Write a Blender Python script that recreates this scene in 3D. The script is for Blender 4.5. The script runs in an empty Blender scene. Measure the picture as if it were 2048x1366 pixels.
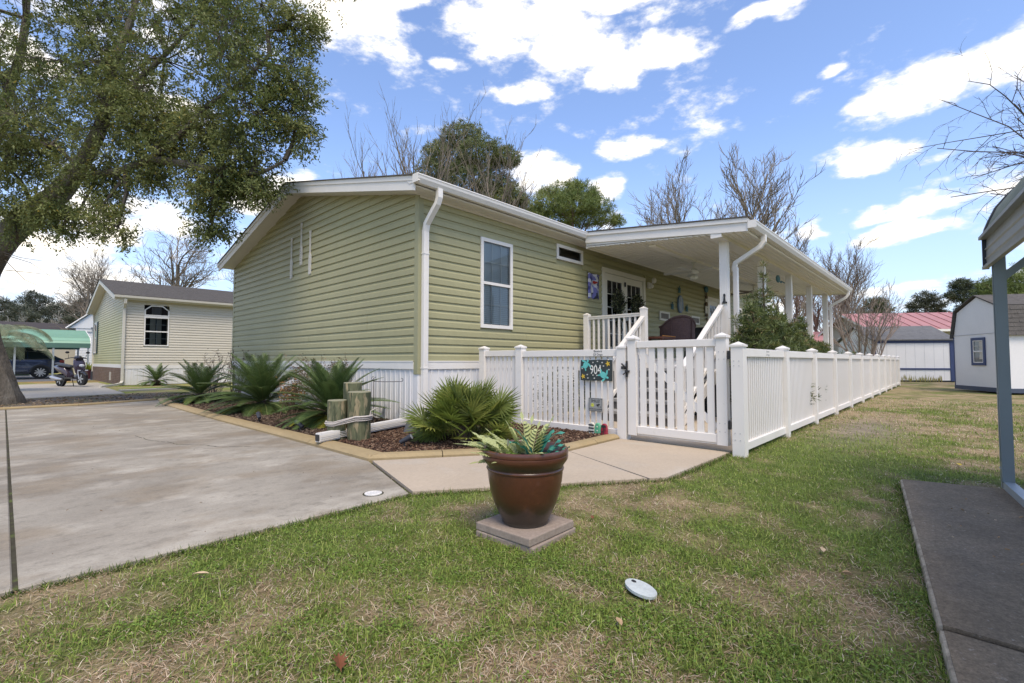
import bpy, math, random
import numpy as np
from mathutils import Matrix, Vector, Euler
random.seed(7); RNG = np.random.default_rng(11)
S = bpy.context.scene
COL = S.collection
PI = math.pi

# ---------------------------------------------------------------- camera
cam_d = bpy.data.cameras.new('camera'); cam = bpy.data.objects.new('camera', cam_d); COL.objects.link(cam)
S.camera = cam
cam.location = (-4.245, -5.890, 1.0)
cam.rotation_euler = (math.radians(90 + 2.358), 0, math.radians(-47.03))
cam_d.sensor_width = 36; cam_d.lens = 16.647; cam_d.clip_start = 0.05; cam_d.clip_end = 3000

# ---------------------------------------------------------------- sun, sky, exposure
SUN_AZ, SUN_EL = math.radians(212), math.radians(60)      # azimuth clockwise from +Y
sun_dir = Vector((math.sin(SUN_AZ) * math.cos(SUN_EL), math.cos(SUN_AZ) * math.cos(SUN_EL), math.sin(SUN_EL)))
sd = bpy.data.lights.new('sun', 'SUN'); sun = bpy.data.objects.new('sun', sd); COL.objects.link(sun)
sd.energy = 3.2; sd.angle = math.radians(26); sd.color = (1, .87, .70)
sun.rotation_euler = sun_dir.to_track_quat('Z', 'Y').to_euler()
S.view_settings.view_transform = 'Standard'; S.view_settings.look = 'None'
S.view_settings.gamma = 1; S.view_settings.use_curve_mapping = False; S.view_settings.exposure = 0.21
S.cycles.max_bounces = 7; S.cycles.transparent_max_bounces = 12; S.cycles.diffuse_bounces = 4; S.cycles.glossy_bounces = 3
S.cycles.use_denoising = True
S.cycles.caustics_reflective = False; S.cycles.caustics_refractive = False

W = bpy.data.worlds.new('World'); S.world = W; W.use_nodes = True
wn, wl = W.node_tree.nodes, W.node_tree.links
wn.clear()
def N(t, **k):
    n = wn.new(t)
    for a, b in k.items(): setattr(n, a, b)
    return n
def M(op, a, b=None, c=None, clamp=False):
    n = N('ShaderNodeMath', operation=op, use_clamp=clamp)
    for i, v in enumerate((a, b, c)):
        if v is None: continue
        if isinstance(v, (int, float)): n.inputs[i].default_value = v
        else: wl.new(v, n.inputs[i])
    return n.outputs[0]
tc = N('ShaderNodeTexCoord'); V = tc.outputs['Generated']
sky = N('ShaderNodeTexSky', sky_type='NISHITA'); sky.sun_disc = False
sky.sun_elevation = SUN_EL; sky.sun_rotation = SUN_AZ; sky.air_density = 1.0; sky.dust_density = .6; sky.ozone_density = 3.0
hs = N('ShaderNodeHueSaturation'); hs.inputs['Saturation'].default_value = .92; hs.inputs['Value'].default_value = 1.0
wl.new(sky.outputs[0], hs.inputs['Color'])
tint = N('ShaderNodeMix', data_type='RGBA', blend_type='MULTIPLY'); tint.inputs['Factor'].default_value = 1; tint.inputs[7].default_value = (1.42, 1.48, 1.66, 1)
wl.new(hs.outputs[0], tint.inputs[6])
bg1 = N('ShaderNodeBackground'); bg1.inputs['Strength'].default_value = .15
wl.new(tint.outputs[2], bg1.inputs['Color'])
# clouds: the heap clouds stand at fixed compass directions, their edges broken up by noise
dr = N('ShaderNodeVectorMath', operation='DOT_PRODUCT'); wl.new(V, dr.inputs[0]); dr.inputs[1].default_value = (.6816, -.7318, 0)
sx = N('ShaderNodeSeparateXYZ'); wl.new(V, sx.inputs[0])
def noise(scale, detail, rough, zs=2.2, off=0.):
    mp = N('ShaderNodeMapping'); mp.inputs['Scale'].default_value = (1, 1, zs); mp.inputs['Location'].default_value = (off, off, 0)
    wl.new(V, mp.inputs[0])
    n = N('ShaderNodeTexNoise'); n.inputs['Scale'].default_value = scale; n.inputs['Detail'].default_value = detail; n.inputs['Roughness'].default_value = rough
    wl.new(mp.outputs[0], n.inputs['Vector']); return n
nA = noise(7, 3, .55); nB = noise(16, 7, .62, 2.2, 3.1); nC = noise(3.0, 4, .6, 2.4, 8.3)
sn = N('ShaderNodeSeparateColor'); wl.new(nA.outputs['Color'], sn.inputs[0])
s_ = M('ADD', dr.outputs['Value'], M('MULTIPLY', M('SUBTRACT', sn.outputs[0], .5), .075))
z_ = M('ADD', sx.outputs['Z'], M('MULTIPLY', M('SUBTRACT', sn.outputs[1], .5), .055))
CLOUDS = [(-0.279,0.577,0.100,0.045,1),(-0.19,0.615,0.07,0.016,.8),(0.014,0.588,0.131,0.044,1),(0.113,0.555,0.097,0.042,1),
 (0.15,0.61,0.11,0.02,1),(0.185,0.523,0.058,0.032,1),(0.266,0.536,0.078,0.022,1),(-0.021,0.615,0.08,0.02,.8),
 (-0.199,0.535,0.038,0.017,.55),(-0.112,0.536,0.024,0.01,.6),(0.006,0.501,0.058,0.018,.75),(0.216,0.405,0.052,0.019,1),
 (0.065,0.374,0.066,0.036,1.2),(0.183,0.347,0.036,0.026,.9),(0.408,0.553,0.052,0.014,.9),(0.628,0.409,0.078,0.034,1.2),
 (0.668,0.409,0.05,0.036,1.2),(0.59,0.396,0.058,0.030,1.2),(0.507,0.456,0.02,0.01,.8),(0.564,0.334,0.055,0.024,1.1),
 (0.632,0.307,0.02,0.01,.6),(0.629,0.205,0.055,0.020,1.2),(0.643,0.239,0.043,0.016,.9),(0.605,0.241,0.028,0.012,.7),
 (0.526,0.225,0.024,0.016,.8),(-0.399,0.323,0.045,0.028,1.1),(-0.447,0.291,0.05,0.036,1.1),(-0.705,0.177,0.06,0.034,.9),
 (-0.644,0.22,0.045,0.03,.9),(-0.578,0.243,0.055,0.026,.9),(-0.694,0.12,0.1,0.045,.7),(0.626,0.118,0.04,0.01,.5),
 (-0.664,0.413,0.04,0.03,.8),(-0.55,0.40,0.06,0.03,.6),(0.0,0.80,0.22,0.05,.9),(0.35,0.74,0.14,0.03,.9),(-0.45,0.72,0.15,0.04,.9),(0.85,0.30,0.08,0.03,1),(-0.9,0.3,0.07,0.04,1)]
acc = None
for (a, b, ra, rb, k) in CLOUDS:
    ra, rb = ra * 1.05, rb * 1.1
    dx = M('MULTIPLY_ADD', s_, 1 / ra, -a / ra); dz = M('MULTIPLY_ADD', z_, 1 / rb, -b / rb)
    r2 = M('MULTIPLY_ADD', dx, dx, M('MULTIPLY', dz, dz))
    v = M('MULTIPLY_ADD', r2, -.55 * k, .55 * k)
    acc = v if acc is None else M('MAXIMUM', acc, v)
gen = M('MULTIPLY_ADD', nC.outputs['Fac'], 2.2, -1.30)
acc = M('MAXIMUM', M('MAXIMUM', acc, -.5), gen)
dens = M('ADD', acc, M('MULTIPLY', M('SUBTRACT', nB.outputs['Fac'], .5), 1.7))
mr = N('ShaderNodeMapRange', interpolation_type='SMOOTHSTEP'); mr.inputs['From Min'].default_value = -.13; mr.inputs['From Max'].default_value = .42
wl.new(dens, mr.inputs['Value'])
# low haze: towards the horizon the blue pales
hz = N('ShaderNodeMapRange', interpolation_type='SMOOTHSTEP'); hz.inputs['From Min'].default_value = .42; hz.inputs['From Max'].default_value = -.02
hz.inputs['To Max'].default_value = .55
wl.new(sx.outputs['Z'], hz.inputs['Value'])
bg3 = N('ShaderNodeBackground'); bg3.inputs['Color'].default_value = (.64, .76, .98, 1); bg3.inputs['Strength'].default_value = .92
bg2 = N('ShaderNodeBackground'); bg2.inputs['Strength'].default_value = 2.15
cr = N('ShaderNodeMix', data_type='RGBA'); wl.new(M('MULTIPLY_ADD', dens, 1.0, -.05, clamp=True), cr.inputs['Factor'])
cr.inputs[6].default_value = (.445, .45, .47, 1); cr.inputs[7].default_value = (1.0, .89, .70, 1); wl.new(cr.outputs[2], bg2.inputs['Color'])
m1 = N('ShaderNodeMixShader'); wl.new(hz.outputs[0], m1.inputs[0]); wl.new(bg1.outputs[0], m1.inputs[1]); wl.new(bg3.outputs[0], m1.inputs[2])
m2 = N('ShaderNodeMixShader'); wl.new(M('MULTIPLY', mr.outputs[0], .97), m2.inputs[0]); wl.new(m1.outputs[0], m2.inputs[1]); wl.new(bg2.outputs[0], m2.inputs[2])
wo = N('ShaderNodeOutputWorld'); wl.new(m2.outputs[0], wo.inputs[0])
W.cycles.sampling_method = 'MANUAL'; W.cycles.sample_map_resolution = 512

# ---------------------------------------------------------------- materials
MATS = {}
def mat(name, col, rough=.6, spec=.4, metal=0., noise=None, noise2=None, bump=None, col2=None, attr=None, transl=0., emit=None, coat=0., coords='Object', stretch=(1, 1, 1)):
    """noise=(scale, amount) value variation; noise2=(scale, lo, hi, colour) second colour laid over by a thresholded noise; bump=(scale, strength, distance)"""
    if name in MATS: return MATS[name]
    m = bpy.data.materials.new(name); m.use_nodes = True
    nt = m.node_tree; n, l = nt.nodes, nt.links; b = n['Principled BSDF']; out = n['Material Output']
    b.inputs['Roughness'].default_value = rough; b.inputs['Metallic'].default_value = metal
    b.inputs['Specular IOR Level'].default_value = spec; b.inputs['Coat Weight'].default_value = coat
    tcn = n.new('ShaderNodeTexCoord'); mp = n.new('ShaderNodeMapping'); l.new(tcn.outputs[coords], mp.inputs[0]); mp.inputs['Scale'].default_value = stretch
    if attr:
        a = n.new('ShaderNodeAttribute'); a.attribute_name = attr; cur = a.outputs['Color']
    else:
        r = n.new('ShaderNodeRGB'); r.outputs[0].default_value = (*col, 1); cur = r.outputs[0]
    def mixc(fac, c1, c2, mode='MIX'):
        x = n.new('ShaderNodeMix'); x.data_type = 'RGBA'; x.blend_type = mode
        if isinstance(fac, float): x.inputs[0].default_value = fac
        else: l.new(fac, x.inputs[0])
        l.new(c1, x.inputs[6])
        if isinstance(c2, tuple): x.inputs[7].default_value = (*c2, 1)
        else: l.new(c2, x.inputs[7])
        return x.outputs[2]
    def tex(scale, detail=5, ro=.6):
        t = n.new('ShaderNodeTexNoise'); t.inputs['Scale'].default_value = scale; t.inputs['Detail'].default_value = detail; t.inputs['Roughness'].default_value = ro
        l.new(mp.outputs[0], t.inputs['Vector']); return t.outputs['Fac']
    def rng(v, a, b_, c, d):
        q = n.new('ShaderNodeMapRange'); q.inputs[1].default_value = a; q.inputs[2].default_value = b_; q.inputs[3].default_value = c; q.inputs[4].default_value = d
        l.new(v, q.inputs[0]); return q.outputs[0]
    if col2:
        for (sc, lo, hi, cc, amt) in (col2 if isinstance(col2, list) else [col2]):
            cur = mixc(rng(tex(sc), lo, hi, 0, amt), cur, cc)
    if noise:
        for (sc, amt) in (noise if isinstance(noise, list) else [noise]):
            v = rng(tex(sc), .25, .75, 1 - amt, 1 + amt)
            cmb = n.new('ShaderNodeCombineColor')
            for i in range(3): l.new(v, cmb.inputs[i])
            cur = mixc(1.0, cur, cmb.outputs[0], 'MULTIPLY')
    l.new(cur, b.inputs['Base Color'])
    if bump:
        bn = n.new('ShaderNodeBump'); bn.inputs['Strength'].default_value = bump[1]; bn.inputs['Distance'].default_value = bump[2]
        l.new(tex(bump[0], 6, .65), bn.inputs['Height']); l.new(bn.outputs[0], b.inputs['Normal'])
    if transl:
        t = n.new('ShaderNodeBsdfTranslucent'); l.new(cur, t.inputs['Color'])
        ms = n.new('ShaderNodeMixShader'); ms.inputs[0].default_value = transl
        l.new(b.outputs[0], ms.inputs[1]); l.new(t.outputs[0], ms.inputs[2]); l.new(ms.outputs[0], out.inputs[0])
    MATS[name] = m
    return m
def glass_mat(name, tint=(.75, .8, .82), ior=1.5, rough=.0):
    m = bpy.data.materials.new(name); m.use_nodes = True; nt = m.node_tree; n, l = nt.nodes, nt.links
    n.remove(n['Principled BSDF']); t = n.new('ShaderNodeBsdfTransparent'); t.inputs[0].default_value = (*tint, 1)
    g = n.new('ShaderNodeBsdfGlossy'); g.inputs['Roughness'].default_value = rough; g.inputs['Color'].default_value = (.95, .97, 1, 1)
    f = n.new('ShaderNodeFresnel'); f.inputs[0].default_value = ior
    x = n.new('ShaderNodeMixShader'); l.new(f.outputs[0], x.inputs[0]); l.new(t.outputs[0], x.inputs[1]); l.new(g.outputs[0], x.inputs[2])
    l.new(x.outputs[0], n['Material Output'].inputs[0]); MATS[name] = m; return m

white = mat('white_vinyl', (.73, .70, .655), .38, .4, noise=(1.3, .03))
white2 = mat('white_trim_paint', (.72, .69, .64), .5, .35, noise=[(2., .04), (9., .02)])
fence_m = mat('white_fence_vinyl', (.735, .70, .65), .36, .4, noise=(.9, .04), col2=[(1.2, .55, .75, (.60, .56, .48), .4), (7., .64, .8, (.42, .40, .33), .35)])
sage = mat('sage_vinyl_siding', (.345, .325, .18), .5, .35, noise=[(.6, .09), (14., .05)])
sage_trim = mat('sage_corner_trim', (.31, .30, .175), .5, .35, noise=(2., .04))
skirt_m = mat('white_skirting_metal', (.69, .68, .665), .42, .4, noise=(1.5, .04))
shingle = mat('dark_roof_shingle', (.098, .09, .082), .92, .2, noise=[(9., .25), (60., .35)], bump=(70., .6, .01))
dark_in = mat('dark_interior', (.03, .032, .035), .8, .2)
blind_m = mat('white_blind_slat', (.62, .66, .68), .5)
curtain_m = mat('cream_curtain', (.62, .58, .50), .8, noise=(9., .1), transl=.2)
glass = glass_mat('window_glass', (.80, .85, .86))
glass_dk = glass_mat('dark_window_glass', (.42, .44, .46))
black_metal = mat('black_metal', (.02, .02, .022), .45, .5)
black_plastic = mat('black_plastic', (.028, .028, .03), .5, .45)
concrete = mat('driveway_concrete', (.30, .27, .22), .88, .25, noise=[(.9, .12), (5., .08), (60., .16), (170., .14)],
               col2=[(.7, .46, .60, (.20, .175, .14), .75), (2.1, .50, .66, (.45, .41, .34), .55), (1.5, .48, .62, (.22, .175, .12), .6), (14., .54, .68, (.17, .15, .12), .5), (60., .60, .70, (.14, .125, .10), .6)], bump=(120., .35, .004), coords='Generated' and 'Object', stretch=(.8, 1.1, 1))
walk_m = mat('sidewalk_concrete', (.41, .338, .255), .85, .25, noise=[(1.2, .08), (40., .08), (150., .08)], col2=[(1.6, .52, .74, (.35, .31, .26), .5), (.8, .55, .7, (.52, .48, .41), .5)], bump=(110., .2, .003))
slab_m = mat('weathered_slab_concrete', (.20, .152, .10), .9, .25, noise=[(1.5, .22), (9., .16), (60., .3), (160., .35)],
             col2=[(2.6, .55, .8, (.30, .25, .165), .6), (38., .63, .74, (.46, .41, .34), .55), (.9, .5, .8, (.14, .12, .10), .6)], bump=(140., .5, .004))
slab_edge = mat('bleached_slab_edge', (.40, .34, .255), .9, .2, noise=[(8., .2), (90., .25)], col2=(11., .44, .58, (.21, .175, .13), .9), bump=(80., .5, .004))
joint_m = mat('mossy_joint_soil', (.055, .05, .035), .95, .1, noise=(20., .3), col2=(9., .55, .7, (.10, .13, .035), .8))
kerb_m = mat('tan_timber_kerb', (.31, .235, .125), .8, .25, noise=[(3., .1), (30., .1)], col2=[(5., .55, .75, (.27, .215, .125), .6), (1.2, .5, .7, (.38, .30, .185), .5)], bump=(40., .35, .004), stretch=(1, .25, 1))
soil_m = mat('soil', (.10, .078, .06), .95, .1, noise=[(3., .2), (25., .3)], bump=(30., .6, .02))
mulch_base = mat('mulch_base', (.062, .038, .027), .95, .1, noise=[(12., .35), (50., .4)], bump=(60., .8, .02))
mulch_m = mat('mulch_chips', (.1, .06, .04), .9, .2, attr='Col')
leafm = mat('oak_leaf', (.1, .12, .04), .5, .3, attr='Col', transl=.35)
green_leaf = mat('green_foliage', (.1, .12, .04), .5, .4, attr='Col', transl=.25)
sago_m = mat('sago_frond', (.035, .075, .03), .45, .35, attr='Col', transl=.25)
palm_m = mat('fan_palm_frond', (.12, .17, .035), .55, .35, attr='Col', transl=.3)
grass_m = mat('grass_blade', (.1, .2, .03), .6, .2, attr='Col', transl=.3)
bark = mat('oak_bark', (.125, .108, .088), .95, .15, noise=[(6., .2), (30., .3)], col2=(3., .5, .7, (.19, .18, .155), .6), bump=(22., 1.0, .05), stretch=(1, 1, .35))
bark_far = mat('grey_bark', (.20, .168, .13), .95, .15, noise=(3., .2))
bark_red = mat('reddish_bark', (.23, .155, .12), .95, .15, noise=(3., .2))
pine_bark = mat('pine_bark', (.17, .13, .105), .95, .15, noise=(3., .2))

# ---------------------------------------------------------------- builders
class MB:
    def __init__(s): s.v = []; s.f = []; s.c = []
    def add(s, vs, fs):
        o = len(s.v); s.v += [tuple(p) for p in vs]; s.f += [tuple(i + o for i in f) for f in fs]; return s
    def box(s, x0, x1, y0, y1, z0, z1):
        return s.add([(x0,y0,z0),(x1,y0,z0),(x1,y1,z0),(x0,y1,z0),(x0,y0,z1),(x1,y0,z1),(x1,y1,z1),(x0,y1,z1)],
                     [(0,3,2,1),(4,5,6,7),(0,1,5,4),(1,2,6,5),(2,3,7,6),(3,0,4,7)])
    def prism(s, ring0, ring1):
        n = len(ring0)
        return s.add(list(ring0) + list(ring1), [tuple(range(n))[::-1], tuple(range(n, 2*n))] + [(i, (i+1) % n, n + (i+1) % n, n + i) for i in range(n)])
    def extX(s, prof, x0, x1): return s.prism([(x0, y, z) for y, z in prof], [(x1, y, z) for y, z in prof])
    def extY(s, prof, y0, y1): return s.prism([(x, y0, z) for x, z in prof], [(x, y1, z) for x, z in prof])
    def extZ(s, prof, z0, z1): return s.prism([(x, y, z0) for x, y in prof], [(x, y, z1) for x, y in prof])
    def cap(s, x, y, hw, z, h=.05, o=.012):     # pyramid post cap
        s.box(x-hw-o, x+hw+o, y-hw-o, y+hw+o, z, z+.022)
        w = hw + o*.6
        return s.add([(x-w,y-w,z+.022),(x+w,y-w,z+.022),(x+w,y+w,z+.022),(x-w,y+w,z+.022),(x,y,z+.022+h)], [(0,1,4),(1,2,4),(2,3,4),(3,0,4),(0,3,2,1)])
    def tube(s, pts, rad, n=8, caps=True):
        pts = [Vector(p) for p in pts]; k = len(pts)
        if not hasattr(rad, '__len__'): rad = [rad] * k
        o = len(s.v); up = None
        for i, p in enumerate(pts):
            d = (pts[min(i+1, k-1)] - pts[max(i-1, 0)])
            d = d.normalized() if d.length > 1e-9 else Vector((0, 0, 1))
            if up is None: up = Vector((0, 0, 1)) if abs(d.z) < .9 else Vector((1, 0, 0))
            a = d.cross(up).normalized(); b = a.cross(d).normalized(); up = b
            for j in range(n):
                t = 2*PI*j/n; q = p + (a*math.cos(t) + b*math.sin(t)) * rad[i]; s.v.append((q.x, q.y, q.z))
        for i in range(k-1):
            for j in range(n): s.f.append((o+i*n+j, o+i*n+(j+1) % n, o+(i+1)*n+(j+1) % n, o+(i+1)*n+j))
        if caps: s.f.append(tuple(o+j for j in range(n))[::-1]); s.f.append(tuple(o+(k-1)*n+j for j in range(n)))
        return s
    def rtube(s, pts, w, h, side=Vector((0, 1, 0))):        # rectangular pipe along a path
        pts = [Vector(p) for p in pts]; k = len(pts); o = len(s.v)
        for i, p in enumerate(pts):
            d = (pts[min(i+1, k-1)] - pts[max(i-1, 0)]).normalized()
            a = (side - d * side.dot(d)).normalized(); b = d.cross(a).normalized()
            for (u, v) in ((-1,-1),(1,-1),(1,1),(-1,1)):
                q = p + a*(u*w/2) + b*(v*h/2); s.v.append((q.x, q.y, q.z))
        for i in range(k-1):
            for j in range(4): s.f.append((o+i*4+j, o+i*4+(j+1) % 4, o+(i+1)*4+(j+1) % 4, o+(i+1)*4+j))
        s.f.append((o, o+1, o+2, o+3)); s.f.append(tuple(o+(k-1)*4+j for j in range(4))[::-1]); return s
    def lathe(s, prof, n=32, c=(0, 0, 0)):
        o = len(s.v); k = len(prof)
        for r, z in prof:
            for j in range(n): t = 2*PI*j/n; s.v.append((c[0]+r*math.cos(t), c[1]+r*math.sin(t), c[2]+z))
        for i in range(k-1):
            for j in range(n): s.f.append((o+i*n+j, o+i*n+(j+1) % n, o+(i+1)*n+(j+1) % n, o+(i+1)*n+j))
        s.f.append(tuple(o+j for j in range(n))[::-1]); s.f.append(tuple(o+(k-1)*n+j for j in range(n)))
        return s
    def ball(s, c, r, n=10, sc=(1, 1, 1)):
        o = len(s.v); k = n//2
        for i in range(k+1):
            ph = -PI/2 + PI*i/k
            for j in range(n):
                t = 2*PI*j/n; s.v.append((c[0]+r*sc[0]*math.cos(ph)*math.cos(t), c[1]+r*sc[1]*math.cos(ph)*math.sin(t), c[2]+r*sc[2]*math.sin(ph)))
        for i in range(k):
            for j in range(n): s.f.append((o+i*n+j, o+i*n+(j+1) % n, o+(i+1)*n+(j+1) % n, o+(i+1)*n+j))
        return s
    def mesh(s, name, m, smooth=False):
        me = bpy.data.meshes.new(name); me.from_pydata(s.v, [], s.f); me.validate(verbose=False)
        if s.c:
            at = me.color_attributes.new('Col', 'FLOAT_COLOR', 'POINT'); at.data.foreach_set('color', np.array([(*c[:3], 1) for c in s.c], 'f').ravel())
        ms = m if isinstance(m, (list, tuple)) else [m]
        for q in ms: me.materials.append(q)
        if smooth:
            me.shade_smooth(); me.set_sharp_from_angle(angle=math.radians(38))
        return me
def link(name, me, parent=None, loc=None, rz=0., rot=None, scale=None):
    o = bpy.data.objects.new(name, me); COL.objects.link(o)
    if parent is not None: o.parent = parent
    if loc is not None: o.location = loc
    if rot is not None: o.rotation_euler = rot
    elif rz: o.rotation_euler = (0, 0, rz)
    if scale is not None: o.scale = (scale,)*3 if isinstance(scale, (int, float)) else scale
    return o
def part(name, mb, m, parent=None, smooth=False, **k):
    o = link(name, mb.mesh(name, m, smooth), parent, **k); return o
def tag(o, label, cat, group=None):
    o['label'] = label; o['category'] = cat
    if group: o['group'] = group
    return o
def thing(name, label, cat, loc=(0, 0, 0), rz=0., group=None):
    o = bpy.data.objects.new(name, None); COL.objects.link(o); o.location = loc; o.rotation_euler = (0, 0, rz)
    o.empty_display_size = .1
    return tag(o, label, cat, group)
def struct(name, mb, m, label=None, smooth=False):
    o = part(name, mb, m, smooth=smooth); o['kind'] = 'structure'
    if label: o['label'] = label
    return o
def np_mesh(name, verts, faces, m, cols=None, smooth=False):
    """verts (N,3), faces (F,k) with one k"""
    me = bpy.data.meshes.new(name); nv, nf, k = len(verts), len(faces), faces.shape[1]
    me.vertices.add(nv); me.vertices.foreach_set('co', np.ascontiguousarray(verts, 'f').ravel())
    me.loops.add(nf*k); me.loops.foreach_set('vertex_index', np.ascontiguousarray(faces, 'i').ravel())
    me.polygons.add(nf); me.polygons.foreach_set('loop_start', np.arange(0, nf*k, k, dtype='i')); me.polygons.foreach_set('loop_total', np.full(nf, k, 'i'))
    me.update(calc_edges=True)
    if cols is not None:
        at = me.color_attributes.new('Col', 'FLOAT_COLOR', 'POINT')
        c4 = np.ones((nv, 4), 'f'); c4[:, :3] = cols; at.data.foreach_set('color', c4.ravel())
    me.materials.append(m)
    if smooth: me.shade_smooth()
    return me
def unit(a): return a / np.maximum(np.linalg.norm(a, axis=-1, keepdims=True), 1e-9)
def leaves(P, D, Nn, L, Wd, C, tipc=None, bend=0.0):
    """one folded diamond per point: P base, D direction, Nn rough normal, L length, Wd width, C colour"""
    D = unit(D); side = unit(np.cross(D, Nn)); up = np.cross(side, D)
    L = np.asarray(L)[:, None]; Wd = np.asarray(Wd)[:, None]
    v = np.stack([P, P + D*L*.5 + side*Wd*.5 + up*L*bend*.5, P + D*L - up*L*bend*.2, P + D*L*.5 - side*Wd*.5 + up*L*bend*.5], 1).reshape(-1, 3)
    n = len(P); f = (np.arange(n)[:, None]*4 + np.array([0, 1, 2, 3])[None])
    c = np.repeat(C, 4, axis=0)
    return v, f, c
def vnoise(x, y, s, seed=0):
    r = np.random.default_rng(seed).random((64, 64)); X = np.asarray(x)/s; Y = np.asarray(y)/s
    xi = np.floor(X).astype(int); yi = np.floor(Y).astype(int); fx = X-xi; fy = Y-yi; fx = fx*fx*(3-2*fx); fy = fy*fy*(3-2*fy)
    g = lambda a, b: r[a % 64, b % 64]
    return (g(xi, yi)*(1-fx)+g(xi+1, yi)*fx)*(1-fy)+(g(xi, yi+1)*(1-fx)+g(xi+1, yi+1)*fx)*fy
def inpoly(x, y, poly):
    r = np.zeros(len(x), bool); n = len(poly)
    for i in range(n):
        x0, y0 = poly[i]; x1, y1 = poly[(i+1) % n]
        if y0 == y1: continue
        c = ((y0 > y) != (y1 > y)) & (x < (x1-x0)*(y-y0)/(y1-y0)+x0); r ^= c
    return r
def text(body, size, m, parent, loc, rot, name='lettering', extrude=.001, align='CENTER', sx=1.):
    cu = bpy.data.curves.new(name, 'FONT'); cu.body = body; cu.size = size; cu.extrude = extrude; cu.align_x = align; cu.align_y = 'CENTER'
    cu.materials.append(m); cu.resolution_u = 4
    t = bpy.data.objects.new('t', cu); COL.objects.link(t)
    me = bpy.data.meshes.new_from_object(t.evaluated_get(bpy.context.evaluated_depsgraph_get())); me.name = name
    bpy.data.objects.remove(t)
    if not me.materials: me.materials.append(m)
    o = bpy.data.objects.new(name, me); COL.objects.link(o); o.parent = parent; o.location = loc; o.rotation_euler = rot; o.scale = (sx, 1, 1)
    return o
ROT_W = Matrix(((0, 0, -1), (-1, 0, 0), (0, 1, 0))).to_euler()     # lettering facing -X
ROT_S = Euler((PI/2, 0, 0))                                         # lettering facing -Y
# ================================================================ GROUND
def sheet(poly, z, name, m, label=None, thick=None):
    mb = MB()
    if thick: mb.extZ(poly, z - thick, z)
    else: mb.add([(x, y, z) for x, y in poly], [tuple(range(len(poly)))])
    return struct(name, mb, m, label)
def lawn_mat(name, far):
    m = bpy.data.materials.new(name); m.use_nodes = True; nt = m.node_tree; n, l = nt.nodes, nt.links; b = n['Principled BSDF']
    b.inputs['Roughness'].default_value = .95; b.inputs['Specular IOR Level'].default_value = .1
    t = n.new('ShaderNodeTexCoord')
    def tx(s, d=5, r=.6):
        q = n.new('ShaderNodeTexNoise'); q.inputs['Scale'].default_value = s; q.inputs['Detail'].default_value = d; q.inputs['Roughness'].default_value = r; l.new(t.outputs['Object'], q.inputs['Vector']); return q.outputs['Fac']
    def ramp(f, st):
        q = n.new('ShaderNodeValToRGB'); e = q.color_ramp.elements
        e[0].position, e[0].color = st[0][0], (*st[0][1], 1); e[1].position, e[1].color = st[-1][0], (*st[-1][1], 1)
        for p, c in st[1:-1]: x = e.new(p); x.color = (*c, 1)
        l.new(f, q.inputs[0]); return q.outputs[0]
    big = ramp(tx(.55, 6, .65), [(.36, (.16, .22, .045)), (.48, (.24, .25, .075)), (.57, (.34, .28, .145)), (.72, (.26, .19, .11))] if far else
               [(.36, (.05, .085, .018)), (.5, (.085, .10, .03)), (.62, (.16, .13, .07)), (.72, (.12, .095, .06))])
    sm = tx(34, 4, .7)
    x = n.new('ShaderNodeMix'); x.data_type = 'RGBA'; x.blend_type = 'MULTIPLY'; x.inputs[0].default_value = 1
    l.new(big, x.inputs[6]); l.new(ramp(sm, [(.3, (.6, .6, .6)), (.7, (1.35, 1.35, 1.3))]), x.inputs[7]); l.new(x.outputs[2], b.inputs['Base Color'])
    bn = n.new('ShaderNodeBump'); bn.inputs['Strength'].default_value = .8; bn.inputs['Distance'].default_value = .03; l.new(tx(60, 4, .7), bn.inputs['Height']); l.new(bn.outputs[0], b.inputs['Normal'])
    return m
lawnbase = lawn_mat('lawn_thatch', True)
DRIVE = [(-9.5, -2.95), (-2.18, -2.93), (-1.80, -1.72), (-1.80, -.4), (-1.82, 3.9), (-1.78, 7.4), (-1.55, 8.6), (-3.1, 8.02), (-4.3, 8.02), (-9.5, 8.1)]
WALK = [(-2.172, -2.926), (-1.73, -3.24), (-1.13, -3.66), (-.46, -4.12), (1.03, -4.13), (1.03, -2.83), (-.10, -2.84), (-1.79, -1.715)]
NBDRIVE = [(-3.95, 22.2), (-9.5, 22.6), (-9.5, 11.9), (-3.72, 11.92), (-1.7, 12.5), (-1.62, 18.6), (-1.3, 19.5), (-1.3, 22.6)]
gr = MB(); g_ = 24
xs = np.linspace(-60, 260, 41); ys = np.linspace(-150, 260, 41)
gr.add([(-900, -900, 0), (900, -900, 0), (900, 900, 0), (-900, 900, 0)], [(0, 1, 2, 3)])
struct('ground', gr, lawnbase, 'short winter lawn, part green and part straw brown')
sheet([(-9.5, 8.1), (-1.2, 8.3), (-.2, 8.5), (-.2, 11.0), (-.5, 12.6), (-3.7, 11.9), (-9.5, 11.9)], .004, 'soil_bed', mat('grey_soil', (.135, .112, .09), .95, .1, noise=[(2., .2), (22., .3)], col2=(1.3, .5, .62, (.12, .125, .05), .6), bump=(40., .6, .02)), 'bare grey brown soil strip under the oak')
sheet([(-9.5, 24.6), (3, 24.6), (3, 26.6), (-9.5, 26.6)], .006, 'verge', mat('orange_leaf_litter', (.30, .19, .085), .95, .1, noise=[(1.2, .2), (18., .3)], col2=(.8, .48, .6, (.13, .17, .04), .8)), 'leaf strewn verge in front of the green carport')
sheet([(-60, 26.6), (3, 26.6), (3, 42), (-60, 42)], .008, 'road', mat('grey_asphalt', (.13, .13, .135), .9, .2, noise=(4., .1)), 'grey paving below the parked car')
LAWN_NEAR_HERE = 1
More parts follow.
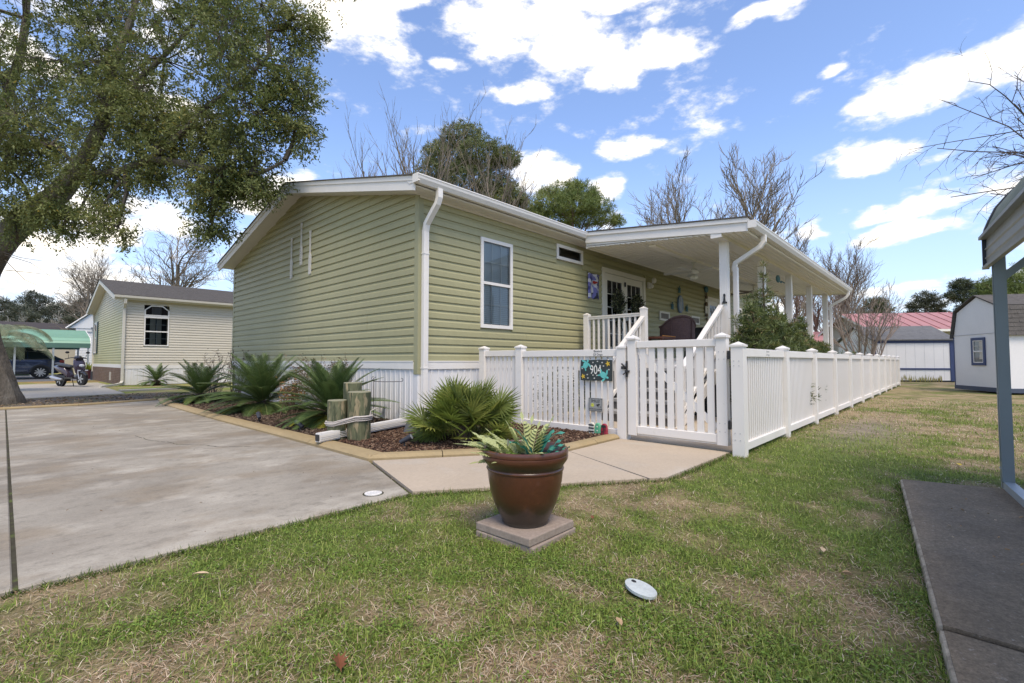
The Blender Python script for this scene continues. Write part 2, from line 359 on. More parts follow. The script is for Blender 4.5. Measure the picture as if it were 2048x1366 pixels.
# driveway slabs: sawn joints leave real gaps
def clipY(poly, y, keep_above):
    out = []
    for i in range(len(poly)):
        a, b = poly[i], poly[(i+1) % len(poly)]
        ia = (a[1] >= y) == keep_above; ib = (b[1] >= y) == keep_above
        if ia: out.append(a)
        if ia != ib: t = (y-a[1])/(b[1]-a[1]); out.append((a[0]+t*(b[0]-a[0]), y))
    return out
def clipX(poly, x, keep_above): return [(b, a) for a, b in clipY([(b, a) for a, b in poly], x, keep_above)]
drv = bpy.data.objects.new('driveway', None); COL.objects.link(drv); drv['kind'] = 'structure'; drv['label'] = 'grey stained concrete driveway in front of the green house'
base = MB(); base.add([(x, y, .021) for x, y in DRIVE], [tuple(range(len(DRIVE)))]); part('joint_filler', base, joint_m, drv)
for y0, y1 in ((-2.95, -.62), (-.605, 3.16), (3.175, 8.7)):
    pl = clipY(clipY(DRIVE, y0 if y0 > -2.9 else -9, True), y1, False)
    for side, dx in ((True, 0), (False, 0)):
        q = clipX(pl, -4.171 if side else -4.189, side)
        if len(q) > 2:
            mb = MB(); mb.extZ(q[::1], -.03, .03); o = part('slab', mb, concrete, drv)
            bv = o.modifiers.new('b', 'BEVEL'); bv.width = .006; bv.segments = 1
# hairline crack
mb = MB(); cp = [(-3.05, 1.9), (-3.0, 1.35), (-2.86, .95), (-2.84, .75), (-2.62, .45), (-2.55, .2), (-2.3, -.02)]
for a, b in zip(cp, cp[1:]):
    k = 4
    for i in range(k):
        p = [a[j]+(b[j]-a[j])*i/k + RNG.normal(0, .012) for j in (0, 1)] if i else a
        q = [a[j]+(b[j]-a[j])*(i+1)/k + .0 for j in (0, 1)]
        w = .004; mb.add([(p[0]-w, p[1]-w, .0312), (p[0]+w, p[1]+w, .0312), (q[0]+w, q[1]+w, .0312), (q[0]-w, q[1]-w, .0312)], [(0, 1, 2, 3)])
part('crack', mb, joint_m, drv)
wk = bpy.data.objects.new('sidewalk', None); COL.objects.link(wk); wk['kind'] = 'structure'; wk['label'] = 'warm beige concrete walk from driveway to gate'
base = MB(); base.add([(x, y, .01) for x, y in WALK], [tuple(range(len(WALK)))]); part('joint_filler', base, joint_m, wk)
def shrink(poly, d):
    cx = sum(p[0] for p in poly)/len(poly); cy = sum(p[1] for p in poly)/len(poly)
    return [(x+(cx-x)*d, y+(cy-y)*d) for x, y in poly]
for q in ([(-2.15, -2.93), (-1.73, -3.235), (-1.13, -3.655), (-.60, -4.02), (-.08, -2.85), (-1.775, -1.73)],
          [(-.585, -4.03), (-.46, -4.12), (1.03, -4.13), (1.03, -2.83), (-.075, -2.845)]):
    mb = MB(); mb.extZ(shrink(q, .004), -.03, .034); part('slab', mb, walk_m, wk)
# neighbour's driveway and the front walk
mb = MB(); mb.extZ(NBDRIVE, -.02, .025); struct('neighbour_driveway', mb, mat('pale_concrete', (.36, .33, .28), .9, .2, noise=[(.8, .12), (14., .08)]), 'pale concrete driveway beside the beige house')
mb = MB(); mb.extZ([(-1.6, 13.9), (6, 14.6), (6, 15.2), (-1.6, 14.5)], -.02, .05); struct('front_walk', mb, MATS['pale_concrete'], 'narrow concrete strip along the beige house')
# patio inside the fence
mb = MB(); mb.extZ([(1.12, -.5), (4.2, -.5), (4.2, -4.1), (1.12, -4.1)], -.02, .03); struct('patio', mb, walk_m, 'beige concrete patio behind the gate')
# right slab under the metal carport
rs = bpy.data.objects.new('carport_slab', None); COL.objects.link(rs); rs['kind'] = 'structure'; rs['label'] = 'dark weathered concrete slab with bleached edge under the metal carport'
ex = lambda y: .68 + (y + 5.55) * -.245
for x0, x1 in ((-1.93, None), (-5.0, -1.96), (-9.0, -5.03)):
    ya = lambda x: -5.55 + (x-.68)*(.312/3.0)
    xe0 = x1 if x1 is not None else ex(-5.55); xe1 = x1 if x1 is not None else ex(-12)
    q = [(x0, -12), (x0, ya(x0)), (xe0, ya(xe0)), (xe1, -12)]
    inner = [(x0+.0, -12), (x0, ya(x0)-.014), (xe0-.012, ya(xe0)-.014), (xe1-.012, -12)]
    mb = MB(); mb.extZ(q[::-1], -.05, .056); o = part('slab_edge', mb, slab_edge, rs); bv = o.modifiers.new('b', 'BEVEL'); bv.width = .012; bv.segments = 2
    mb = MB(); mb.extZ(inner[::-1], -.04, .0595); part('slab', mb, slab_m, rs)
# bed of the green house
BED = [(-1.70, -1.64), (-1.60, -.1), (-1.66, 3.9), (-1.68, 6.4), (-1.5, 8.6), (.0, 8.6), (0, .05), (1.03, .0), (1.03, -2.76), (-.12, -2.72)]
mb = MB(); mb.extZ(BED[::-1], -.02, .06); struct('garden_bed', mb, mulch_base, 'dark mulch bed along the green house')

# timber look kerb: each length is a piece
kb = bpy.data.objects.new('garden_kerb', None); COL.objects.link(kb); kb['kind'] = 'structure'; kb['label'] = 'tan timber look edging round the garden bed and driveway'
def kerb_seg(p, q, w, h, m=kerb_m, gap=.004, inner=1, w1=None):
    d = Vector((q[0]-p[0], q[1]-p[1], 0)); L = d.length; d.normalize(); nrm = Vector((-d.y, d.x, 0))*inner
    a = Vector((p[0], p[1], 0))+d*gap; b = Vector((q[0], q[1], 0))-d*gap
    prof = [(0, 0), (0, h*.62), (w*.22, h*.93), (w*.5, h), (w, h*.9), (w, 0)]
    r0 = [a+nrm*o+Vector((0, 0, z)) for o, z in prof]; r1 = [b+nrm*o+Vector((0, 0, z)) for o, z in prof]
    if inner < 0: r0, r1 = r1, r0
    mb = MB(); mb.prism(r0, r1); return part('kerb_piece', mb, m, kb)
pts = [(-1.60, 8.62), (-1.80, 7.0), (-1.83, 4.9), (-1.84, 2.9), (-1.82, 1.2), (-1.80, -.35), (-1.80, -1.70)]
for p, q in zip(pts, pts[1:]): kerb_seg(p, q, .20, .085, inner=1)
pts = [(-1.80, -1.70), (-1.20, -2.10), (-.62, -2.49), (-.10, -2.84)]
for p, q in zip(pts, pts[1:]): kerb_seg(p, q, .17, .085, inner=1)
pts = [(-.10, -2.84), (.5, -2.83), (1.02, -2.82)]
for p, q in zip(pts, pts[1:]): kerb_seg(p, q, .16, .085, inner=1)
pts = [(-9.4, 8.05), (-6.5, 8.03), (-4.3, 8.04), (-3.1, 8.05), (-2.3, 8.3), (-1.62, 8.62)]
for p, q in zip(pts, pts[1:]): kerb_seg(p, q, .12, .075, inner=1)

# ================================================================ GREEN HOUSE
H = thing('mobile_house', 'sage green mobile house with white trim, gable end facing the driveway and covered porch', 'house')
LX, LY, ZE, SL, ZR = 17.8, 8.42, 3.53, .2348, 4.51
Z0 = 1.0; NC = 19; CH = (ZE - Z0) / NC
def board(p0f, p1f, z0, z1, axis, fixed, out, m=sage, root=None, name='siding_board', lip=.022, tone=None):
    """horizontal siding board; p0f/p1f give the end coordinate at a height; out is the outward sign"""
    h = z1-z0
    prof = [(0, z0), (lip, z0+.001), (lip*.95, z0+h*.60), (.005, z0+h*.80), (.002, z1), (0, z1)]
    r0, r1 = [], []
    for o, z in prof:
        a, b = p0f(z), p1f(z)
        if axis == 'x': r0.append((a, fixed+out*o, z)); r1.append((b, fixed+out*o, z))
        else: r0.append((fixed+out*o, a, z)); r1.append((fixed+out*o, b, z))
    if (axis == 'x') == (out > 0): r0, r1 = r1, r0
    mb = MB(); mb.prism(r0, r1); return part(name, mb, m, root or H)
# gable wall (X=0, facing -X)
lo = lambda z: max(0, (z-ZE)/SL); hi = lambda z: LY-max(0, (z-ZE)/SL)
joints = {}
for i in range(NC + 8):
    z0, z1 = Z0+CH*i, Z0+CH*(i+1)
    if z0 > ZR-.02: break
    z1 = min(z1, ZR-.005)
    L_, R_ = lo(z0)+.05, hi(z0)-.05
    k = (i//2) % 4
    cuts = [[1.9+.5*((i//2) % 3), 5.6], [3.35], [1.2, 4.85], [2.6, 6.3]][k]
    cuts = [c + (i//2*.37) % .5 for c in cuts]
    cuts = [c for c in cuts if L_+.4 < c < R_-.4]
    ed = [None]+cuts+[None]
    for j, (a, b) in enumerate(zip(ed, ed[1:])):
        fa = (lambda z, a=a: a+.0015) if a else (lambda z: max(.05, lo(z)))
        fb = (lambda z, b=b: b-.0015) if b else (lambda z: min(LY-.05, hi(z)))
        board(fa, fb, z0, z1, 'y', 0. if j % 2 == 0 else -.0012, -1)
# porch side wall (Y=0, facing -Y): openings cut out of the boards
OPEN = [(1.265, 2.06, 1.565, 3.135), (3.385, 4.315, 3.085, 3.405), (5.09, 7.175, 1.05, 3.17), (11.5, 12.56, 1.05, 3.12), (14.1, 14.9, 1.7, 3.0)]
for i in range(NC):
    z0, z1 = Z0+CH*i, Z0+CH*(i+1)
    segs = [(.05, LX-.05)]
    for (a, b, c, d) in OPEN:
        if z1 > c+.02 and z0 < d-.02:
            ns = []
            for s, e in segs:
                if b <= s or a >= e: ns.append((s, e)); continue
                if a > s: ns.append((s, a))
                if b < e: ns.append((b, e))
            segs = ns
    k = (i//2) % 3
    for s, e in segs:
        cuts = [c for c in [[3.55, 9.2, 14.6], [2.45, 7.9, 12.9], [4.7, 10.4, 15.9]][k] if s+.3 < c < e-.3]
        ed = [s]+cuts+[e]
        for j, (a, b) in enumerate(zip(ed, ed[1:])):
            board(lambda z, a=a: a+.0015, lambda z, b=b: b-.0015, z0, z1, 'x', 0. if j % 2 == 0 else -.0012, -1)
# wall core, set back so the windows have depth
mb = MB(); mb.box(.16, LX, .16, LY-.1, .2, ZE-.02)
mb.box(.004, LX, LY-.1, LY, .2, ZE); mb.box(LX-.1, LX, .02, LY-.1, .2, ZE); mb.extX([(0.2, ZE), (LY-.2, ZE), (LY/2, ZR-.02)], .05, LX)
part('wall_core', mb, dark_in, H)
mb = MB(); mb.box(.003, .06, .003, LY-.1, .2, ZE)     # sheathing behind the gable boards
part('sheathing', mb, sage_trim, H)
mb = MB()
cols = [.003] + [c for o in OPEN for c in o[:2]] + [LX]
for a, b in zip(cols[::2], cols[1::2]): mb.box(a, b, .003, .05, .2, ZE)
for (a, b, c, d) in OPEN:
    mb.box(a, b, .003, .05, d, ZE)
    if c > 1.2: mb.box(a, b, .003, .05, .2, c)
part('sheathing', mb, sage_trim, H)
# corner trims
for nm, (x0, x1, y0, y1) in (('a', (-.022, .075, -.022, .0)), ('b', (-.022, 0, .0, .075)), ('c', (-.022, 0, LY-.075, LY+.022))):
    mb = MB(); mb.box(x0, x1, y0, y1, .80, 3.56); part('corner_trim', mb, sage_trim, H)
mb = MB(); mb.box(-.012, .075, -.012, .0, .02, .80); mb.box(-.012, 0, .0, .075, .02, .80); mb.box(0, .17, 0, .17, .02, .2); part('skirt_corner', mb, skirt_m, H)
# skirting band + ribbed skirting panels
mb = MB(); mb.box(-.03, 0, .075, LY-.075, .875, 1.0); mb.box(-.036, 0, .075, LY-.075, .985, 1.003); part('skirt_band', mb, white2, H)
mb = MB(); mb.box(.075, 4.15, -.03, 0, .875, 1.0); mb.box(.075, 4.15, -.036, 0, .985, 1.003); part('skirt_band', mb, white2, H)
def skirt_mesh(w=.405, z0=.02, z1=.885):
    prof = []
    for k in range(3):
        o = k*w/3
        prof += [(o, 0), (o+.020, 0), (o+.026, -.014), (o+.046, -.014), (o+.052, 0), (o+.078, 0), (o+.080, -.005), (o+.088, -.005), (o+.09, 0)]
    prof += [(w-.002, 0)]
    mb = MB(); n = len(prof)
    for z in (z0, z1): mb.v += [(x, y, z) for x, y in prof]
    mb.f += [(i, i+1, n+i+1, n+i) for i in range(n-1)]
    mb.v += [(0, .012, z0), (w-.002, .012, z0), (w-.002, .012, z1), (0, .012, z1)]; mb.f.append((2*n, 2*n+3, 2*n+2, 2*n+1))
    return mb.mesh('skirting_panel', skirt_m)
sk = skirt_mesh()
for i in range(10): link('skirting_panel', sk, H, (.08+.405*i, -.004, 0))
for i in range(20): link('skirting_panel', sk, H, (-.004, .075+.405*(i+1), 0), rz=-PI/2)
# roof body, soffits, fascia, shingle sheets
def roof_poly(yo, zt, zb): return [(-yo, zt), (LY/2, zt+(LY/2+yo)*.2332), (LY+yo, zt), (LY+yo, zb), (LY, zb), (LY/2, ZR+.002), (0, zb), (-yo, zb)]
mb = MB(); mb.extX([(-.30, 3.655), (LY/2, 4.70), (LY+.30, 3.655), (LY+.30, 3.535), (LY-.02, ZE+.006), (LY/2, ZR+.006), (.02, ZE+.006), (-.30, 3.535)], -.285, LX+.3)
part('roof_deck', mb, white2, H)
for s in (0, 1):                                   # rake boards with a stepped drip trim
    f = (lambda y: y) if s == 0 else (lambda y: LY-y)
    ya, yb = -.31, LY/2-.001
    ring = lambda x, off0, off1: [(x, f(ya), 3.66+off0), (x, f(yb), 4.72+off0), (x, f(yb), 4.72+off1), (x, f(ya), 3.66+off1)]
    mb = MB(); mb.prism(ring(-.287, -.215, -.02), ring(-.312, -.215, -.02)); part('rake_board', mb, white2, H)
    mb = MB(); mb.prism(ring(-.29, -.075, -.004), ring(-.326, -.075, -.004)); part('drip_trim', mb, white2, H)
    mb = MB(); mb.prism(ring(-.345, -.002, .014), ring(LX+.3, -.002, .014)); part('shingle_sheet', mb, shingle, H)
mb = MB(); mb.prism([(-.286, -.43, 3.56), (-.286, -.20, 3.56-.0), (-.286, -.03, 3.72), (-.286, -.32, 3.655)], [(-.32, -.43, 3.56), (-.32, -.20, 3.56), (-.32, -.03, 3.72), (-.32, -.32, 3.655)])
part('rake_return', mb, white2, H)
mb = MB(); mb.box(-.28, 3.96, -.30, -.285, 3.53, 3.66); part('fascia', mb, white2, H)
for k in range(2):
    mb = MB(); mb.box(-.27, LX, -.285+.142*k, -.150+.142*k, 3.519, 3.531); part('soffit_panel', mb, white2, H)
mb = MB(); mb.box(.0, LX, -.03, -.016, 3.49, 3.519); part('soffit_trim', mb, white2, H)
def gutter(x0, x1, y, z, name='gutter', root=None):
    mb = MB(); mb.extX([(y, z), (y-.125, z), (y-.128, z-.012), (y-.118, z-.03), (y-.112, z-.06), (y-.075, z-.118), (y, z-.118)][::-1], x0, x1)
    return part(name, mb, white, root or H)
gutter(-.33, 3.95, -.302, 3.665)
mb = MB(); mb.box(-.336, -.328, -.43, -.30, 3.545, 3.668); part('gutter_end', mb, white2, H)
mb = MB(); mb.extX([(LY+.302, 3.665), (LY+.425, 3.665), (LY+.41, 3.6), (LY+.37, 3.547), (LY+.302, 3.547)], -.33, LX); part('gutter', mb, white, H)
# corner downspout, its elbows and bottom run
ds = [(.10, -.365, 3.56), (.10, -.365, 3.43), (.095, -.33, 3.34), (.085, -.20, 3.20), (.08, -.09, 3.08), (.08, -.065, 2.98)]
mb = MB(); mb.rtube(ds, .085, .065, Vector((1, 0, 0))); part('downspout_elbow', mb, white, H)
mb = MB(); mb.rtube([(.08, -.06, 2.99), (.08, -.06, .14)], .088, .066, Vector((1, 0, 0)))
for dx in (-.02, 0, .02): mb.box(.08+dx-.004, .08+dx+.004, -.097, -.092, .16, 2.98)
part('downspout', mb, white, H)
mb = MB(); mb.box(.03, .13, -.10, -.02, .885, .905); mb.box(.03, .13, -.10, -.02, 2.62, 2.635); part('strap', mb, white2, H)
# windows
def window(root, w, h, loc, rz, m=white2, muntins=(3, 2), hung=True, blinds=True, frame=.062, out=.04, curtains=False, g=glass, name='window'):
    """local: x along wall 0..w, z 0..h, y<0 is outside"""
    fr = MB()
    for (a, b, c, d) in ((0, frame, 0, h), (w-frame, w, 0, h), (frame, w-frame, 0, frame), (frame, w-frame, h-frame, h)): fr.box(a, b, -out, .03, c, d)
    o = link(name, fr.mesh(name, m), root, loc, rz=rz)
    halves = [(frame, h/2-.022, -.008), (h/2+.022, h-frame, -.02)] if hung else [(frame, h-frame, -.014)]
    if hung: mb = MB(); mb.box(frame, w-frame, -.030, .01, h/2-.024, h/2+.024); part('sash_rail', mb, m, o)
    for (a, b, yy) in halves:
        mb = MB(); mb.add([(frame, yy, a), (w-frame, yy, a), (w-frame, yy, b), (frame, yy, b)], [(0, 1, 2, 3)]); part('pane', mb, g, o)
        if muntins:
            mb = MB()
            for i in range(1, muntins[0]): x = frame+(w-2*frame)*i/muntins[0]; mb.box(x-.006, x+.006, yy+.003, yy+.009, a, b)
            for i in range(1, muntins[1]): z = a+(b-a)*i/muntins[1]; mb.box(frame, w-frame, yy+.0032, yy+.0088, z-.006, z+.006)
            part('muntins', mb, m, o)
    if blinds:
        mb = MB(); z = frame+.02
        while z < h-frame-.02:
            mb.add([(frame+.005, .034, z), (w-frame-.005, .034, z), (w-frame-.005, .022, z+.030), (frame+.005, .022, z+.030)], [(0, 1, 2, 3)]); z += .034
        part('blind', mb, blind_m, o)
    if curtains:
        mb = MB(); n = 22
        for x0, x1 in ((frame+(w-2*frame)*.22, frame+(w-2*frame)*.47), (frame+(w-2*frame)*.53, frame+(w-2*frame)*.74)):
            k = len(mb.v)
            for i in range(n+1):
                x = x0+(x1-x0)*i/n; y = .075+.014*math.sin(i*2.1); mb.v += [(x, y, frame), (x, y, h-frame)]
            mb.f += [(k+2*i, k+2*i+2, k+2*i+3, k+2*i+1) for i in range(n)]
        part('curtain', mb, curtain_m, o, smooth=True)
    return o
window(H, .795, 1.56, (1.265, 0, 1.570), 0)
window(H, .93, .31, (3.385, 0, 3.090), 0, muntins=None, hung=False, blinds=False, g=glass_dk)
window(H, .80, 1.3, (14.1, 0, 1.7), 0)
# french door: casing, two leaves with panes
def door_leaf(w, h, m, glass_rows=5, glass_cols=3, y=-.012, top=None):
    mb = MB(); s, t, b = .13, .16, .28
    mb.box(0, s, y, .03, 0, h); mb.box(w-s, w, y, .03, 0, h); mb.box(s, w-s, y, .03, 0, b); mb.box(s, w-s, y, .03, h-t, h)
    gx0, gx1, gz0, gz1 = s, w-s, b, h-t
    mu = MB()
    for i in range(1, glass_cols): x = gx0+(gx1-gx0)*i/glass_cols; mu.box(x-.01, x+.01, y+.006, y+.024, gz0, gz1)
    for i in range(1, glass_rows): z = gz0+(gz1-gz0)*i/glass_rows; mu.box(gx0, gx1, y+.007, y+.023, z-.01, z+.01)
    gl = MB(); gl.add([(gx0, y+.012, gz0), (gx1, y+.012, gz0), (gx1, y+.012, gz1), (gx0, y+.012, gz1)], [(0, 1, 2, 3)])
    return mb, mu, gl
door_m = mat('cream_door_paint', (.66, .63, .56), .45, .4)
cas = MB(); cas.box(5.09, 5.20, -.04, .02, 1.05, 3.17); cas.box(7.065, 7.175, -.04, .02, 1.05, 3.17); cas.box(5.20, 7.065, -.04, .02, 3.06, 3.17)
co = part('french_door', cas, door_m, H)
for x0 in (5.205, 6.135):
    a, b, c = door_leaf(.925, 2.0, door_m)
    lf = part('door_leaf', a, door_m, co, loc=(x0, 0, 1.055)); 
    # third level would be deeper than allowed: muntins and panes hang on the door itself
    part('muntins', b, door_m, co, loc=(x0, 0, 1.055)); part('pane', c, glass_dk, co, loc=(x0, 0, 1.055))
mb = MB(); mb.box(6.10, 6.14, -.05, -.03, 2.82, 2.93); part('flag_bolt', mb, black_metal, co)
mb = MB(); mb.ball((6.05, -.06, 2.02), .03); mb.tube([(6.05, -.01, 2.02), (6.05, -.06, 2.02)], .012); part('door_knob', mb, mat('brass', (.35, .27, .12), .35, metal=.9), co, smooth=True)
cas = MB(); cas.box(11.5, 11.6, -.04, .02, 1.05, 3.12); cas.box(12.46, 12.56, -.04, .02, 1.05, 3.12); cas.box(11.6, 12.46, -.04, .02, 3.02, 3.12)
co2 = part('back_door', cas, white2, H)
a, b, c = door_leaf(.86, 1.965, white2, 4, 3)
part('door_leaf', a, white2, co2, loc=(11.6, 0, 1.052)); part('muntins', b, white2, co2, loc=(11.6, 0, 1.052)); part('pane', c, glass_dk, co2, loc=(11.6, 0, 1.052))

# ---------------------------------------------------------------- porch roof, ceiling, beam, posts
PX0, PX1 = 3.955, 13.9
zt = lambda y: 3.672 + (y+.36)*.1085          # porch roof top (falls outward)
zc = lambda y: 3.375 + (y+.35)*.0790          # ceiling
porch_m = mat('porch_ceiling_vinyl', (.78, .75, .68), .55, .3, noise=(1.2, .04))
mb = MB(); mb.extX([(-.36, zt(-.36)), (-.36, 3.40), (-3.50, zc(-3.5)+.02), (-3.50, zt(-3.5))], PX0+.02, PX1); part('porch_roof_deck', mb, white2, H)
mb = MB(); mb.extX([(-.33, zt(-.33)+.024), (-.33, zt(-.33)+.003), (-3.54, zt(-3.54)+.003), (-3.54, zt(-3.54)+.024)], PX0-.045, PX1+.03); part('porch_shingle_sheet', mb, shingle, H)
mb = MB(); mb.extX([(-.345, zt(-.36)-.05), (-.345, zt(-.36)-.215), (-3.50, zt(-3.5)-.215), (-3.50, zt(-3.5)-.05)], PX0-.005, PX0+.02); part('porch_rake_board', mb, white2, H)
mb = MB(); mb.extX([(-.345, zt(-.36)), (-.345, zt(-.36)-.07), (-3.51, zt(-3.51)-.07), (-3.51, zt(-3.51))], PX0-.03, PX0+.019); part('drip_trim', mb, white2, H)
w_ = 3.13/28
for i in range(28):
    y1 = -.355-w_*i; y0 = y1-w_+.006
    mb = MB(); mb.extX([(y1, zc(y1)), (y1, zc(y1)+.012), (y0, zc(y0)+.012), (y0, zc(y0)), (y0+.014, zc(y0)-.011), (y1-.03, zc(y1)-.011)], PX0+.03, PX1-.02); part('ceiling_board', mb, porch_m, H)
mb = MB(); mb.box(PX0+.03, PX1-.02, -.358, -.338, 3.345, 3.52); part('ceiling_trim', mb, porch_m, H)
mb = MB(); mb.box(PX0+.005, PX1-.1, -3.08, -2.90, 3.095, 3.19); part('porch_beam', mb, white2, H)
mb = MB(); mb.box(PX0+.3, PX1-.3, -1.75, -1.62, 3.21, 3.255); part('ceiling_strip', mb, porch_m, H)
mb = MB(); mb.extX([(-.36, 3.66), (-.36, 3.3), (-3.5, 3.1), (-3.5, 3.32)], PX1-.02, PX1); part('porch_end_fascia', mb, white2, H)
gutter(PX0-.02, PX1+.03, -3.505, 3.275)
mb = MB(); mb.box(PX0-.03, PX0-.02, -3.635, -3.505, 3.155, 3.278); part('gutter_end', mb, white2, H)
postm = MB(); postm.box(-.065, .065, -.065, .065, 0, 2.05); postm.box(-.071, .071, -.071, .071, 1.555, 1.575)
for k in (-.03, .03): postm.box(k-.005, k+.005, -.0675, .0675, .05, 2.0); postm.box(-.0675, .0675, k-.005, k+.005, .05, 2.0)
pm = postm.mesh('porch_post', white2)
for i in range(5): link('porch_post', pm, H, (4.36+2.24*i, -2.985, 1.05))
for x in (4.62, 13.55):
    mb = MB(); mb.rtube([(x, -3.56, 3.17), (x, -3.56, 3.06), (x-.01, -3.50, 2.97), (x-.02, -3.2, 2.80), (x-.03, -3.10, 2.74), (x-.03, -3.075, 2.62)], .085, .07, Vector((1, 0, 0))); part('downspout_elbow', mb, white, H)
    mb = MB(); mb.rtube([(x-.03, -3.10, 2.66), (x-.03, -3.10, .3)], .09, .07, Vector((1, 0, 0))); mb.box(x-.078, x+.018, -3.14, -3.05, 2.60, 2.615); part('downspout', mb, white, H)
# deck
deck_m = mat('grey_deck_board', (.42, .40, .37), .7, .3, noise=(3., .08))
for i in range(21):
    mb = MB(); mb.box(4.1, 13.85, -.03-.146*(i+1)+.006, -.03-.146*i, 1.018, 1.045); part('deck_board', mb, deck_m, H)
mb = MB(); mb.box(4.12, 4.15, -3.1, -.02, .80, 1.016); mb.box(4.15, 13.8, -3.1, -3.07, .80, 1.016); part('rim_board', mb, white2, H)
for i in range(24): link('skirting_panel', sk, H, (4.16+.405*i, -3.07, -.07))
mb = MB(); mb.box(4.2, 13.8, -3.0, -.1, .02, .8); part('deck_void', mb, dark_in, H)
# porch side rail from the wall to the stair newel
def cap_post(x, y, z0, z1, hw=.055, name='newel_post', root=H):
    mb = MB(); mb.box(x-hw, x+hw, y-hw, y+hw, z0, z1-.035); mb.cap(x, y, hw, z1-.035, .035, .006); return part(name, mb, fence_m, root)
cap_post(4.12, -.26, 1.0, 1.99); cap_post(4.12, -1.56, .60, 2.03)
mb = MB(); mb.box(4.09, 4.15, -1.505, -.315, 1.865, 1.91); mb.box(4.078, 4.162, -1.505, -.315, 1.91, 1.93); part('hand_rail', mb, fence_m, H)
mb = MB(); mb.box(4.10, 4.14, -1.505, -.315, 1.12, 1.165); part('bottom_rail', mb, fence_m, H)
bal = MB(); bal.box(-.017, .017, -.017, .017, 0, .70); balm = bal.mesh('baluster', fence_m)
for i in range(9): link('baluster', balm, H, (4.12, -.43-.119*i, 1.165))

# ---------------------------------------------------------------- steps
ST = thing('porch_steps', 'grey steps with white sloping handrails climbing to the porch behind the gate', 'steps', (2.45, -2.25, .03))
n = 6; rise = 1.01/n; run = .27
step_m = mat('grey_step', (.27, .265, .255), .75, .3, noise=(4., .08)); riser_m = mat('dark_riser', (.12, .115, .11), .8, .2)
for i in range(n-1):
    mb = MB(); mb.box(run*i*1.15, run*(i+1)*1.15+.04, -.64, .64, rise*(i+1)-.045, rise*(i+1)); part('tread', mb, step_m, ST)
    mb = MB(); mb.box(run*i*1.15+.03, run*i*1.15+.05, -.62, .62, rise*i, rise*(i+1)-.045); part('riser', mb, riser_m, ST)
for s in (-1, 1):
    y = s*.69
    r0 = (.35, y, .96); r1 = (1.63, y, 1.80)
    if s > 0: r0 = (.1, y, .72)
    else: r0 = (.1, y, .80); r1 = (1.85, y, 1.92)
    d = (Vector(r1)-Vector(r0))
    mb = MB(); mb.rtube([r0, r1], .07, .05, Vector((0, 1, 0))); mb.rtube([Vector(r0)+Vector((0, 0, .03)), Vector(r1)+Vector((0, 0, .03))], .088, .018, Vector((0, 1, 0))); part('hand_rail', mb, fence_m, ST)
    mb = MB(); mb.rtube([Vector(r0)-Vector((0, 0, .62)), Vector(r1)-Vector((0, 0, .62))], .045, .05, Vector((0, 1, 0))); part('bottom_rail', mb, fence_m, ST)
    k = 12
    bb = MB(); bb.box(-.017, .017, -.017, .017, 0, .62); bm = bb.mesh('baluster', fence_m)
    for i in range(1, k): p = Vector(r0).lerp(Vector(r1), i/k); link('baluster', bm, ST, (p.x, p.y, p.z-.63))
    mb = MB(); mb.box(.03, .13, y-.05, y+.05, 0, r0[2]+.08); mb.cap(.08, y, .05, r0[2]+.08, .035, .006); part('newel_post', mb, fence_m, ST)
mb = MB(); mb.extY([(0.02, 0), (1.6, .83), (1.6, .6), (.25, 0)], .645, .68); mb.extY([(0.02, 0), (1.6, .83), (1.6, .6), (.25, 0)], -.68, -.645); part('stringer', mb, fence_m, ST)

# ================================================================ FENCES AND GATE
def fence_post(x, y, z1, root, hw=.058, z0=0.):
    mb = MB(); mb.box(x-hw, x+hw, y-hw, y+hw, z0, z1-.055); mb.cap(x, y, hw, z1-.055, .033, .010); return part('post', mb, fence_m, root)
F1 = thing('front_fence', 'short white picket fence between the house corner and the gate, with the number sign', 'fence', (1.09, -1.6, 0))
FX = 0.0
oy = 1.6
fence_post(0, -.30+oy, 1.245, F1); fence_post(0, -1.10+oy, 1.25, F1); fence_post(0, -2.84+oy, 1.215, F1, .06)
mb = MB(); mb.box(-.0405, .0405, .06+.02, .60, .0, 0.0+.001)
def rails(root, axis, a, b, zt_, zb_, hw=.032, c=0., th=.09, bh=.085):
    for z0, z1 in ((zt_-th, zt_), (zb_, zb_+bh)):
        mb = MB()
        if axis == 'y': mb.box(c-hw, c+hw, a, b, z0, z1)
        else: mb.box(a, b, c-hw, c+hw, z0, z1)
        o = part('rail', mb, fence_m, root); bv = o.modifiers.new('b', 'BEVEL'); bv.width = .004; bv.segments = 1
rails(F1, 'y', -2.78+oy, -1.158+oy, 1.150, .055); rails(F1, 'y', -1.042+oy, -.358+oy, 1.163, .085)
pk = MB(); pk.box(-.008, .008, -.030, .030, 0, .95); pkm = pk.mesh('picket', fence_m)
pit = .0905
y = -1.158+oy-.055
while y > -2.75+oy: link('picket', pkm, F1, (0, y, .12)); y -= pit
y = -.358+oy-.055
while y > -1.02+oy: link('picket', pkm, F1, (0, y, .14)); y -= pit
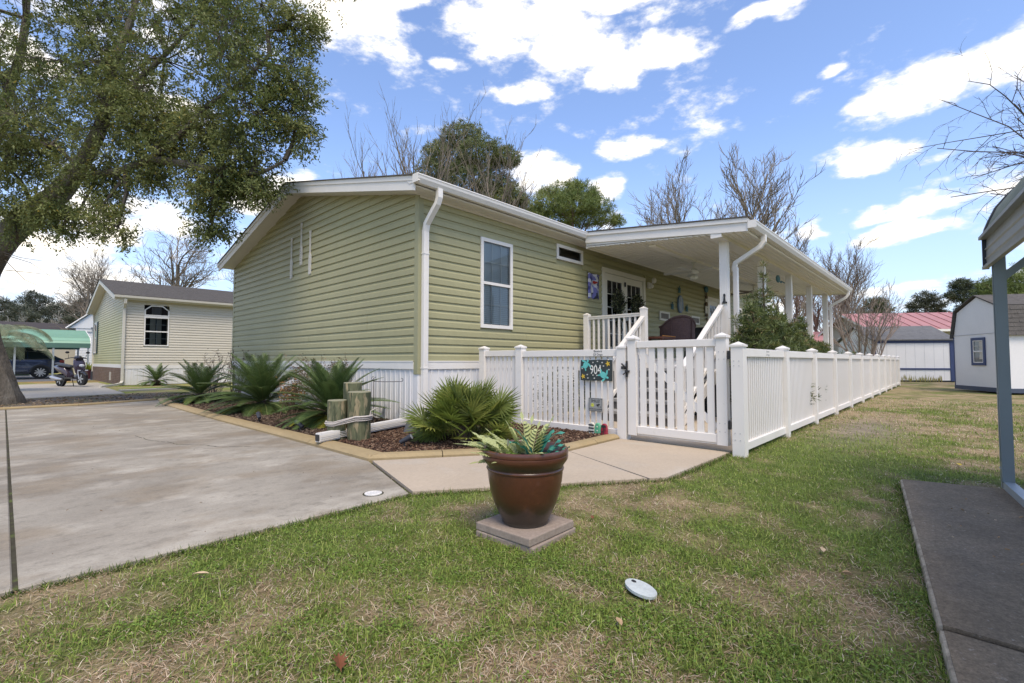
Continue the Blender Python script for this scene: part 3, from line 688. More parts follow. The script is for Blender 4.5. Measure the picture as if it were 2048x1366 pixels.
# writing on the rail
ink = mat('black_ink', (.03, .03, .03), .6); 
text('Beware', .042, ink, F1, (-.0335, -2.485+oy, 1.128), ROT_W, extrude=.0004); text('Of Dogs', .042, ink, F1, (-.0335, -2.485+oy, 1.084), ROT_W, extrude=.0004)
G = thing('gate', 'white picket gate with diagonal brace across the front walk', 'gate', (1.08, -3.5, 0))
oy = 3.5
for y0, z1, nm in ((-2.985, 1.325, 'a'), (-4.055, 1.315, 'b')):
    mb = MB(); mb.box(-.045, .045, y0+oy-.055, y0+oy+.055, .095, z1-.06); mb.cap(0, y0+oy, .055, z1-.06, .035, .010); part('gate_stile', mb, fence_m, G)
for z0, z1 in ((1.160, 1.243), (.115, .208)):
    mb = MB(); mb.box(-.036, .036, -3.995+oy, -3.045+oy, z0, z1); o = part('gate_rail', mb, fence_m, G); bv = o.modifiers.new('b', 'BEVEL'); bv.width = .004; bv.segments = 1
mb = MB(); mb.box(-.02, .02, -3.995+oy, -3.045+oy, .098, .113); part('gate_sill', mb, white2, G)
y = -3.115+oy
gk = MB(); gk.box(-.010, .010, -.038, .038, 0, .952); gkm = gk.mesh('picket', fence_m)
for i in range(8): link('picket', gkm, G, (-.004, -3.118-.1155*i+oy, .208))
d = Vector((0, -.95, -.86)).normalized(); nn = Vector((0, -d.z, d.y))*.045
a = Vector((-.002, -3.045+oy, 1.12)); b = Vector((-.002, -3.995+oy, .27))
q = [a+nn, b+nn, b-nn, a-nn]
q = [Vector((p.x, min(-3.045+oy, max(-3.995+oy, p.y)), p.z)) for p in q]
mb = MB(); mb.prism([p for p in q], [p+Vector((.022, 0, 0)) for p in q]); part('brace', mb, fence_m, G)
mb = MB()
for yy in (-4.03, -4.085):
    for zz in (1.10, 1.02, .33, .24): mb.tube([(-.046, yy+oy, zz), (-.0485, yy+oy, zz)], .006, 6)
part('screw', mb, mat('grey_plastic', (.45, .45, .45), .5), G)
mb = MB(); mb.box(-.075, -.046, -2.96+oy, -2.905+oy, .86, .885); mb.box(-.062, -.046, -2.935+oy, -2.915+oy, .80, 1.0); mb.box(-.085, -.046, -2.905+oy, -2.86+oy, .90, .935); mb.tube([(-.07, -2.90+oy, .93), (-.09, -2.87+oy, .97)], .01); mb.tube([(-.07, -2.93+oy, .87), (-.09, -2.89+oy, .83)], .008); part('latch', mb, black_metal, G)
for z in (.27, 1.02):
    mb = MB(); mb.box(-.03, .03, -4.135+oy, -4.112+oy, z, z+.09); part('hinge', mb, black_metal, G)
F2 = thing('side_fence', 'long white picket fence receding along the right side of the house', 'fence', (1.02, -4.24, 0))
NP = 12; PS = 1.765
for i in range(NP): fence_post(PS*i, 0, 1.205, F2, .06)
pk2 = MB(); pk2.box(-.019, .019, -.006, .006, 0, .95); pk2m = pk2.mesh('picket', fence_m)
for i in range(NP-1):
    rails(F2, 'x', PS*i+.06, PS*(i+1)-.06, 1.135, .055, c=0)
    npk = 22
    for j in range(npk): link('picket', pk2m, F2, (PS*i+.06+.034+(PS-.12-.068)*j/(npk-1), 0, .125))
mb = MB()
for yy in (-.02, .03):
    for zz in (1.0, .95, .25, .18): mb.tube([(-.061, yy, zz), (-.064, yy, zz)], .006, 6)
part('screw', mb, MATS['grey_plastic'], F2)
text('Beware', .038, mat('faded_ink', (.35, .35, .35), .6), F2, (.95, -.0325, 1.112), ROT_S, extrude=.0004); text('Of Dogs', .038, MATS['faded_ink'], F2, (.95, -.0325, 1.072), ROT_S, extrude=.0004)
# signs hanging on the front fence
sg = thing('number_sign', 'black slate house number sign with turquoise sea turtles and yellow starfish', 'sign', (1.052, -2.462, .88))
w2, h2 = .238, .135
out = [(-w2, -h2), (-w2*.3, -h2*1.02), (w2*.4, -h2*.98), (w2, -h2*1.01), (w2*1.01, 0), (w2, h2*.98), (w2*.2, h2*1.02), (-w2*.5, h2*.98), (-w2*.98, h2), (-w2*1.01, h2*.2)]
def ext_w(poly, x0, x1):       # polygon in sign coordinates (right, up), facing -X
    mb = MB(); r0 = [(x1, -a, b) for a, b in poly]; r1 = [(x0, -a, b) for a, b in poly]; mb.prism(r0, r1); return mb
part('slate', ext_w(out, -.012, .006), mat('painted_slate', (.035, .045, .045), .55, noise=(20., .3)), sg)
text('904', .165, mat('cream_lettering', (.75, .74, .68), .5), sg, (-.0135, 0.0, 0.0), ROT_W, extrude=.001, sx=.72)
tq = mat('turquoise_paint', (.13, .50, .46), .5, noise=(60., .2)); yel = mat('yellow_paint', (.62, .42, .04), .5); pale_sh = mat('shell_white', (.5, .5, .47), .6)
def ellipse(cx, cy, a, b, rot=0, n=14): return [(cx+a*math.cos(t)*math.cos(rot)-b*math.sin(t)*math.sin(rot), cy+a*math.cos(t)*math.sin(rot)+b*math.sin(t)*math.cos(rot)) for t in [2*PI*i/n for i in range(n)]]
def turtle(cx, cy, rot, s):
    mb = MB()
    def E_(x, y, a, b, r):
        c, s_ = math.cos(rot), math.sin(rot); e = ext_w(ellipse(cx+s*(x*c-y*s_), cy+s*(x*s_+y*c), a*s, b*s, r+rot), -.016, -.012); mb.add(e.v, e.f)
    E_(0, 0, .055, .042, 0); E_(.072, .0, .020, .015, 0); E_(.035, .055, .040, .013, 1.9); E_(.035, -.055, .040, .013, -1.9); E_(-.055, .035, .022, .010, 2.4); E_(-.055, -.035, .022, .010, -2.4)
    return mb
part('turtle_motif', turtle(-.155, .065, 1.0, .9), tq, sg); part('turtle_motif', turtle(.115, -.06, -.5, .95), tq, sg)
def star(cx, cy, r): return [(cx+(r if i % 2 == 0 else r*.4)*math.cos(PI/2+i*PI/5+.3), cy+(r if i % 2 == 0 else r*.4)*math.sin(PI/2+i*PI/5+.3)) for i in range(10)]
part('starfish_motif', ext_w(star(.185, .085, .04), -.016, -.012), yel, sg); part('starfish_motif', ext_w(star(-.195, -.085, .038), -.016, -.012), yel, sg)
mb = MB()
for cx, cy in ((-.04, .10), (.10, .10), (-.21, .02), (.20, .01), (-.12, -.105), (-.02, -.105), (.03, .115), (.0, .065), (-.09, .06), (.07, .06), (.12, .055), (-.13, -.06), (-.04, -.065), (.02, -.068)):
    e = ext_w(ellipse(cx, cy, .011, .009, n=8), -.0155, -.012); mb.add(e.v, e.f)
part('shell_motifs', mb, pale_sh, sg)
sm = thing('camera_sign', 'small grey camera warning sign with a yellow face on the picket fence', 'sign', (1.056, -2.448, .43))
part('plate', ext_w([(-.105, -.085), (.105, -.085), (.105, .085), (-.105, .085)], -.006, .004), mat('sign_grey', (.40, .40, .38), .4, metal=.3), sm)
mb = MB()
for a in ((-.10, .10, .076, .080), (-.10, .10, -.080, -.076), (-.10, -.096, -.08, .08), (.096, .10, -.08, .08)):
    e = ext_w([(a[0], a[2]), (a[1], a[2]), (a[1], a[3]), (a[0], a[3])], -.0075, -.006); mb.add(e.v, e.f)
part('border', mb, ink, sm)
text('SMILE!', .052, ink, sm, (-.0075, 0, .045), ROT_W, extrude=.0005); text("YOU'RE ON CAMERA", .021, ink, sm, (-.0075, 0, -.058), ROT_W, extrude=.0005)
part('yellow_face', ext_w(ellipse(-.045, -.008, .024, .024), -.0075, -.006), mat('smiley_yellow', (.6, .62, .1), .5), sm)
mb = MB()
for e in (ext_w(ellipse(-.053, -.002, .003, .005, n=6), -.0085, -.0075), ext_w(ellipse(-.037, -.002, .003, .005, n=6), -.0085, -.0075),
          ext_w([(.01, .0), (.06, .015), (.072, .0), (.03, -.02)], -.0075, -.006), ext_w([(.03, -.02), (.035, -.03), (.06, -.03), (.06, -.025)], -.0075, -.006), ext_w([(.07, -.02), (.082, -.02), (.082, -.032), (.07, -.032)], -.0075, -.006)): mb.add(e.v, e.f)
part('camera_symbol', mb, ink, sm)
# ================================================================ NEIGHBOURS ON THE LEFT
def stuff(o): o['kind'] = 'stuff'; return o
cream = mat('cream_vinyl_siding', (.56, .515, .42), .5, .35, noise=[(.7, .05), (10., .03)])
def algae_mat():
    m = mat('algae_stained_siding', (.56, .515, .42), .55, .3, noise=(1., .05)); nt = m.node_tree; n, l = nt.nodes, nt.links
    b = n['Principled BSDF']; src = b.inputs['Base Color'].links[0].from_socket
    t = n.new('ShaderNodeTexCoord'); s = n.new('ShaderNodeSeparateXYZ'); l.new(t.outputs['Object'], s.inputs[0])
    r = n.new('ShaderNodeMapRange'); r.interpolation_type = 'SMOOTHSTEP'; r.inputs[1].default_value = 4.3; r.inputs[2].default_value = 2.3; l.new(s.outputs['Z'], r.inputs[0])
    nz = n.new('ShaderNodeTexNoise'); nz.inputs['Scale'].default_value = .8; nz.inputs['Detail'].default_value = 5; l.new(t.outputs['Object'], nz.inputs['Vector'])
    q = n.new('ShaderNodeMapRange'); q.inputs[1].default_value = .2; q.inputs[2].default_value = .42; l.new(nz.outputs[0], q.inputs[0])
    mu = n.new('ShaderNodeMath'); mu.operation = 'MULTIPLY'; l.new(r.outputs[0], mu.inputs[0]); l.new(q.outputs[0], mu.inputs[1])
    m2 = n.new('ShaderNodeMath'); m2.operation = 'MULTIPLY'; m2.inputs[1].default_value = .8; l.new(mu.outputs[0], m2.inputs[0])
    x = n.new('ShaderNodeMix'); x.data_type = 'RGBA'; l.new(m2.outputs[0], x.inputs[0]); l.new(src, x.inputs[6]); x.inputs[7].default_value = (.40, .385, .17, 1); l.new(x.outputs[2], b.inputs['Base Color'])
    return m
NB = thing('mobile_house', 'cream mobile house with dark shingle roof, brick base and clipped corner window', 'house', (-.95, 18.8, 0))
W2, L2, E2, R2 = 8.9, 14.0, 3.5, 4.62
def lap(root, axis, fixed, out, a, b, z0, z1, ch, m, clip=None, name='siding', holes=()):
    mb = MB(); z = z0
    while z < z1-.01:
        zz = min(z+ch, z1); A, B = a, b
        if clip: A, B = clip(z+.01)
        spans = [(A, B)]
        for (h0, h1, hz0, hz1) in holes:
            if zz > hz0+.02 and z < hz1-.02:
                spans = [q for (s, e) in spans for q in ((s, min(e, h0)), (max(s, h1), e)) if q[1]-q[0] > .02]
        for A_, B_ in spans:
            pr = [(0, z), (.022, z), (.020, z+ch*.35), (.001, z+ch*.86), (0, zz)]
            if axis == 'x': r0 = [(A_, fixed+out*o, q) for o, q in pr]; r1 = [(B_, fixed+out*o, q) for o, q in pr]
            else: r0 = [(fixed+out*o, A_, q) for o, q in pr]; r1 = [(fixed+out*o, B_, q) for o, q in pr]
            mb.prism(r0, r1)
        z += ch
    return stuff(part(name, mb, m, root))
lap(NB, 'x', 0, -1, .06, L2, .82, E2, .110, cream, holes=[(.66, 1.53, 1.62, 3.36)])
g2 = (R2-E2)/(W2/2)
lap(NB, 'y', 0, -1, .06, W2, .82, R2-.05, .110, algae_mat(), clip=lambda z: (max(.06, (z-E2)/g2), W2-max(.06, (z-E2)/g2)))
mb = MB(); mb.box(.003, .10, .01, W2-.05, .02, E2); mb.box(.01, .66, .003, .1, .02, E2); mb.box(1.53, L2, .003, .1, .02, E2); mb.box(.66, 1.53, .003, .1, .02, 1.62); mb.box(.66, 1.53, .003, .1, 3.36, E2)
mb.box(.2, L2, .35, W2-.1, .02, E2); mb.extX([(.15, E2), (W2-.15, E2), (W2/2, R2-.04)], .004, L2); part('wall_core', mb, cream, NB)
mb = MB(); mb.box(.68, 1.5, .33, .345, 1.6, 3.4); part('interior', mb, dark_in, NB)
mb = MB(); mb.box(-.018, .06, -.018, 0, .7, E2); mb.box(-.018, 0, 0, .06, .7, E2); part('corner_trim', mb, cream, NB)
mb = MB(); mb.box(.06, L2, -.022, 0, .68, .82); mb.box(-.03, 0, .06, W2, .72, .86); part('skirt_band', mb, white2, NB)
mb = MB()
for i in range(70):
    x = .1+.2*i
    if x > L2: break
    mb.box(x, x+.19, -.006, .002, .02, .68); mb.box(x+.04, x+.07, -.018, -.006, .02, .68)
stuff(part('skirting_panels', mb, skirt_m, NB))
brick_m = mat('brown_brick', (.17, .115, .085), .9, .2, noise=[(4., .35), (50., .25)], bump=(60., .5, .005))
mb = MB(); rr = random.Random(4)
for r in range(10):
    y = .06 - (.11 if r % 2 else 0)
    while y < W2:
        p = rr.uniform(0, .006); mb.box(-.03-p, -.005, max(.03, y), min(W2, y+.21), .02+.07*r, .02+.07*r+.06); y += .222
stuff(part('bricks', mb, brick_m, NB)); mb = MB(); mb.box(-.022, .003, .02, W2, .0, .72); part('mortar', mb, mat('pale_mortar', (.30, .27, .23), .95, .1), NB)
mb = MB(); mb.box(-.05, -.03, 2.55, 2.95, .15, .52); part('vent_cover', mb, mat('weathered_tin', (.42, .38, .32), .6, noise=(8., .2)), NB)
mb = MB(); mb.extX([(-.30, E2+.14), (W2/2, R2+.19), (W2+.30, E2+.14), (W2+.3, E2), (W2-.02, E2), (W2/2, R2), (.02, E2), (-.30, E2)], -.34, L2); part('roof_deck', mb, mat('cream_trim', (.55, .52, .44), .5), NB)
for s in (1, -1):
    f = (lambda y: y) if s == 1 else (lambda y: W2-y)
    mb = MB(); mb.prism([(-.37, f(-.34), E2+.15), (-.37, f(W2/2-.0005), R2+.20), (-.37, f(W2/2-.0005), R2+.225), (-.37, f(-.34), E2+.175)], [(L2, f(-.34), E2+.15), (L2, f(W2/2-.0005), R2+.20), (L2, f(W2/2-.0005), R2+.225), (L2, f(-.34), E2+.175)]); part('shingle_sheet', mb, shingle, NB)
    mb = MB()                                       # shingle courses as low steps
    for k in range(26):
        t0, t1 = k/26, (k+1)/26; y0, y1 = -.34+(W2/2+.34)*t0, -.34+(W2/2+.34)*t1; zz0, zz1 = E2+.177+(R2-E2+.05)*t0, E2+.177+(R2-E2+.05)*t1
        if s == 1: mb.prism([(-.37, y0, zz0), (-.37, y0, zz0+.008), (-.37, y1, zz1)], [(L2, y0, zz0), (L2, y0, zz0+.008), (L2, y1, zz1)])
    if s == 1: stuff(part('shingle_courses', mb, shingle, NB))
mb = MB(); mb.extX([(-.30, E2+.145), (-.41, E2+.145), (-.40, E2+.06), (-.36, E2+.035), (-.30, E2+.035)][::-1], -.36, L2); part('gutter', mb, MATS['cream_trim'], NB)
mb = MB(); mb.rtube([(.0, -.33, E2+.03), (.0, -.30, E2-.15), (.0, -.07, E2-.35), (.0, -.06, .16)], .09, .07, Vector((1, 0, 0))); mb.rtube([(.0, -.06, .18), (-.05, -.2, .10), (-.25, -.6, .07), (-.85, -1.75, .055)], .09, .07, Vector((1, 0, 0))); part('downspout', mb, MATS['cream_trim'], NB)
mb = MB(); mb.rtube([(-.05, W2+.1, E2+.03), (-.03, W2, 3.0), (-.03, W2, .45)], .09, .08, Vector((1, 0, 0))); part('downspout', mb, MATS['cream_trim'], NB)
mb = MB(); mb.tube([(-.03, W2, .45), (-.03, W2, .0)], .08, 8); part('drain_boot', mb, black_plastic, NB)
mb = MB(); zc_ = lambda y: E2+.18+(R2-E2+.05)*(y+.34)/(W2/2+.34)
mb.lathe([(.10, 0), (.06, .05), (.03, .06), (.03, .30), (0.001, .30)], 8, (7.2, 3.2, zc_(3.2))); part('roof_vent', mb, black_metal, NB, smooth=True)
mb = MB(); mb.box(8.1, 8.7, 3.75, 4.15, zc_(3.9)-.02, zc_(3.9)+.14); part('ridge_vent', mb, mat('brown_vent', (.13, .09, .075), .7), NB)
mb = MB(); mb.lathe([(.07, 0), (.07, .15), (.001, .15)], 8, (5.9, 2.4, zc_(2.4))); part('roof_vent', mb, white2, NB)
wo_ = window(NB, .86, 1.22, (.665, 0, 1.63), 0, muntins=(2, 2), curtains=True, blinds=False, frame=.045)
oc = [(.665, 2.90), (1.525, 2.90), (1.525, 3.14), (1.30, 3.34), (.89, 3.34), (.665, 3.14)]
def inset(p, d):
    cx = sum(a for a, b in p)/len(p); cy = (2.90+3.34)/2; return [(a+(cx-a)*d/.43, b+(cy-b)*d/.22) for a, b in p]
ins = inset(oc, .045); mb = MB(); n = 6
for i in range(n):
    a, b, c, d = oc[i], oc[(i+1) % n], ins[(i+1) % n], ins[i]; mb.prism([(p[0], .02, p[1]) for p in (a, b, c, d)], [(p[0], -.04, p[1]) for p in (a, b, c, d)])
tr = part('transom_window', mb, white2, NB)
mb = MB(); mb.add([(p[0], -.012, p[1]) for p in ins], [tuple(range(6))]); part('pane', mb, glass_dk, tr)
mb = MB(); mb.add([(.93+.03*i, .06+.01*(i % 2), z) for i in range(12) for z in (2.92, 3.3)], [(2*i, 2*i+2, 2*i+3, 2*i+1) for i in range(11)]); part('curtain', mb, curtain_m, tr)
mb = MB(); mb.box(.66, 1.53, -.03, .05, 2.85, 2.895); part('mullion', mb, white2, NB)
window(NB, .85, 1.6, (-.02, 8.6, 1.4), -PI/2, muntins=(2, 2), blinds=True, frame=.06, g=glass_dk)
shut = mat('dark_green_shutter', (.025, .045, .045), .5)
for y0 in (7.35, 8.62):
    mb = MB(); mb.box(-.05, -.013, y0, y0+.36, 1.38, 3.02)
    for k in range(28): mb.box(-.058, -.05, y0+.04, y0+.32, 1.43+.055*k, 1.43+.055*k+.03)
    part('shutter', mb, shut, NB)
# green carport and the blue car below it
GC = thing('carport', 'green metal carport roof over the dark blue car', 'carport', (-.9, 30, 0))
cg = mat('pale_green_metal', (.20, .36, .25), .45, .5, noise=(1., .06)); cgd = mat('deep_green_metal', (.085, .17, .135), .45, .5)
prof = [(-.04, 1.99), (.04, 2.13), (.3, 2.32), (1.2, 2.52), (2.7, 2.84), (4.2, 2.52), (5.1, 2.32), (5.4, 2.0)]
x0 = -8.5
for i in range(len(prof)-1):
    (ya, za), (yb, zb) = prof[i], prof[i+1]; ns = max(1, round(math.hypot(yb-ya, zb-za)/.26))
    for k in range(ns):
        a = (ya+(yb-ya)*k/ns, za+(zb-za)*k/ns); b = (ya+(yb-ya)*(k+1)/ns, za+(zb-za)*(k+1)/ns)
        mb = MB(); mb.prism([(x0, a[0], a[1]), (x0, b[0], b[1]-.02), (x0, b[0], b[1]-.045), (x0, a[0], a[1]-.03)], [(.0, a[0], a[1]), (.0, b[0], b[1]-.02), (0, b[0], b[1]-.045), (0, a[0], a[1]-.03)]); part('roof_panel', mb, cg, GC)
mb = MB(); mb.box(x0, 0, -.06, -.03, 1.73, 1.99); part('side_panel', mb, cgd, GC); mb = MB(); mb.box(x0, 0, 5.38, 5.41, 1.73, 1.99); part('side_panel', mb, cgd, GC)
for i in range(len(prof)-1):
    (ya, za), (yb, zb) = prof[i], prof[i+1]; mb = MB(); mb.prism([(.0, ya, za+.01), (.0, yb, zb+.01), (.0, yb, zb-.09), (.0, ya, za-.09)], [(.03, ya, za+.01), (.03, yb, zb+.01), (.03, yb, zb-.09), (.03, ya, za-.09)]); part('end_trim', mb, white2, GC)
steel = mat('galvanised_steel', (.36, .40, .42), .45, .5, metal=.35, noise=(3., .08))
for x in (-.08, -1.5, -2.95, -4.4, -6.0):
    for y in (0, 5.35): mb = MB(); mb.box(x-.04, x+.04, y-.04, y+.04, 0, 1.75); part('post', mb, steel, GC)
BC = thing('carport', 'small light blue carport standing behind the green one', 'carport', (-1.6, 38, 0))
mb = MB(); mb.box(-6, -.2, 0, 5, 2.02, 2.2); part('roof_panel', mb, mat('sky_blue_metal', (.16, .32, .52), .5), BC)
for x in (-.4, -1.4, -2.6): mb = MB(); mb.box(x-.04, x+.04, 0, .08, 0, 2.02); part('post', mb, steel, BC)
# car (rear to the right)
CARR = thing('parked_car', 'dark blue estate car with silver wheels parked under the green carport', 'car', (-4.25, 32.05, .03))
paint = mat('navy_car_paint', (.022, .035, .085), .22, .5, metal=.3, coat=.6)
def car_profile_section(x, pts): return pts
# side outline stations along x (front -2.4 .. rear 2.4): (x, half width, z bottom, z belt, z roof, roof half width)
st_ = [(-2.42, .70, .45, .66, .70, .60), (-2.30, .82, .30, .78, .84, .68), (-1.7, .90, .24, .93, .99, .74), (-1.15, .91, .22, 1.0, 1.06, .74), (-.55, .91, .22, 1.02, 1.52, .60), (.1, .92, .22, 1.03, 1.62, .62), (.9, .92, .22, 1.04, 1.62, .62), (1.6, .91, .24, 1.06, 1.55, .60), (2.1, .88, .28, 1.08, 1.20, .62), (2.36, .82, .36, 1.0, 1.06, .62), (2.42, .72, .46, .85, .9, .55)]
mb = MB(); rings = []
for (x, w, zb, zm, zr, rw) in st_:
    half = [(w*.86, zb), (w, zb+.12), (w, zm-.15), (w*.975, zm), (rw+.06, zr-.07), (rw*.85, zr)]
    rings.append([(x, -a, z) for a, z in half] + [(x, a, z) for a, z in half[::-1]])
k = len(rings[0])
for r in rings: mb.v += r
for i in range(len(rings)-1):
    for j in range(k): mb.f.append((i*k+j, i*k+(j+1) % k, (i+1)*k+(j+1) % k, (i+1)*k+j))
mb.f.append(tuple(range(k))[::-1]); mb.f.append(tuple((len(rings)-1)*k+j for j in range(k)))
body = part('body', mb, paint, CARR, smooth=True)
dglass = mat('tinted_car_glass', (.015, .02, .025), .08, .6)
for s in (-1, 1):
    def P(x, t, o=.008):      # point on the greenhouse side, t from belt (0) to roof (1)
        for a, b in zip(st_, st_[1:]):
            if a[0] <= x <= b[0]:
                u = (x-a[0])/(b[0]-a[0]); L_ = [a[i]+(b[i]-a[i])*u for i in range(6)]; break
        w = L_[1]*.975; z0 = L_[3]; z1 = L_[4]-.07; rw = L_[5]+.06
        return (x, s*(w+(rw-w)*t+o), z0+(z1-z0)*t)
    for xa, xb in ((-.95, -.02), (.04, .88), (.93, 1.75)):
        mb = MB(); n = 5; q = [P(xa+(xb-xa)*i/n, .08) for i in range(n+1)]+[P(xa+(xb-xa)*i/n if xb < 1.7 else xa+(xb-.18-xa)*i/n, .9) for i in range(n, -1, -1)]
        mb.add(q, [(i, i+1, 2*n-i, 2*n+1-i) for i in range(n)]); part('side_window', mb, dglass, CARR)
    mb = MB(); mb.tube([P(-.9, .95, .012), P(0, .95, .012), P(.9, .95, .012), P(1.5, .92, .012), P(1.95, .35, .012), P(1.75, .04, .012), P(0, .03, .012), P(-.9, .03, .012)], .011, 5); part('chrome_strip', mb, mat('chrome', (.6, .6, .6), .2, metal=1.), CARR)
    for x in (-1.48, 1.42):
        mb = MB(); mb.tube([(x, s*.72, .345), (x, s*.925, .345)], .36, 24); wh = part('wheel', mb, mat('tyre_rubber', (.02, .02, .02), .85), CARR, smooth=True)
        mb = MB()
        for k_ in range(10):
            t = 2*PI*k_/10+.2; c, d = math.cos(t), math.sin(t); e = .035 if k_ % 2 else .02
            mb.prism([(x+c*.05-d*e, s*.927, .345+d*.05+c*e), (x+c*.05+d*e, s*.927, .345+d*.05-c*e), (x+c*.235+d*e, s*.927, .345+d*.235-c*e), (x+c*.235-d*e, s*.927, .345+d*.235+c*e)], [(x+c*.05-d*e, s*.935, .345+d*.05+c*e), (x+c*.05+d*e, s*.935, .345+d*.05-c*e), (x+c*.235+d*e, s*.935, .345+d*.235-c*e), (x+c*.235-d*e, s*.935, .345+d*.235+c*e)])
        mb.tube([(x, s*.926, .345), (x, s*.938, .345)], .06, 12); part('rim', mb, mat('alloy_silver', (.55, .56, .58), .3, metal=.8), wh)
        mb = MB(); n = 16; q = [(x+.44*math.cos(PI*i/n), s*.928, .34+.44*math.sin(PI*i/n)) for i in range(n+1)]; q2 = [(x+.36*math.cos(PI*i/n), s*.932, .34+.36*math.sin(PI*i/n)) for i in range(n+1)]
        mb.add(q+q2, [(i, i+1, n+2+i, n+1+i) for i in range(n)]); part('wheel_arch', mb, black_plastic, CARR)
    mb = MB(); mb.box(-1.05, 1.0, s*.93-.012, s*.93+.012, .25, .38); part('sill', mb, black_plastic, CARR)
    mb = MB(); mb.box(-.75, 1.5, s*.56-.015, s*.56+.015, 1.62, 1.66); part('roof_rail', mb, black_plastic, CARR)
    mb = MB(); mb.box(2.18, 2.38, s*.80-.09, s*.80+.09, .88, 1.02); part('tail_light', mb, mat('red_lens', (.28, .03, .03), .2), CARR)
    mb = MB(); mb.box(-2.4, -2.2, s*.68-.12, s*.68+.12, .68, .78); part('headlight', mb, mat('lamp_lens', (.6, .62, .65), .15), CARR)
    mb = MB(); mb.box(-.98, -.85, s*1.0-.06, s*1.0+.06, 1.03, 1.16); part('mirror', mb, paint, CARR)
mb = MB(); mb.box(2.30, 2.46, -.75, .75, .34, .58); part('bumper', mb, black_plastic, CARR); mb = MB(); mb.add([(1.68, -.55, 1.5), (2.08, -.58, 1.19), (2.08, .58, 1.19), (1.68, .55, 1.5)], [(0, 1, 2, 3)]); part('rear_window', mb, dglass, CARR)
mb = MB(); mb.add([(-1.13, -.66, 1.08), (-.57, -.56, 1.51), (-.57, .56, 1.51), (-1.13, .66, 1.08)], [(0, 1, 2, 3)]); part('windscreen', mb, dglass, CARR)
# scooter (local x forward)
SC = thing('scooter', 'black motor scooter standing on its centre stand beside the cream house', 'scooter', (-2.45, 18.9, .025), math.radians(-66))
blk = mat('glossy_black_plastic', (.02, .018, .022), .2, .5, coat=.5); plum = mat('dark_plum_paint', (.05, .035, .05), .25, .5, coat=.5); silver = mat('silver_paint', (.5, .5, .52), .3, metal=.6)
def loft(secs, n=12):
    mb = MB(); 
    for (x, z, w, h, y) in secs:
        for j in range(n): t = 2*PI*j/n; mb.v.append((x, y+w*math.copysign(abs(math.cos(t))**.7, math.cos(t)), z+h*math.copysign(abs(math.sin(t))**.7, math.sin(t))))
    for i in range(len(secs)-1):
        for j in range(n): mb.f.append((i*n+j, i*n+(j+1) % n, (i+1)*n+(j+1) % n, (i+1)*n+j))
    mb.f.append(tuple(range(n))[::-1]); mb.f.append(tuple((len(secs)-1)*n+j for j in range(n))); return mb
for x, z in ((.66, .30), (-.60, .24)):
    mb = MB(); mb.tube([(x, -.055, z), (x, .055, z)], .245, 22); wh = part('wheel', mb, MATS['tyre_rubber'], SC, smooth=True)
    mb = MB()
    for k_ in range(5):
        t = 2*PI*k_/5; c, d = math.cos(t), math.sin(t); e = .025
        for s in (-.058, .058): mb.prism([(x-d*e, s, z+c*e), (x+d*e, s, z-c*e), (x+c*.16+d*e, s, z+d*.16-c*e), (x+c*.16-d*e, s, z+d*.16+c*e)], [(x-d*e, s*1.08, z+c*e), (x+d*e, s*1.08, z-c*e), (x+c*.16+d*e, s*1.08, z+d*.16-c*e), (x+c*.16-d*e, s*1.08, z+d*.16+c*e)])
    part('rim', mb, MATS['alloy_silver'], wh)
part('front_fairing', loft([(.50, .45, .05, .06, 0), (.52, .62, .17, .16, 0), (.46, .82, .20, .16, 0), (.40, .98, .17, .10, 0), (.36, 1.06, .10, .04, 0)]), plum, SC, smooth=True)
part('front_mudguard', loft([(.42, .46, .05, .05, 0), (.60, .56, .08, .04, 0), (.80, .53, .07, .035, 0), (.92, .42, .04, .03, 0)]), blk, SC, smooth=True)
part('headlight_cowl', loft([(.30, 1.06, .10, .05, 0), (.38, 1.10, .14, .07, 0), (.48, 1.06, .12, .05, 0)]), blk, SC, smooth=True)
mb = MB(); mb.ball((.60, 0, .80), .07, 10, (.5, 1.3, .8)); part('headlight', mb, MATS['lamp_lens'], SC, smooth=True)
mb = MB(); mb.box(-.10, .38, -.17, .17, .30, .36); part('floorboard', mb, blk, SC)
part('rear_body', loft([(-.05, .42, .12, .12, 0), (-.20, .58, .17, .16, 0), (-.55, .66, .17, .12, 0), (-.90, .74, .09, .06, 0)]), plum, SC, smooth=True)
part('seat', loft([(.02, .74, .08, .03, 0), (-.15, .78, .15, .05, 0), (-.55, .82, .15, .05, 0), (-.85, .88, .09, .04, 0)]), black_plastic, SC, smooth=True)
mb = MB(); mb.tube([(.60, .07, .30), (.42, .07, .80)], .022); mb.tube([(.60, -.07, .30), (.42, -.07, .80)], .022); part('fork', mb, silver, SC)
mb = MB(); mb.tube([(.26, -.36, 1.05), (.33, -.2, 1.10), (.35, 0, 1.10), (.33, .2, 1.10), (.26, .36, 1.05)], .016); part('handlebar', mb, black_metal, SC)
for s in (-1, 1):
    mb = MB(); mb.tube([(.30, s*.26, 1.08), (.34, s*.30, 1.22)], .007); mb.ball((.34, s*.33, 1.30), .07, 10, (.35, 1.0, .65)); part('mirror', mb, black_metal, SC, smooth=True)
    mb = MB(); mb.box(.66, .69, s*.12-.04, s*.12+.04, .60, .64); part('indicator', mb, MATS['lamp_lens'], SC)
mb = MB(); mb.tube([(-.25, -.16, .28), (-.50, -.18, .30), (-.85, -.2, .36)], [.03, .06, .05], 10); part('exhaust', mb, silver, SC, smooth=True)
mb = MB(); mb.tube([(-.15, .12, .26), (-.2, .2, .0)], .014); mb.tube([(-.15, -.12, .26), (-.2, -.2, .0)], .014); mb.tube([(-.2, -.2, .008), (-.2, .2, .008)], .012); part('centre_stand', mb, black_metal, SC)
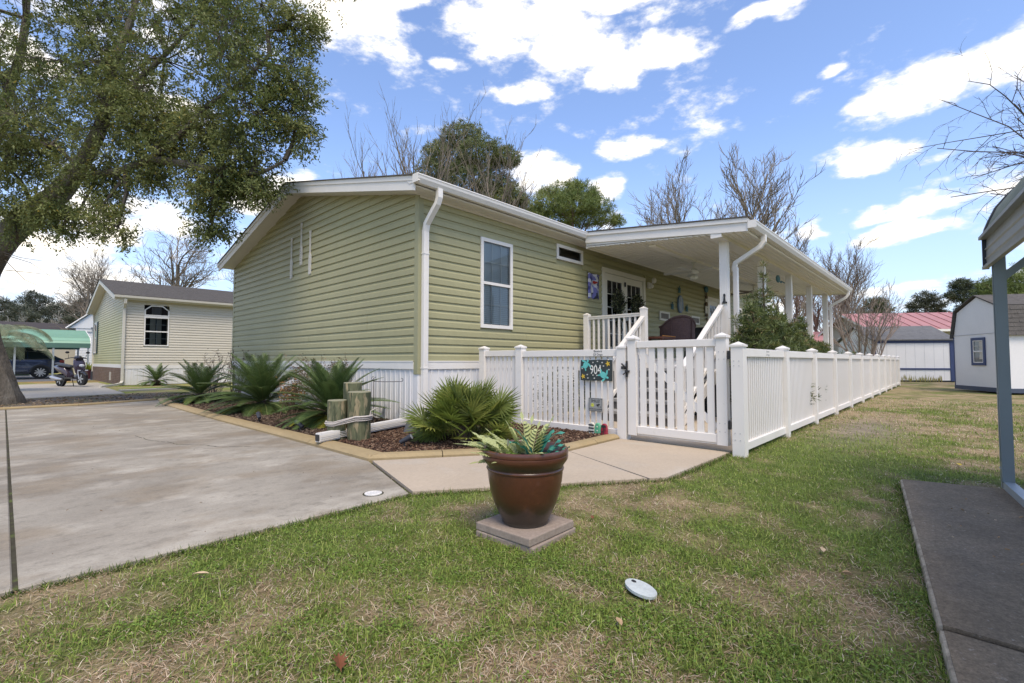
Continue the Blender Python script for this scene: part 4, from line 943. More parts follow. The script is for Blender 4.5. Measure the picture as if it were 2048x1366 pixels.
mb = MB(); mb.box(-.8, -.2, -.10, .10, .2, .42); part('engine', mb, black_metal, SC)
# distant houses
WH = thing('house', 'far white house with grey gable roof behind the green carport', 'house', (-.75, 44.0, 0), math.radians(-12))
mb = MB(); mb.box(.3, 9, 0, 7, 0, 3.55); part('wall', mb, mat('white_siding', (.62, .62, .61), .6), WH)
lap(WH, 'x', 0, -1, .3, 9, .4, 3.5, .13, MATS['white_siding'])
mb = MB(); mb.extY([(-.1, 3.55), (2.6, 3.55), (1.2, 4.75)], -.15, .25); mb.box(.3, 2.3, -.1, 0, 3.3, 3.6); part('gable', mb, MATS['white_siding'], WH)
rg = mat('slate_grey_shingle', (.13, .145, .17), .9, noise=(6., .2))
for a, b in (((-.2, 3.5), (1.2, 4.8)), ((1.2, 4.8), (2.7, 3.5))): mb = MB(); mb.extY([a, b, (b[0], b[1]+.1), (a[0], a[1]+.1)], -.25, 2.6); part('gable_roof', mb, white2 if False else rg, WH)
mb = MB(); mb.extX([(-.3, 3.5), (3.5, 4.95), (3.5, 5.05), (-.3, 3.6)], 1.2, 9.3); part('roof', mb, rg, WH)
mb = MB(); mb.tube([(-.25, -.26, 3.52), (1.2, -.26, 4.86), (2.7, -.26, 3.52)], .06, 4); part('rake_trim', mb, white2, WH)
DH = thing('house', 'far low house with dark brown roof behind the green carport', 'house', (-9.0, 49, 0))
mb = MB(); mb.box(0, 9.5, 0, 7, 0, 3.3); part('wall', mb, mat('tan_siding', (.42, .38, .30), .6), DH); mb = MB(); mb.extX([(-.4, 3.2), (3.5, 4.35), (7.4, 3.2), (3.5, 3.3)], -.3, 9.8); part('roof', mb, mat('brown_shingle', (.05, .042, .04), .9), DH)
mb = MB(); mb.lathe([(.02, 0), (.25, .05), (.42, .14)], 16, (5.6, -.4, 3.75)); mb.tube([(5.6, -.4, 3.2), (5.6, -.4, 3.76)], .03); o = part('satellite_dish', mb, mat('dish_grey', (.5, .5, .52), .5), DH, smooth=True)
PP = thing('potted_plant', 'yellow green leafy plant in a dark red pot by the green carport post', 'potted plant', (-1.0, 29.3, 0))
mb = MB(); mb.lathe([(.20, 0), (.32, .45), (.34, .5), (.30, .5), (.27, .4)], 14); part('pot', mb, mat('oxblood_pot', (.09, .025, .03), .4), PP, smooth=True)
q = 60; a = RNG.uniform(0, 2*PI, q); e = RNG.uniform(.5, 1.4, q); Dv = np.stack([np.cos(a)*np.cos(e), np.sin(a)*np.cos(e), np.sin(e)], 1)
v, f, c = leaves(np.tile([0, 0, .45], (q, 1)), Dv, RNG.normal(size=(q, 3)), RNG.uniform(.35, .6, q), np.full(q, .07), np.tile([.30, .34, .05], (q, 1))*RNG.uniform(.6, 1.2, (q, 1)))
link('foliage', np_mesh('foliage', v, f, green_leaf, c), PP)

# ================================================================ RIGHT: METAL CARPORT, SHEDS, RED ROOFED HOUSE
MC = thing('carport', 'grey steel carport with curved mossy roof on the dark slab at the right edge', 'carport', (.96, -6.105, .056), math.radians(6.2))
gm = mat('weathered_grey_metal', (.33, .335, .32), .42, .45, metal=.25, noise=[(2., .1), (20., .08)]); moss = mat('mossy_roof_metal', (.20, .215, .155), .7, .3, noise=[(3., .2), (16., .2)], col2=(6., .5, .7, (.11, .13, .08), .6), stretch=(1, 1, 1)); trimd = mat('dark_edge_trim', (.045, .05, .06), .5, metal=.3)
zo = -.056
pan = [(0, 1.735), (.006, 1.79), (.014, 1.797), (.014, 1.802), (.006, 1.808), (.004, 1.86), (.013, 1.867), (.013, 1.873), (.004, 1.88), (.0, 1.955)]
XL = -7.5
def sheetYZ(pr, x0, x1, th, m, name, root, smooth=False):
    mb = MB(); n = len(pr); 
    for x in (x0, x1): mb.v += [(x, y, z+zo) for y, z in pr]
    for x in (x0, x1): mb.v += [(x, y-th[0], z-th[1]+zo) for y, z in pr]
    mb.f += [(i, i+1, n+i+1, n+i) for i in range(n-1)] + [(2*n+i, 3*n+i, 3*n+i+1, 2*n+i+1) for i in range(n-1)]
    mb.f += [(0, n, 3*n, 2*n), (n-1, 3*n-1, 4*n-1, 2*n-1)] + [(i, 2*n+i, 2*n+i+1, i+1) for i in range(n-1)] + [(n+i, n+i+1, 3*n+i+1, 3*n+i) for i in range(n-1)]
    return part(name, mb, m, root, smooth=smooth)
sheetYZ(pan, XL, 0, (.004, 0), gm, 'side_panel', MC)
arch = [(.015, 1.965), (.0, 2.03), (-.02, 2.085), (-.06, 2.18), (-.12, 2.26), (-.20, 2.345), (-.34, 2.42), (-.55, 2.48)]
sheetYZ(arch, XL, 0, (.004, .006), moss, 'curved_eave', MC, smooth=True)
for k in range(11):
    y0 = -.55-.23*k; zf = lambda y: 2.48+(-.55-y)*.20
    mb = MB(); mb.extX([(y0, zf(y0)+zo), (y0, zf(y0)+zo-.006), (y0-.228, zf(y0-.228)+zo-.006), (y0-.228, zf(y0-.228)+zo), (y0-.20, zf(y0-.2)+.02+zo), (y0-.17, zf(y0-.17)+.02+zo), (y0-.15, zf(y0-.15)+zo)], XL, 0); part('roof_panel', mb, moss, MC)
mb = MB(); mb.box(XL, .01, .0, .045, 1.948+zo, 1.972+zo); part('drip_strip', mb, gm, MC); mb = MB(); mb.box(XL, .01, .0, .03, 1.715+zo, 1.737+zo); part('bottom_trim', mb, gm, MC)
mb = MB(); mb.box(-.004, .012, -.01, .026, 1.715+zo, 1.955+zo); part('end_trim', mb, trimd, MC)
mb = MB(); mb.rtube([(0, y, z+zo+.006) for y, z in arch]+[(0, -3, zf(-3)+zo)], .05, .02, Vector((1, 0, 0))); part('end_trim', mb, trimd, MC)
post_m = mat('blue_grey_steel', (.17, .205, .22), .4, .5, metal=.35, noise=(3., .06))
def cpost(x, y):
    mb = MB(); mb.box(x-.033, x+.033, y-.033, y+.033, .05, 1.95+zo); mb.box(x-.012, x+.012, y-.0365, y+.0365, .2, 1.7); o = part('post', mb, post_m, MC)
    mb = MB(); mb.box(x-.028, x+.028, y-.028, y+.028, .0, .12); part('post_sleeve', mb, steel, MC)
    for s in (-.02, .02): mb = MB(); mb.ball((x+s, y+.034, .15), .006, 6); part('bolt', mb, steel, MC)
for x in (-.13, -2.6, -5.1): cpost(x, -.04); cpost(x, -5.2)
mb = MB(); mb.box(-7.4, -.08, -.075, -.012, .0, .055); part('base_rail', mb, steel, MC); mb = MB(); mb.box(-7.4, -.08, -5.23, -5.17, .0, .055); part('base_rail', mb, steel, MC)
mb = MB(); mb.rtube([(-.13, -.05, 1.56), (-.13, -.65, 2.12)], .05, .05, Vector((1, 0, 0))); part('brace', mb, post_m, MC)
mb = MB(); mb.rtube([(-.13, -.04, 1.9), (-.13, -.55, 2.36), (-.13, -2.6, 2.78)], .05, .05, Vector((1, 0, 0))); part('roof_bow', mb, post_m, MC)
navy = mat('navy_trim_paint', (.04, .058, .135), .55, .35, noise=(6., .1)); shedw = mat('white_shed_board', (.72, .705, .685), .6, .3, noise=[(1.2, .04), (20., .03)])
GS = thing('shed', 'white gambrel shed with navy trimmed window and dark roof', 'shed', (15.9, -7.02, 0), math.radians(-61.5))
prof = [(0, .16), (2.3, .16), (2.3, 1.80), (2.10, 2.62), (1.15, 3.03), (.20, 2.62), (0, 1.80)]
mb = MB(); n = len(prof); mb.v += [(0, y, z) for y, z in prof]+[(4.8, y, z) for y, z in prof]; mb.f += [tuple(range(n)), tuple(range(n, 2*n))[::-1]]+[(i, n+i, n+(i+1) % n, (i+1) % n) for i in range(n)]
part('shed_body', mb, shedw, GS)
for (a, b) in (((-.06, 1.76), (.16, 2.66)), ((.16, 2.66), (1.15, 3.08)), ((1.15, 3.08), (2.14, 2.66)), ((2.14, 2.66), (2.36, 1.76))):
    d = Vector((b[0]-a[0], b[1]-a[1])); nr = Vector((-d.y, d.x)).normalized()*.03
    mb = MB(); mb.extX([(a[0], a[1]), (a[0]+nr.x, a[1]+nr.y), (b[0]+nr.x, b[1]+nr.y), (b[0], b[1])], -.08, 4.9); part('roof_slope', mb, shingle, GS)
mb = MB(); rr = random.Random(2)                      # shingle tabs on the visible lower slope
for r in range(7):
    t0 = r/7; x = -.08-(.15 if r % 2 else 0)
    while x < 4.85:
        wdt = .30; p0 = (-.062-.03+.22*t0, 1.76+.90*t0); p1 = (-.062-.03+.22*(t0+1/7), 1.76+.90*(t0+1/7)); th = rr.uniform(.006, .014)
        mb.prism([(max(-.08, x), p0[0]-th, p0[1]), (max(-.08, x), p1[0]-.001, p1[1]-.01), (max(-.08, x), p0[0]+.004, p0[1])], [(min(4.9, x+wdt-.012), p0[0]-th, p0[1]), (min(4.9, x+wdt-.012), p1[0]-.001, p1[1]-.01), (min(4.9, x+wdt-.012), p0[0]+.004, p0[1])]); x += wdt
stuff(part('shingles', mb, shingle, GS))
mb = MB(); mb.box(-.012, -.002, .0, 2.3, 1.845, 1.858); part('panel_joint', mb, mat('joint_grey', (.4, .4, .42), .6), GS)
mb = MB(); mb.box(-.02, 4.82, -.02, 0, .06, .19); mb.box(-.02, 0, -.02, 2.32, .06, .19); part('base_board', mb, mat('navy_grey_base', (.06, .075, .11), .6), GS)
mb = MB(); mb.box(-.012, 0, -.012, .02, .19, 1.8); mb.box(-.014, 0, 2.285, 2.312, .19, 1.8); mb.box(0, 4.8, -.014, 0, 1.76, 1.84); part('corner_trim', mb, navy, GS)
wf = MB(); a0, a1, b0, b1 = .80, 1.42, .86, 1.74
for q in ((a0, a1, b0, b0+.085), (a0, a1, b1-.085, b1), (a0, a0+.085, b0+.085, b1-.085), (a1-.085, a1, b0+.085, b1-.085)): wf.box(-.035, -.002, *q)
wo_ = part('window', wf, navy, GS); mb = MB()
for q in ((a0+.085, a1-.085, b0+.085, b0+.11), (a0+.085, a1-.085, b1-.11, b1-.085), (a0+.085, a0+.11, b0+.11, b1-.11), (a1-.11, a1-.085, b0+.11, b1-.11), (a0+.11, a1-.11, 1.285, 1.325), (a0+.11, a1-.11, 1.47, 1.48)): mb.box(-.03, -.012, *q)
part('sash', mb, white2, wo_); mb = MB(); mb.box(-.010, -.008, a0+.11, a1-.11, b0+.11, b1-.11); part('pane', mb, mat('shed_pane', (.10, .11, .115), .08, .6), wo_)
mb = MB(); mb.box(-.0115, -.0105, a0+.13, a0+.27, b0+.2, b1-.12); part('curtain', mb, curtain_m, wo_)
LS = thing('shed', 'low white shed with navy trim and grey roof in front of the red roofed house', 'shed', (24.45, -3.05, 0), math.radians(-56.6))
mb = MB(); mb.box(0, 3.42, 0, 3.2, .08, 1.98); part('shed_body', mb, shedw, LS)
for q in ((0, 3.42, .10, .10), ):
    pass
mb = MB(); mb.box(-.01, 3.43, -.03, 0, 1.86, 2.00); mb.box(3.26, 3.44, -.032, 0, .05, 1.86); mb.box(-.02, .13, -.032, 0, .05, 1.86); mb.box(.13, 3.26, -.03, 0, .58, .66); part('navy_trim', mb, navy, LS)
mb = MB()
for k in range(8): mb.box(.2+.4*k, .206+.4*k, -.004, .0, .1, 1.86)
part('panel_groove', mb, MATS['joint_grey'], LS)
mb = MB(); mb.extX([(-.12, 1.98), (1.6, 2.72), (3.3, 1.98), (3.3, 2.03), (1.6, 2.78), (-.12, 2.03)], -.1, 3.52); part('roof', mb, mat('grey_shingle_light', (.13, .13, .13), .92, noise=[(5., .2), (40., .3)]), LS)
mb = MB(); mb.extX([(0, 1.98), (1.6, 2.68), (3.2, 1.98)], .02, 3.4); part('gable', mb, shedw, LS)
mb = MB(); mb.box(0, 3.42, .0, 3.2, -.02, .08); part('skid', mb, dark_in, LS)
n = 70; xx = RNG.uniform(.9, 2.9, n); P = np.stack([xx, np.full(n, -.06), np.zeros(n)], 1); Dv = np.stack([RNG.normal(0, .15, n), RNG.normal(0, .1, n), np.ones(n)], 1)
v, f, c = leaves(P, Dv, np.tile([0, -1., 0], (n, 1)), RNG.uniform(.15, .42, n), np.full(n, .03), np.tile([.30, .27, .08], (n, 1)))
o = link('weeds', np_mesh('weeds', v, f, green_leaf, c)); o['kind'] = 'stuff'; o['label'] = 'tall dry weeds along the foot of the low white shed'; o.location = LS.location; o.rotation_euler = LS.rotation_euler
RH = thing('house', 'tan house with faded red metal roof behind the low white shed', 'house', (34.5, -2.0, 0), math.radians(-56.6))
tan = mat('tan_vinyl', (.38, .345, .27), .55, .3, noise=(1., .05)); redr = mat('faded_red_metal', (.37, .175, .165), .5, .4, noise=[(1., .12), (6., .08)])
RW, RL, RE, RR = 6.2, 13.0, 3.0, 4.25
mb = MB(); mb.box(.01, RL, .01, RW, .1, RE); mb.extX([(0.02, RE), (RW, RE), (RW/2, RR-.05)], .02, RL); part('wall_core', mb, tan, RH)
lap(RH, 'x', 0, -1, 0, RL, .75, RE, .12, tan); gr_ = (RR-RE)/(RW/2)
lap(RH, 'y', 0, -1, 0, RW, .4, RR-.1, .12, tan, clip=lambda z: (max(0, (z-RE)/gr_), RW-max(0, (z-RE)/gr_)))
mb = MB(); mb.box(0, RL, -.03, -.013, .70, .80); mb.box(0, RL, -.02, -.0, .0, .70); mb.box(-.03, .06, -.03, 0, .1, RE); mb.box(-.03, 0, RW-.1, RW+.02, .1, RE); part('white_trim', mb, white2, RH)
for s in (0, 1):
    f_ = (lambda y: y) if s == 0 else (lambda y: RW-y)
    for k in range(20):
        xa, xb = -.35+.69*k, -.35+.69*(k+1)-.02
        mb = MB(); mb.prism([(xa, f_(-.4), RE+.02), (xa, f_(RW/2), RR+.12), (xa, f_(RW/2), RR+.15), (xa, f_(-.4), RE+.05)], [(xb, f_(-.4), RE+.02), (xb, f_(RW/2), RR+.12), (xb, f_(RW/2), RR+.15), (xb, f_(-.4), RE+.05)])
        mb.prism([(xb-.02, f_(-.4), RE+.05), (xb-.02, f_(RW/2), RR+.15), (xb-.02, f_(RW/2), RR+.19), (xb-.02, f_(-.4), RE+.09)], [(xb+.02, f_(-.4), RE+.05), (xb+.02, f_(RW/2), RR+.15), (xb+.02, f_(RW/2), RR+.19), (xb+.02, f_(-.4), RE+.09)])
        part('roof_panel', mb, redr, RH)
    mb = MB(); mb.prism([(-.36, f_(-.4), RE-.12), (-.36, f_(RW/2), RR-.02), (-.36, f_(RW/2), RR+.13), (-.36, f_(-.4), RE+.03)], [(-.32, f_(-.4), RE-.12), (-.32, f_(RW/2), RR-.02), (-.32, f_(RW/2), RR+.13), (-.32, f_(-.4), RE+.03)]); part('rake_board', mb, white2, RH)
mb = MB(); mb.box(-.35, RL, -.42, -.30, RE-.12, RE+.03); part('gutter', mb, white2, RH); mb = MB(); mb.box(-.3, RL, -.3, 0, RE-.05, RE-.03); part('soffit', mb, white2, RH)
window(RH, .8, 1.5, (-.02, 4.2, 1.2), -PI/2, muntins=(2, 2), g=glass_dk)
FS = thing('house', 'low tan outbuilding with red roof edge peeking behind the porch shrub', 'house', (38.5, 5.0, 0), math.radians(-56.6))
mb = MB(); mb.box(0, 5, 0, 5, 0, 2.4); part('wall', mb, mat('taupe', (.25, .21, .18), .7), FS); mb = MB(); mb.extX([(-.4, 2.4), (2.5, 3.5), (5.4, 2.4)], -.3, 5.3); part('roof', mb, redr, FS)
# ================================================================ VEGETATION
_CM = Matrix.Translation(Vector((-4.245, -5.890, 1.0))) @ Euler((math.radians(92.358), 0, math.radians(-47.03))).to_matrix().to_4x4()
def at(px, py, d):
    """a point seen in direction (px, py) of the survey photograph at d metres"""
    return _CM @ Vector(((px-1024)/947*d, (683-py)/947*d, -d))
def ground_at(px, d):
    p = at(px, 722, d); return Vector((p.x, p.y, 0))
def rnd_unit(n): return unit(RNG.normal(size=(n, 3)))
# ---- bare trees
def grow(pos, d, L, r, lvl, prm, out, rg):
    n = 4 if lvl < 2 else 3; pts = [Vector(pos)]; rad = [r]; p = Vector(pos); d = Vector(d).normalized()
    tip = r*(.45 if lvl < prm['lv'] else .35); wob = prm['wob']*(1+.35*lvl)
    for i in range(n):
        d = (d + Vector((rg.gauss(0, wob), rg.gauss(0, wob), rg.gauss(0, wob*.6)+prm['up']*(.10+.06*lvl)))).normalized()
        p = p + d*(L/n); pts.append(p.copy()); rad.append(r+(tip-r)*(i+1)/n)
    out.append((lvl, pts, rad))
    if lvl >= prm['lv']: return
    k = prm['kids'][lvl]
    for i in range(k):
        t = prm['start'][min(lvl, 1)] + (1-prm['start'][min(lvl, 1)])*(i+rg.random()*.8)/k; t = min(t, .999)
        j = min(int(t*n), n-1); q = pts[j].lerp(pts[j+1], t*n-j)
        ax = (pts[j+1]-pts[j]).normalized(); pr = Vector((rg.gauss(0, 1), rg.gauss(0, 1), rg.gauss(0, 1))); pr = (pr-ax*pr.dot(ax)).normalized()
        a = math.radians(rg.uniform(*prm['ang'])); dd = ax*math.cos(a)+pr*math.sin(a)
        rr = max(rad[j]*rg.uniform(.45, .65), prm['rmin'])
        grow(q, dd, L*rg.uniform(*prm['len'])*(1-.35*t if lvl == 0 else 1), rr, lvl+1, prm, out, rg)
BP = dict(lv=4, kids=[9, 6, 5, 4], start=[.3, .2], ang=(20, 48), len=(.38, .55), wob=.07, up=.5, rmin=.009)
def bare_meshes(seed, h, r, bm, **kw):
    prm = dict(BP); prm.update(kw); rg = random.Random(seed); out = []
    grow((0, 0, 0), (0, 0, 1), h*.72, r, 0, prm, out, rg)
    a, b = MB(), MB()
    for lvl, pts, rad in out:
        if lvl <= 1: a.tube(pts, rad, 6 if lvl == 0 else 4, caps=False)
        else: b.tube(pts, rad, 3, caps=False)
    if kw.get('buds') or prm.get('buds'):
        pass
    return a.mesh('trunk', bm), b.mesh('branches', bm), [p[1][-1] for p in out if p[0] >= prm['lv']-1]
def bare_tree(label, base, meshes, s, rz, name='bare_tree', group=None):
    t = thing(name, label, 'tree', tuple(base), rz, group); t.scale = (s, s, s)
    link('trunk', meshes[0], t); link('branches', meshes[1], t); return t
b_up = bare_meshes(3, 11.5, .20, bark_far, ang=(18, 36), up=.75, kids=[10, 6, 4, 3], len=(.46, .64), rmin=.009, start=[.12, .15], wob=.06)
b_wide = bare_meshes(8, 12.5, .26, bark_far, ang=(26, 52), up=.42, len=(.46, .62), kids=[9, 7, 5, 4], rmin=.014, wob=.11, start=[.35, .2])
b_mid = bare_meshes(21, 10.5, .17, bark_far, ang=(20, 42), up=.6, len=(.46, .62), kids=[10, 7, 5, 4], rmin=.013)
b_red = bare_meshes(31, 9, .16, bark_red, ang=(18, 42), up=.7, kids=[10, 7, 5, 4], rmin=.016)
bare_tree('tall bare tree with two forked trunks beyond the cream house, left one', ground_at(172, 40), b_wide, .82, .4)
bare_tree('bare tree leaning right just beyond the cream house ridge', ground_at(215, 44), b_mid, 1.02, 2.0)
bare_tree('bare tree with pale trunk rising over the middle of the cream house roof', ground_at(338, 38), b_wide, .98, 3.6)
bare_tree('small bare tree half hidden by the left eave of the green house', ground_at(452, 42), b_wide, .82, 5.2)
bare_tree('slender upright bare tree left of the roof ridge of the green house', ground_at(745, 30), b_up, 1.24, 1.0)
bare_tree('big spreading bare tree behind the green house, in front of the dark pine', ground_at(880, 29), b_up, 1.34, 2.4)
bare_tree('spreading bare tree rising at the gutter corner, its limbs over the dark pine', ground_at(962, 31), b_up, 1.30, 4.4)
bare_tree('small bare tree between the dark pine and the bright round pine', ground_at(1068, 38), b_wide, 1.06, .9)
bare_tree('thin bare sapling low over the gutter beside the big bare tree', ground_at(820, 34), b_up, .78, .2)
bare_tree('bare tree with fine twigs above the porch roof, left of a pair', ground_at(1375, 36), b_mid, 1.45, 1.4)
bare_tree('bare tree with fine twigs above the porch roof, right of a pair', ground_at(1478, 34), b_mid, 1.5, 3.3)
bare_tree('small bare tree touching the porch gutter corner', ground_at(1572, 31), b_mid, .92, 5.0)
bare_tree('tall bare tree at the far right end of the porch gutter', ground_at(1688, 40), b_mid, 1.02, 2.2)
bare_tree('bare tree with thin upright crown right of the porch end', ground_at(1712, 44), b_up, .95, .6)
bare_tree('reddish bare tree seen between the last porch posts', ground_at(1640, 42), b_red, .95, .5, group='reddish bare trees behind the porch')
bare_tree('reddish bare tree low behind the porch shrub', ground_at(1600, 46), b_red, 1.05, 2.5, group='reddish bare trees behind the porch')
bare_tree('reddish bare tree beside the tan gable', ground_at(1668, 48), b_red, .95, 4.0, group='reddish bare trees behind the porch')
bare_tree('reddish brown bare tree behind the red metal roof', ground_at(1882, 62), b_red, .98, 1.0)
# crepe myrtle: several stems from one foot, knobbly where pruned
def multi(label, base, n, spread, h, m, seed, name='crepe_myrtle'):
    rg = random.Random(seed); out = []; prm = dict(BP); prm.update(lv=3, kids=[6, 5, 4], ang=(14, 34), up=.5, len=(.35, .55), rmin=.009, start=[.35, .2])
    for i in range(n):
        a = 2*PI*i/n+rg.uniform(-.3, .3); t = rg.uniform(.25, .9)*spread
        grow((rg.gauss(0, .08), rg.gauss(0, .08), 0), (math.cos(a)*t, math.sin(a)*t, 1), h*.65*rg.uniform(.8, 1.05), .05, 0, prm, out, rg)
    A, B = MB(), MB()
    for lvl, pts, rad in out: (A if lvl == 0 else B).tube(pts, rad, 5 if lvl == 0 else 3, caps=False)
    t = thing(name, label, 'tree', tuple(base)); part('stems', A, m, t); part('branches', B, m, t); return t
multi('leafless crepe myrtle with many fanning stems in front of the red roofed house', ground_at(1728, 22), 9, .75, 5.6, mat('myrtle_bark', (.27, .215, .17), .8, .2, noise=(5., .15)), 5)
# ---- trees with foliage built from tufts
def tufts(C, n_per, L, wd, col, colv=.25, up=.3, spread=1.0):
    n = len(C); P = np.repeat(C, n_per, 0); Dv = rnd_unit(len(P))*spread; Dv[:, 2] += up; Dv = unit(Dv)
    c = np.repeat(col, n_per, 0)*(1+RNG.uniform(-colv, colv, (len(P), 1)))
    l_ = L*RNG.uniform(.6, 1.15, len(P)); return leaves(P, Dv, RNG.normal(size=(len(P), 3)), l_, np.full(len(P), wd), c)
def pad_points(pads, total):
    w = np.array([p[3]**2 for p in pads]); w = w/w.sum(); C = []; K = []
    for i, (x, y, z, r, rz) in enumerate(pads):
        n = max(4, int(total*w[i])); u = rnd_unit(n); rr = RNG.uniform(.35, 1., n)[:, None]**.6
        q = u*rr*np.array([r, r, rz]); q[:, 2] = np.where(q[:, 2] < -.35*rz, -.35*rz*RNG.uniform(.3, 1.1, n), q[:, 2]); C.append(q+np.array([x, y, z])); K += [i]*n
    return np.concatenate(C), np.array(K)
def pine(label, base, pads_px, d, total, c0, c1, name='pine_tree', trunk_r=.22, tuft=(11, .34, .035), trunk_m=pine_bark, cat_='tree', flat=.62, group=None, lean=0):
    """pads_px: foliage pads as (px, py, r_px, depth offset)"""
    base = Vector(base); t = thing(name, label, cat_, tuple(base), group=group)
    pads = []
    for (px, py, rp, dd) in pads_px:
        p = at(px, py, d+dd)-base; r = rp*(d+dd)/947; pads.append((p.x, p.y, p.z, r, r*flat))
    C, K = pad_points(pads, total)
    tone = RNG.random(len(pads))[K][:, None]*.5+RNG.random((len(C), 1))*.5
    col = np.array(c0)*(1-tone)+np.array(c1)*tone
    v, f, c = tufts(C, tuft[0], tuft[1], tuft[2], col)
    link('foliage', np_mesh('foliage', v, f, green_leaf, c), t)
    top = max(p[2] for p in pads); cx = sum(p[0] for p in pads)/len(pads); cy = sum(p[1] for p in pads)/len(pads)
    mb = MB(); n = 7; tp = [Vector((cx*(i/n)**1.5, cy*(i/n)**1.5, (top-.3)*i/n)) for i in range(n+1)]
    mb.tube(tp, [trunk_r*(1-.75*i/n) for i in range(n+1)], 7, caps=False); part('trunk', mb, trunk_m, t)
    mb = MB(); rg = random.Random(1)
    for p in pads:
        q = Vector(p[:3]); k = max(1, min(n-1, int(n*(q.z-.25*(Vector((q.x-cx, q.y-cy)).length))/top))); s = tp[k]
        m_ = s.lerp(q, .5)+Vector((0, 0, -.12*(q-s).length)); mb.tube([s, m_, q], [trunk_r*.35, trunk_r*.25, trunk_r*.1], 4, caps=False)
        for _ in range(7):
            e = q+Vector((rg.uniform(-1, 1)*p[3], rg.uniform(-1, 1)*p[3], rg.uniform(-.4, .8)*p[4])); mb.tube([m_.lerp(q, rg.uniform(.2, 1)), e], [trunk_r*.10, trunk_r*.05], 3, caps=False)
    part('limbs', mb, trunk_m, t); return t
PD, PL_ = (.055, .068, .030), (.14, .145, .06)
pine('dark rounded pine tree behind the bare limbs above the green house', ground_at(925, 40), [(925, 275, 48, 0), (900, 320, 60, 1), (965, 315, 60, -1), (1005, 318, 38, 0), (1022, 325, 22, -1), (870, 350, 45, 0), (945, 370, 70, 0), (990, 375, 45, 1), (880, 300, 25, 1), (1000, 400, 55, 0), (905, 405, 50, 0), (1035, 400, 30, 0), (1060, 420, 30, 0), (860, 400, 40, 1)], 40, 4200, (.085, .11, .038), (.23, .24, .085), tuft=(12, .38, .055))
pine('bright green round crowned pine tree above the left end of the porch roof', ground_at(1145, 30), [(1130, 385, 38, 0), (1165, 390, 40, 0), (1100, 410, 44, 0), (1195, 415, 36, -.5), (1145, 415, 55, -1), (1075, 435, 34, 0), (1215, 440, 28, 0), (1235, 445, 18, 0), (1170, 440, 44, 0), (1120, 440, 48, 0), (1150, 372, 20, 0), (1095, 388, 22, .5), (1185, 395, 20, .6), (1060, 455, 30, 0)], 30, 2600, (.10, .145, .035), (.28, .31, .09), tuft=(12, .30, .03))
pine('dark pine crown beyond the bare trees right of the porch end', ground_at(1752, 52), [(1752, 608, 22, 0), (1745, 625, 30, 0), (1765, 620, 18, 0), (1738, 645, 30, 0), (1765, 645, 20, 0)], 52, 700, PD, PL_, tuft=(10, .5, .06))
pine('umbrella shaped pine over the red metal roof, farther left of two', ground_at(1852, 62), [(1852, 598, 24, 0), (1832, 612, 18, 0), (1872, 610, 22, 0), (1820, 632, 16, 0), (1850, 625, 30, 0), (1884, 630, 16, 1), (1862, 640, 26, 0), (1835, 648, 20, 0)], 62, 1000, (.04, .05, .03), (.11, .11, .065), tuft=(10, .5, .065))
pine('umbrella shaped pine behind the gambrel shed roof, nearer right of two', ground_at(1935, 58), [(1920, 572, 20, 0), (1948, 578, 26, 0), (1910, 590, 16, 0), (1932, 596, 30, 0), (1898, 594, 10, 0), (1958, 600, 26, 0), (1940, 620, 26, 0), (1925, 565, 12, 0)], 58, 1100, (.04, .055, .03), (.10, .115, .055), tuft=(10, .45, .06))
pine('broad bushy evergreen tree behind the gambrel shed at the right edge', ground_at(2040, 44), [(2000, 580, 40, 0), (1975, 600, 30, 1), (2040, 575, 50, 0), (2085, 560, 60, 0), (2010, 615, 45, -1), (2060, 610, 50, -1), (1985, 640, 40, 0), (2100, 620, 60, 0), (1975, 575, 16, 1), (2035, 650, 50, 0)], 44, 3400, (.085, .125, .03), (.20, .24, .06), tuft=(12, .45, .045), flat=.8, name='evergreen_tree')
for i, (px, top, lab) in enumerate(((8, 596, 'pine at the far left behind the palm fronds'), (68, 582, 'tallest rounded pine in the row left of the cream house'), (115, 604, 'lower pine in the row just right of the tallest one'), (165, 600, 'dark pine closest to the rake of the cream house'), (40, 612, 'grey green pine half hidden in the row above the green carport'))):
    dd = [66, 70, 68, 58, 62][i]
    pine(lab, ground_at(px, dd), [(px, top+10, 16, 0), (px-16, top+22, 16, 1), (px+18, top+20, 15, -1), (px+4, top+38, 24, 0), (px-22, top+44, 17, 0), (px+26, top+46, 18, 1), (px-6, top+62, 22, 0), (px+14, top+66, 20, 0)], dd, 800, (.045, .055, .04), (.10, .11, .07), tuft=(9, .6, .07), group='pines beyond the green carport')
scrub = bare_meshes(51, 7, .14, mat('pale_grey_scrub', (.30, .29, .26), .9, .1), ang=(22, 55), up=.3, kids=[9, 7, 6, 5], rmin=.022, wob=.12, start=[.15, .1])
SL_ = ('leftmost pale scrub tree of the thicket, beside the oak trunk', 'pale scrub tree second from the left in the thicket above the green carport', 'pale scrub tree above the left part of the green carport roof', 'pale scrub tree above the middle of the green carport roof', 'pale scrub tree left of the far grey gable roof', 'pale scrub tree nearest the rake of the cream house')
for i, px in enumerate((20, 48, 76, 104, 134, 160)):
    bare_tree(SL_[i], ground_at(px, 56+(i % 3)*3), scrub, .92+.1*(i % 2), i*1.3, name='scrub_tree', group='leafless scrub above the green carport')
n = 5200; a = RNG.uniform(-20, 215, n); P = np.array([list(at(x, 722, 74+RNG.uniform(0, 14))) for x in a]); P[:, 2] = RNG.uniform(.2, 1, n)**.8*(5.2+2*vnoise(a, a*0, 22, 3))
v, f, c = tufts(P, 5, .9, .14, np.tile([.085, .09, .065], (n, 1))*(.6+.9*RNG.random((n, 1))))
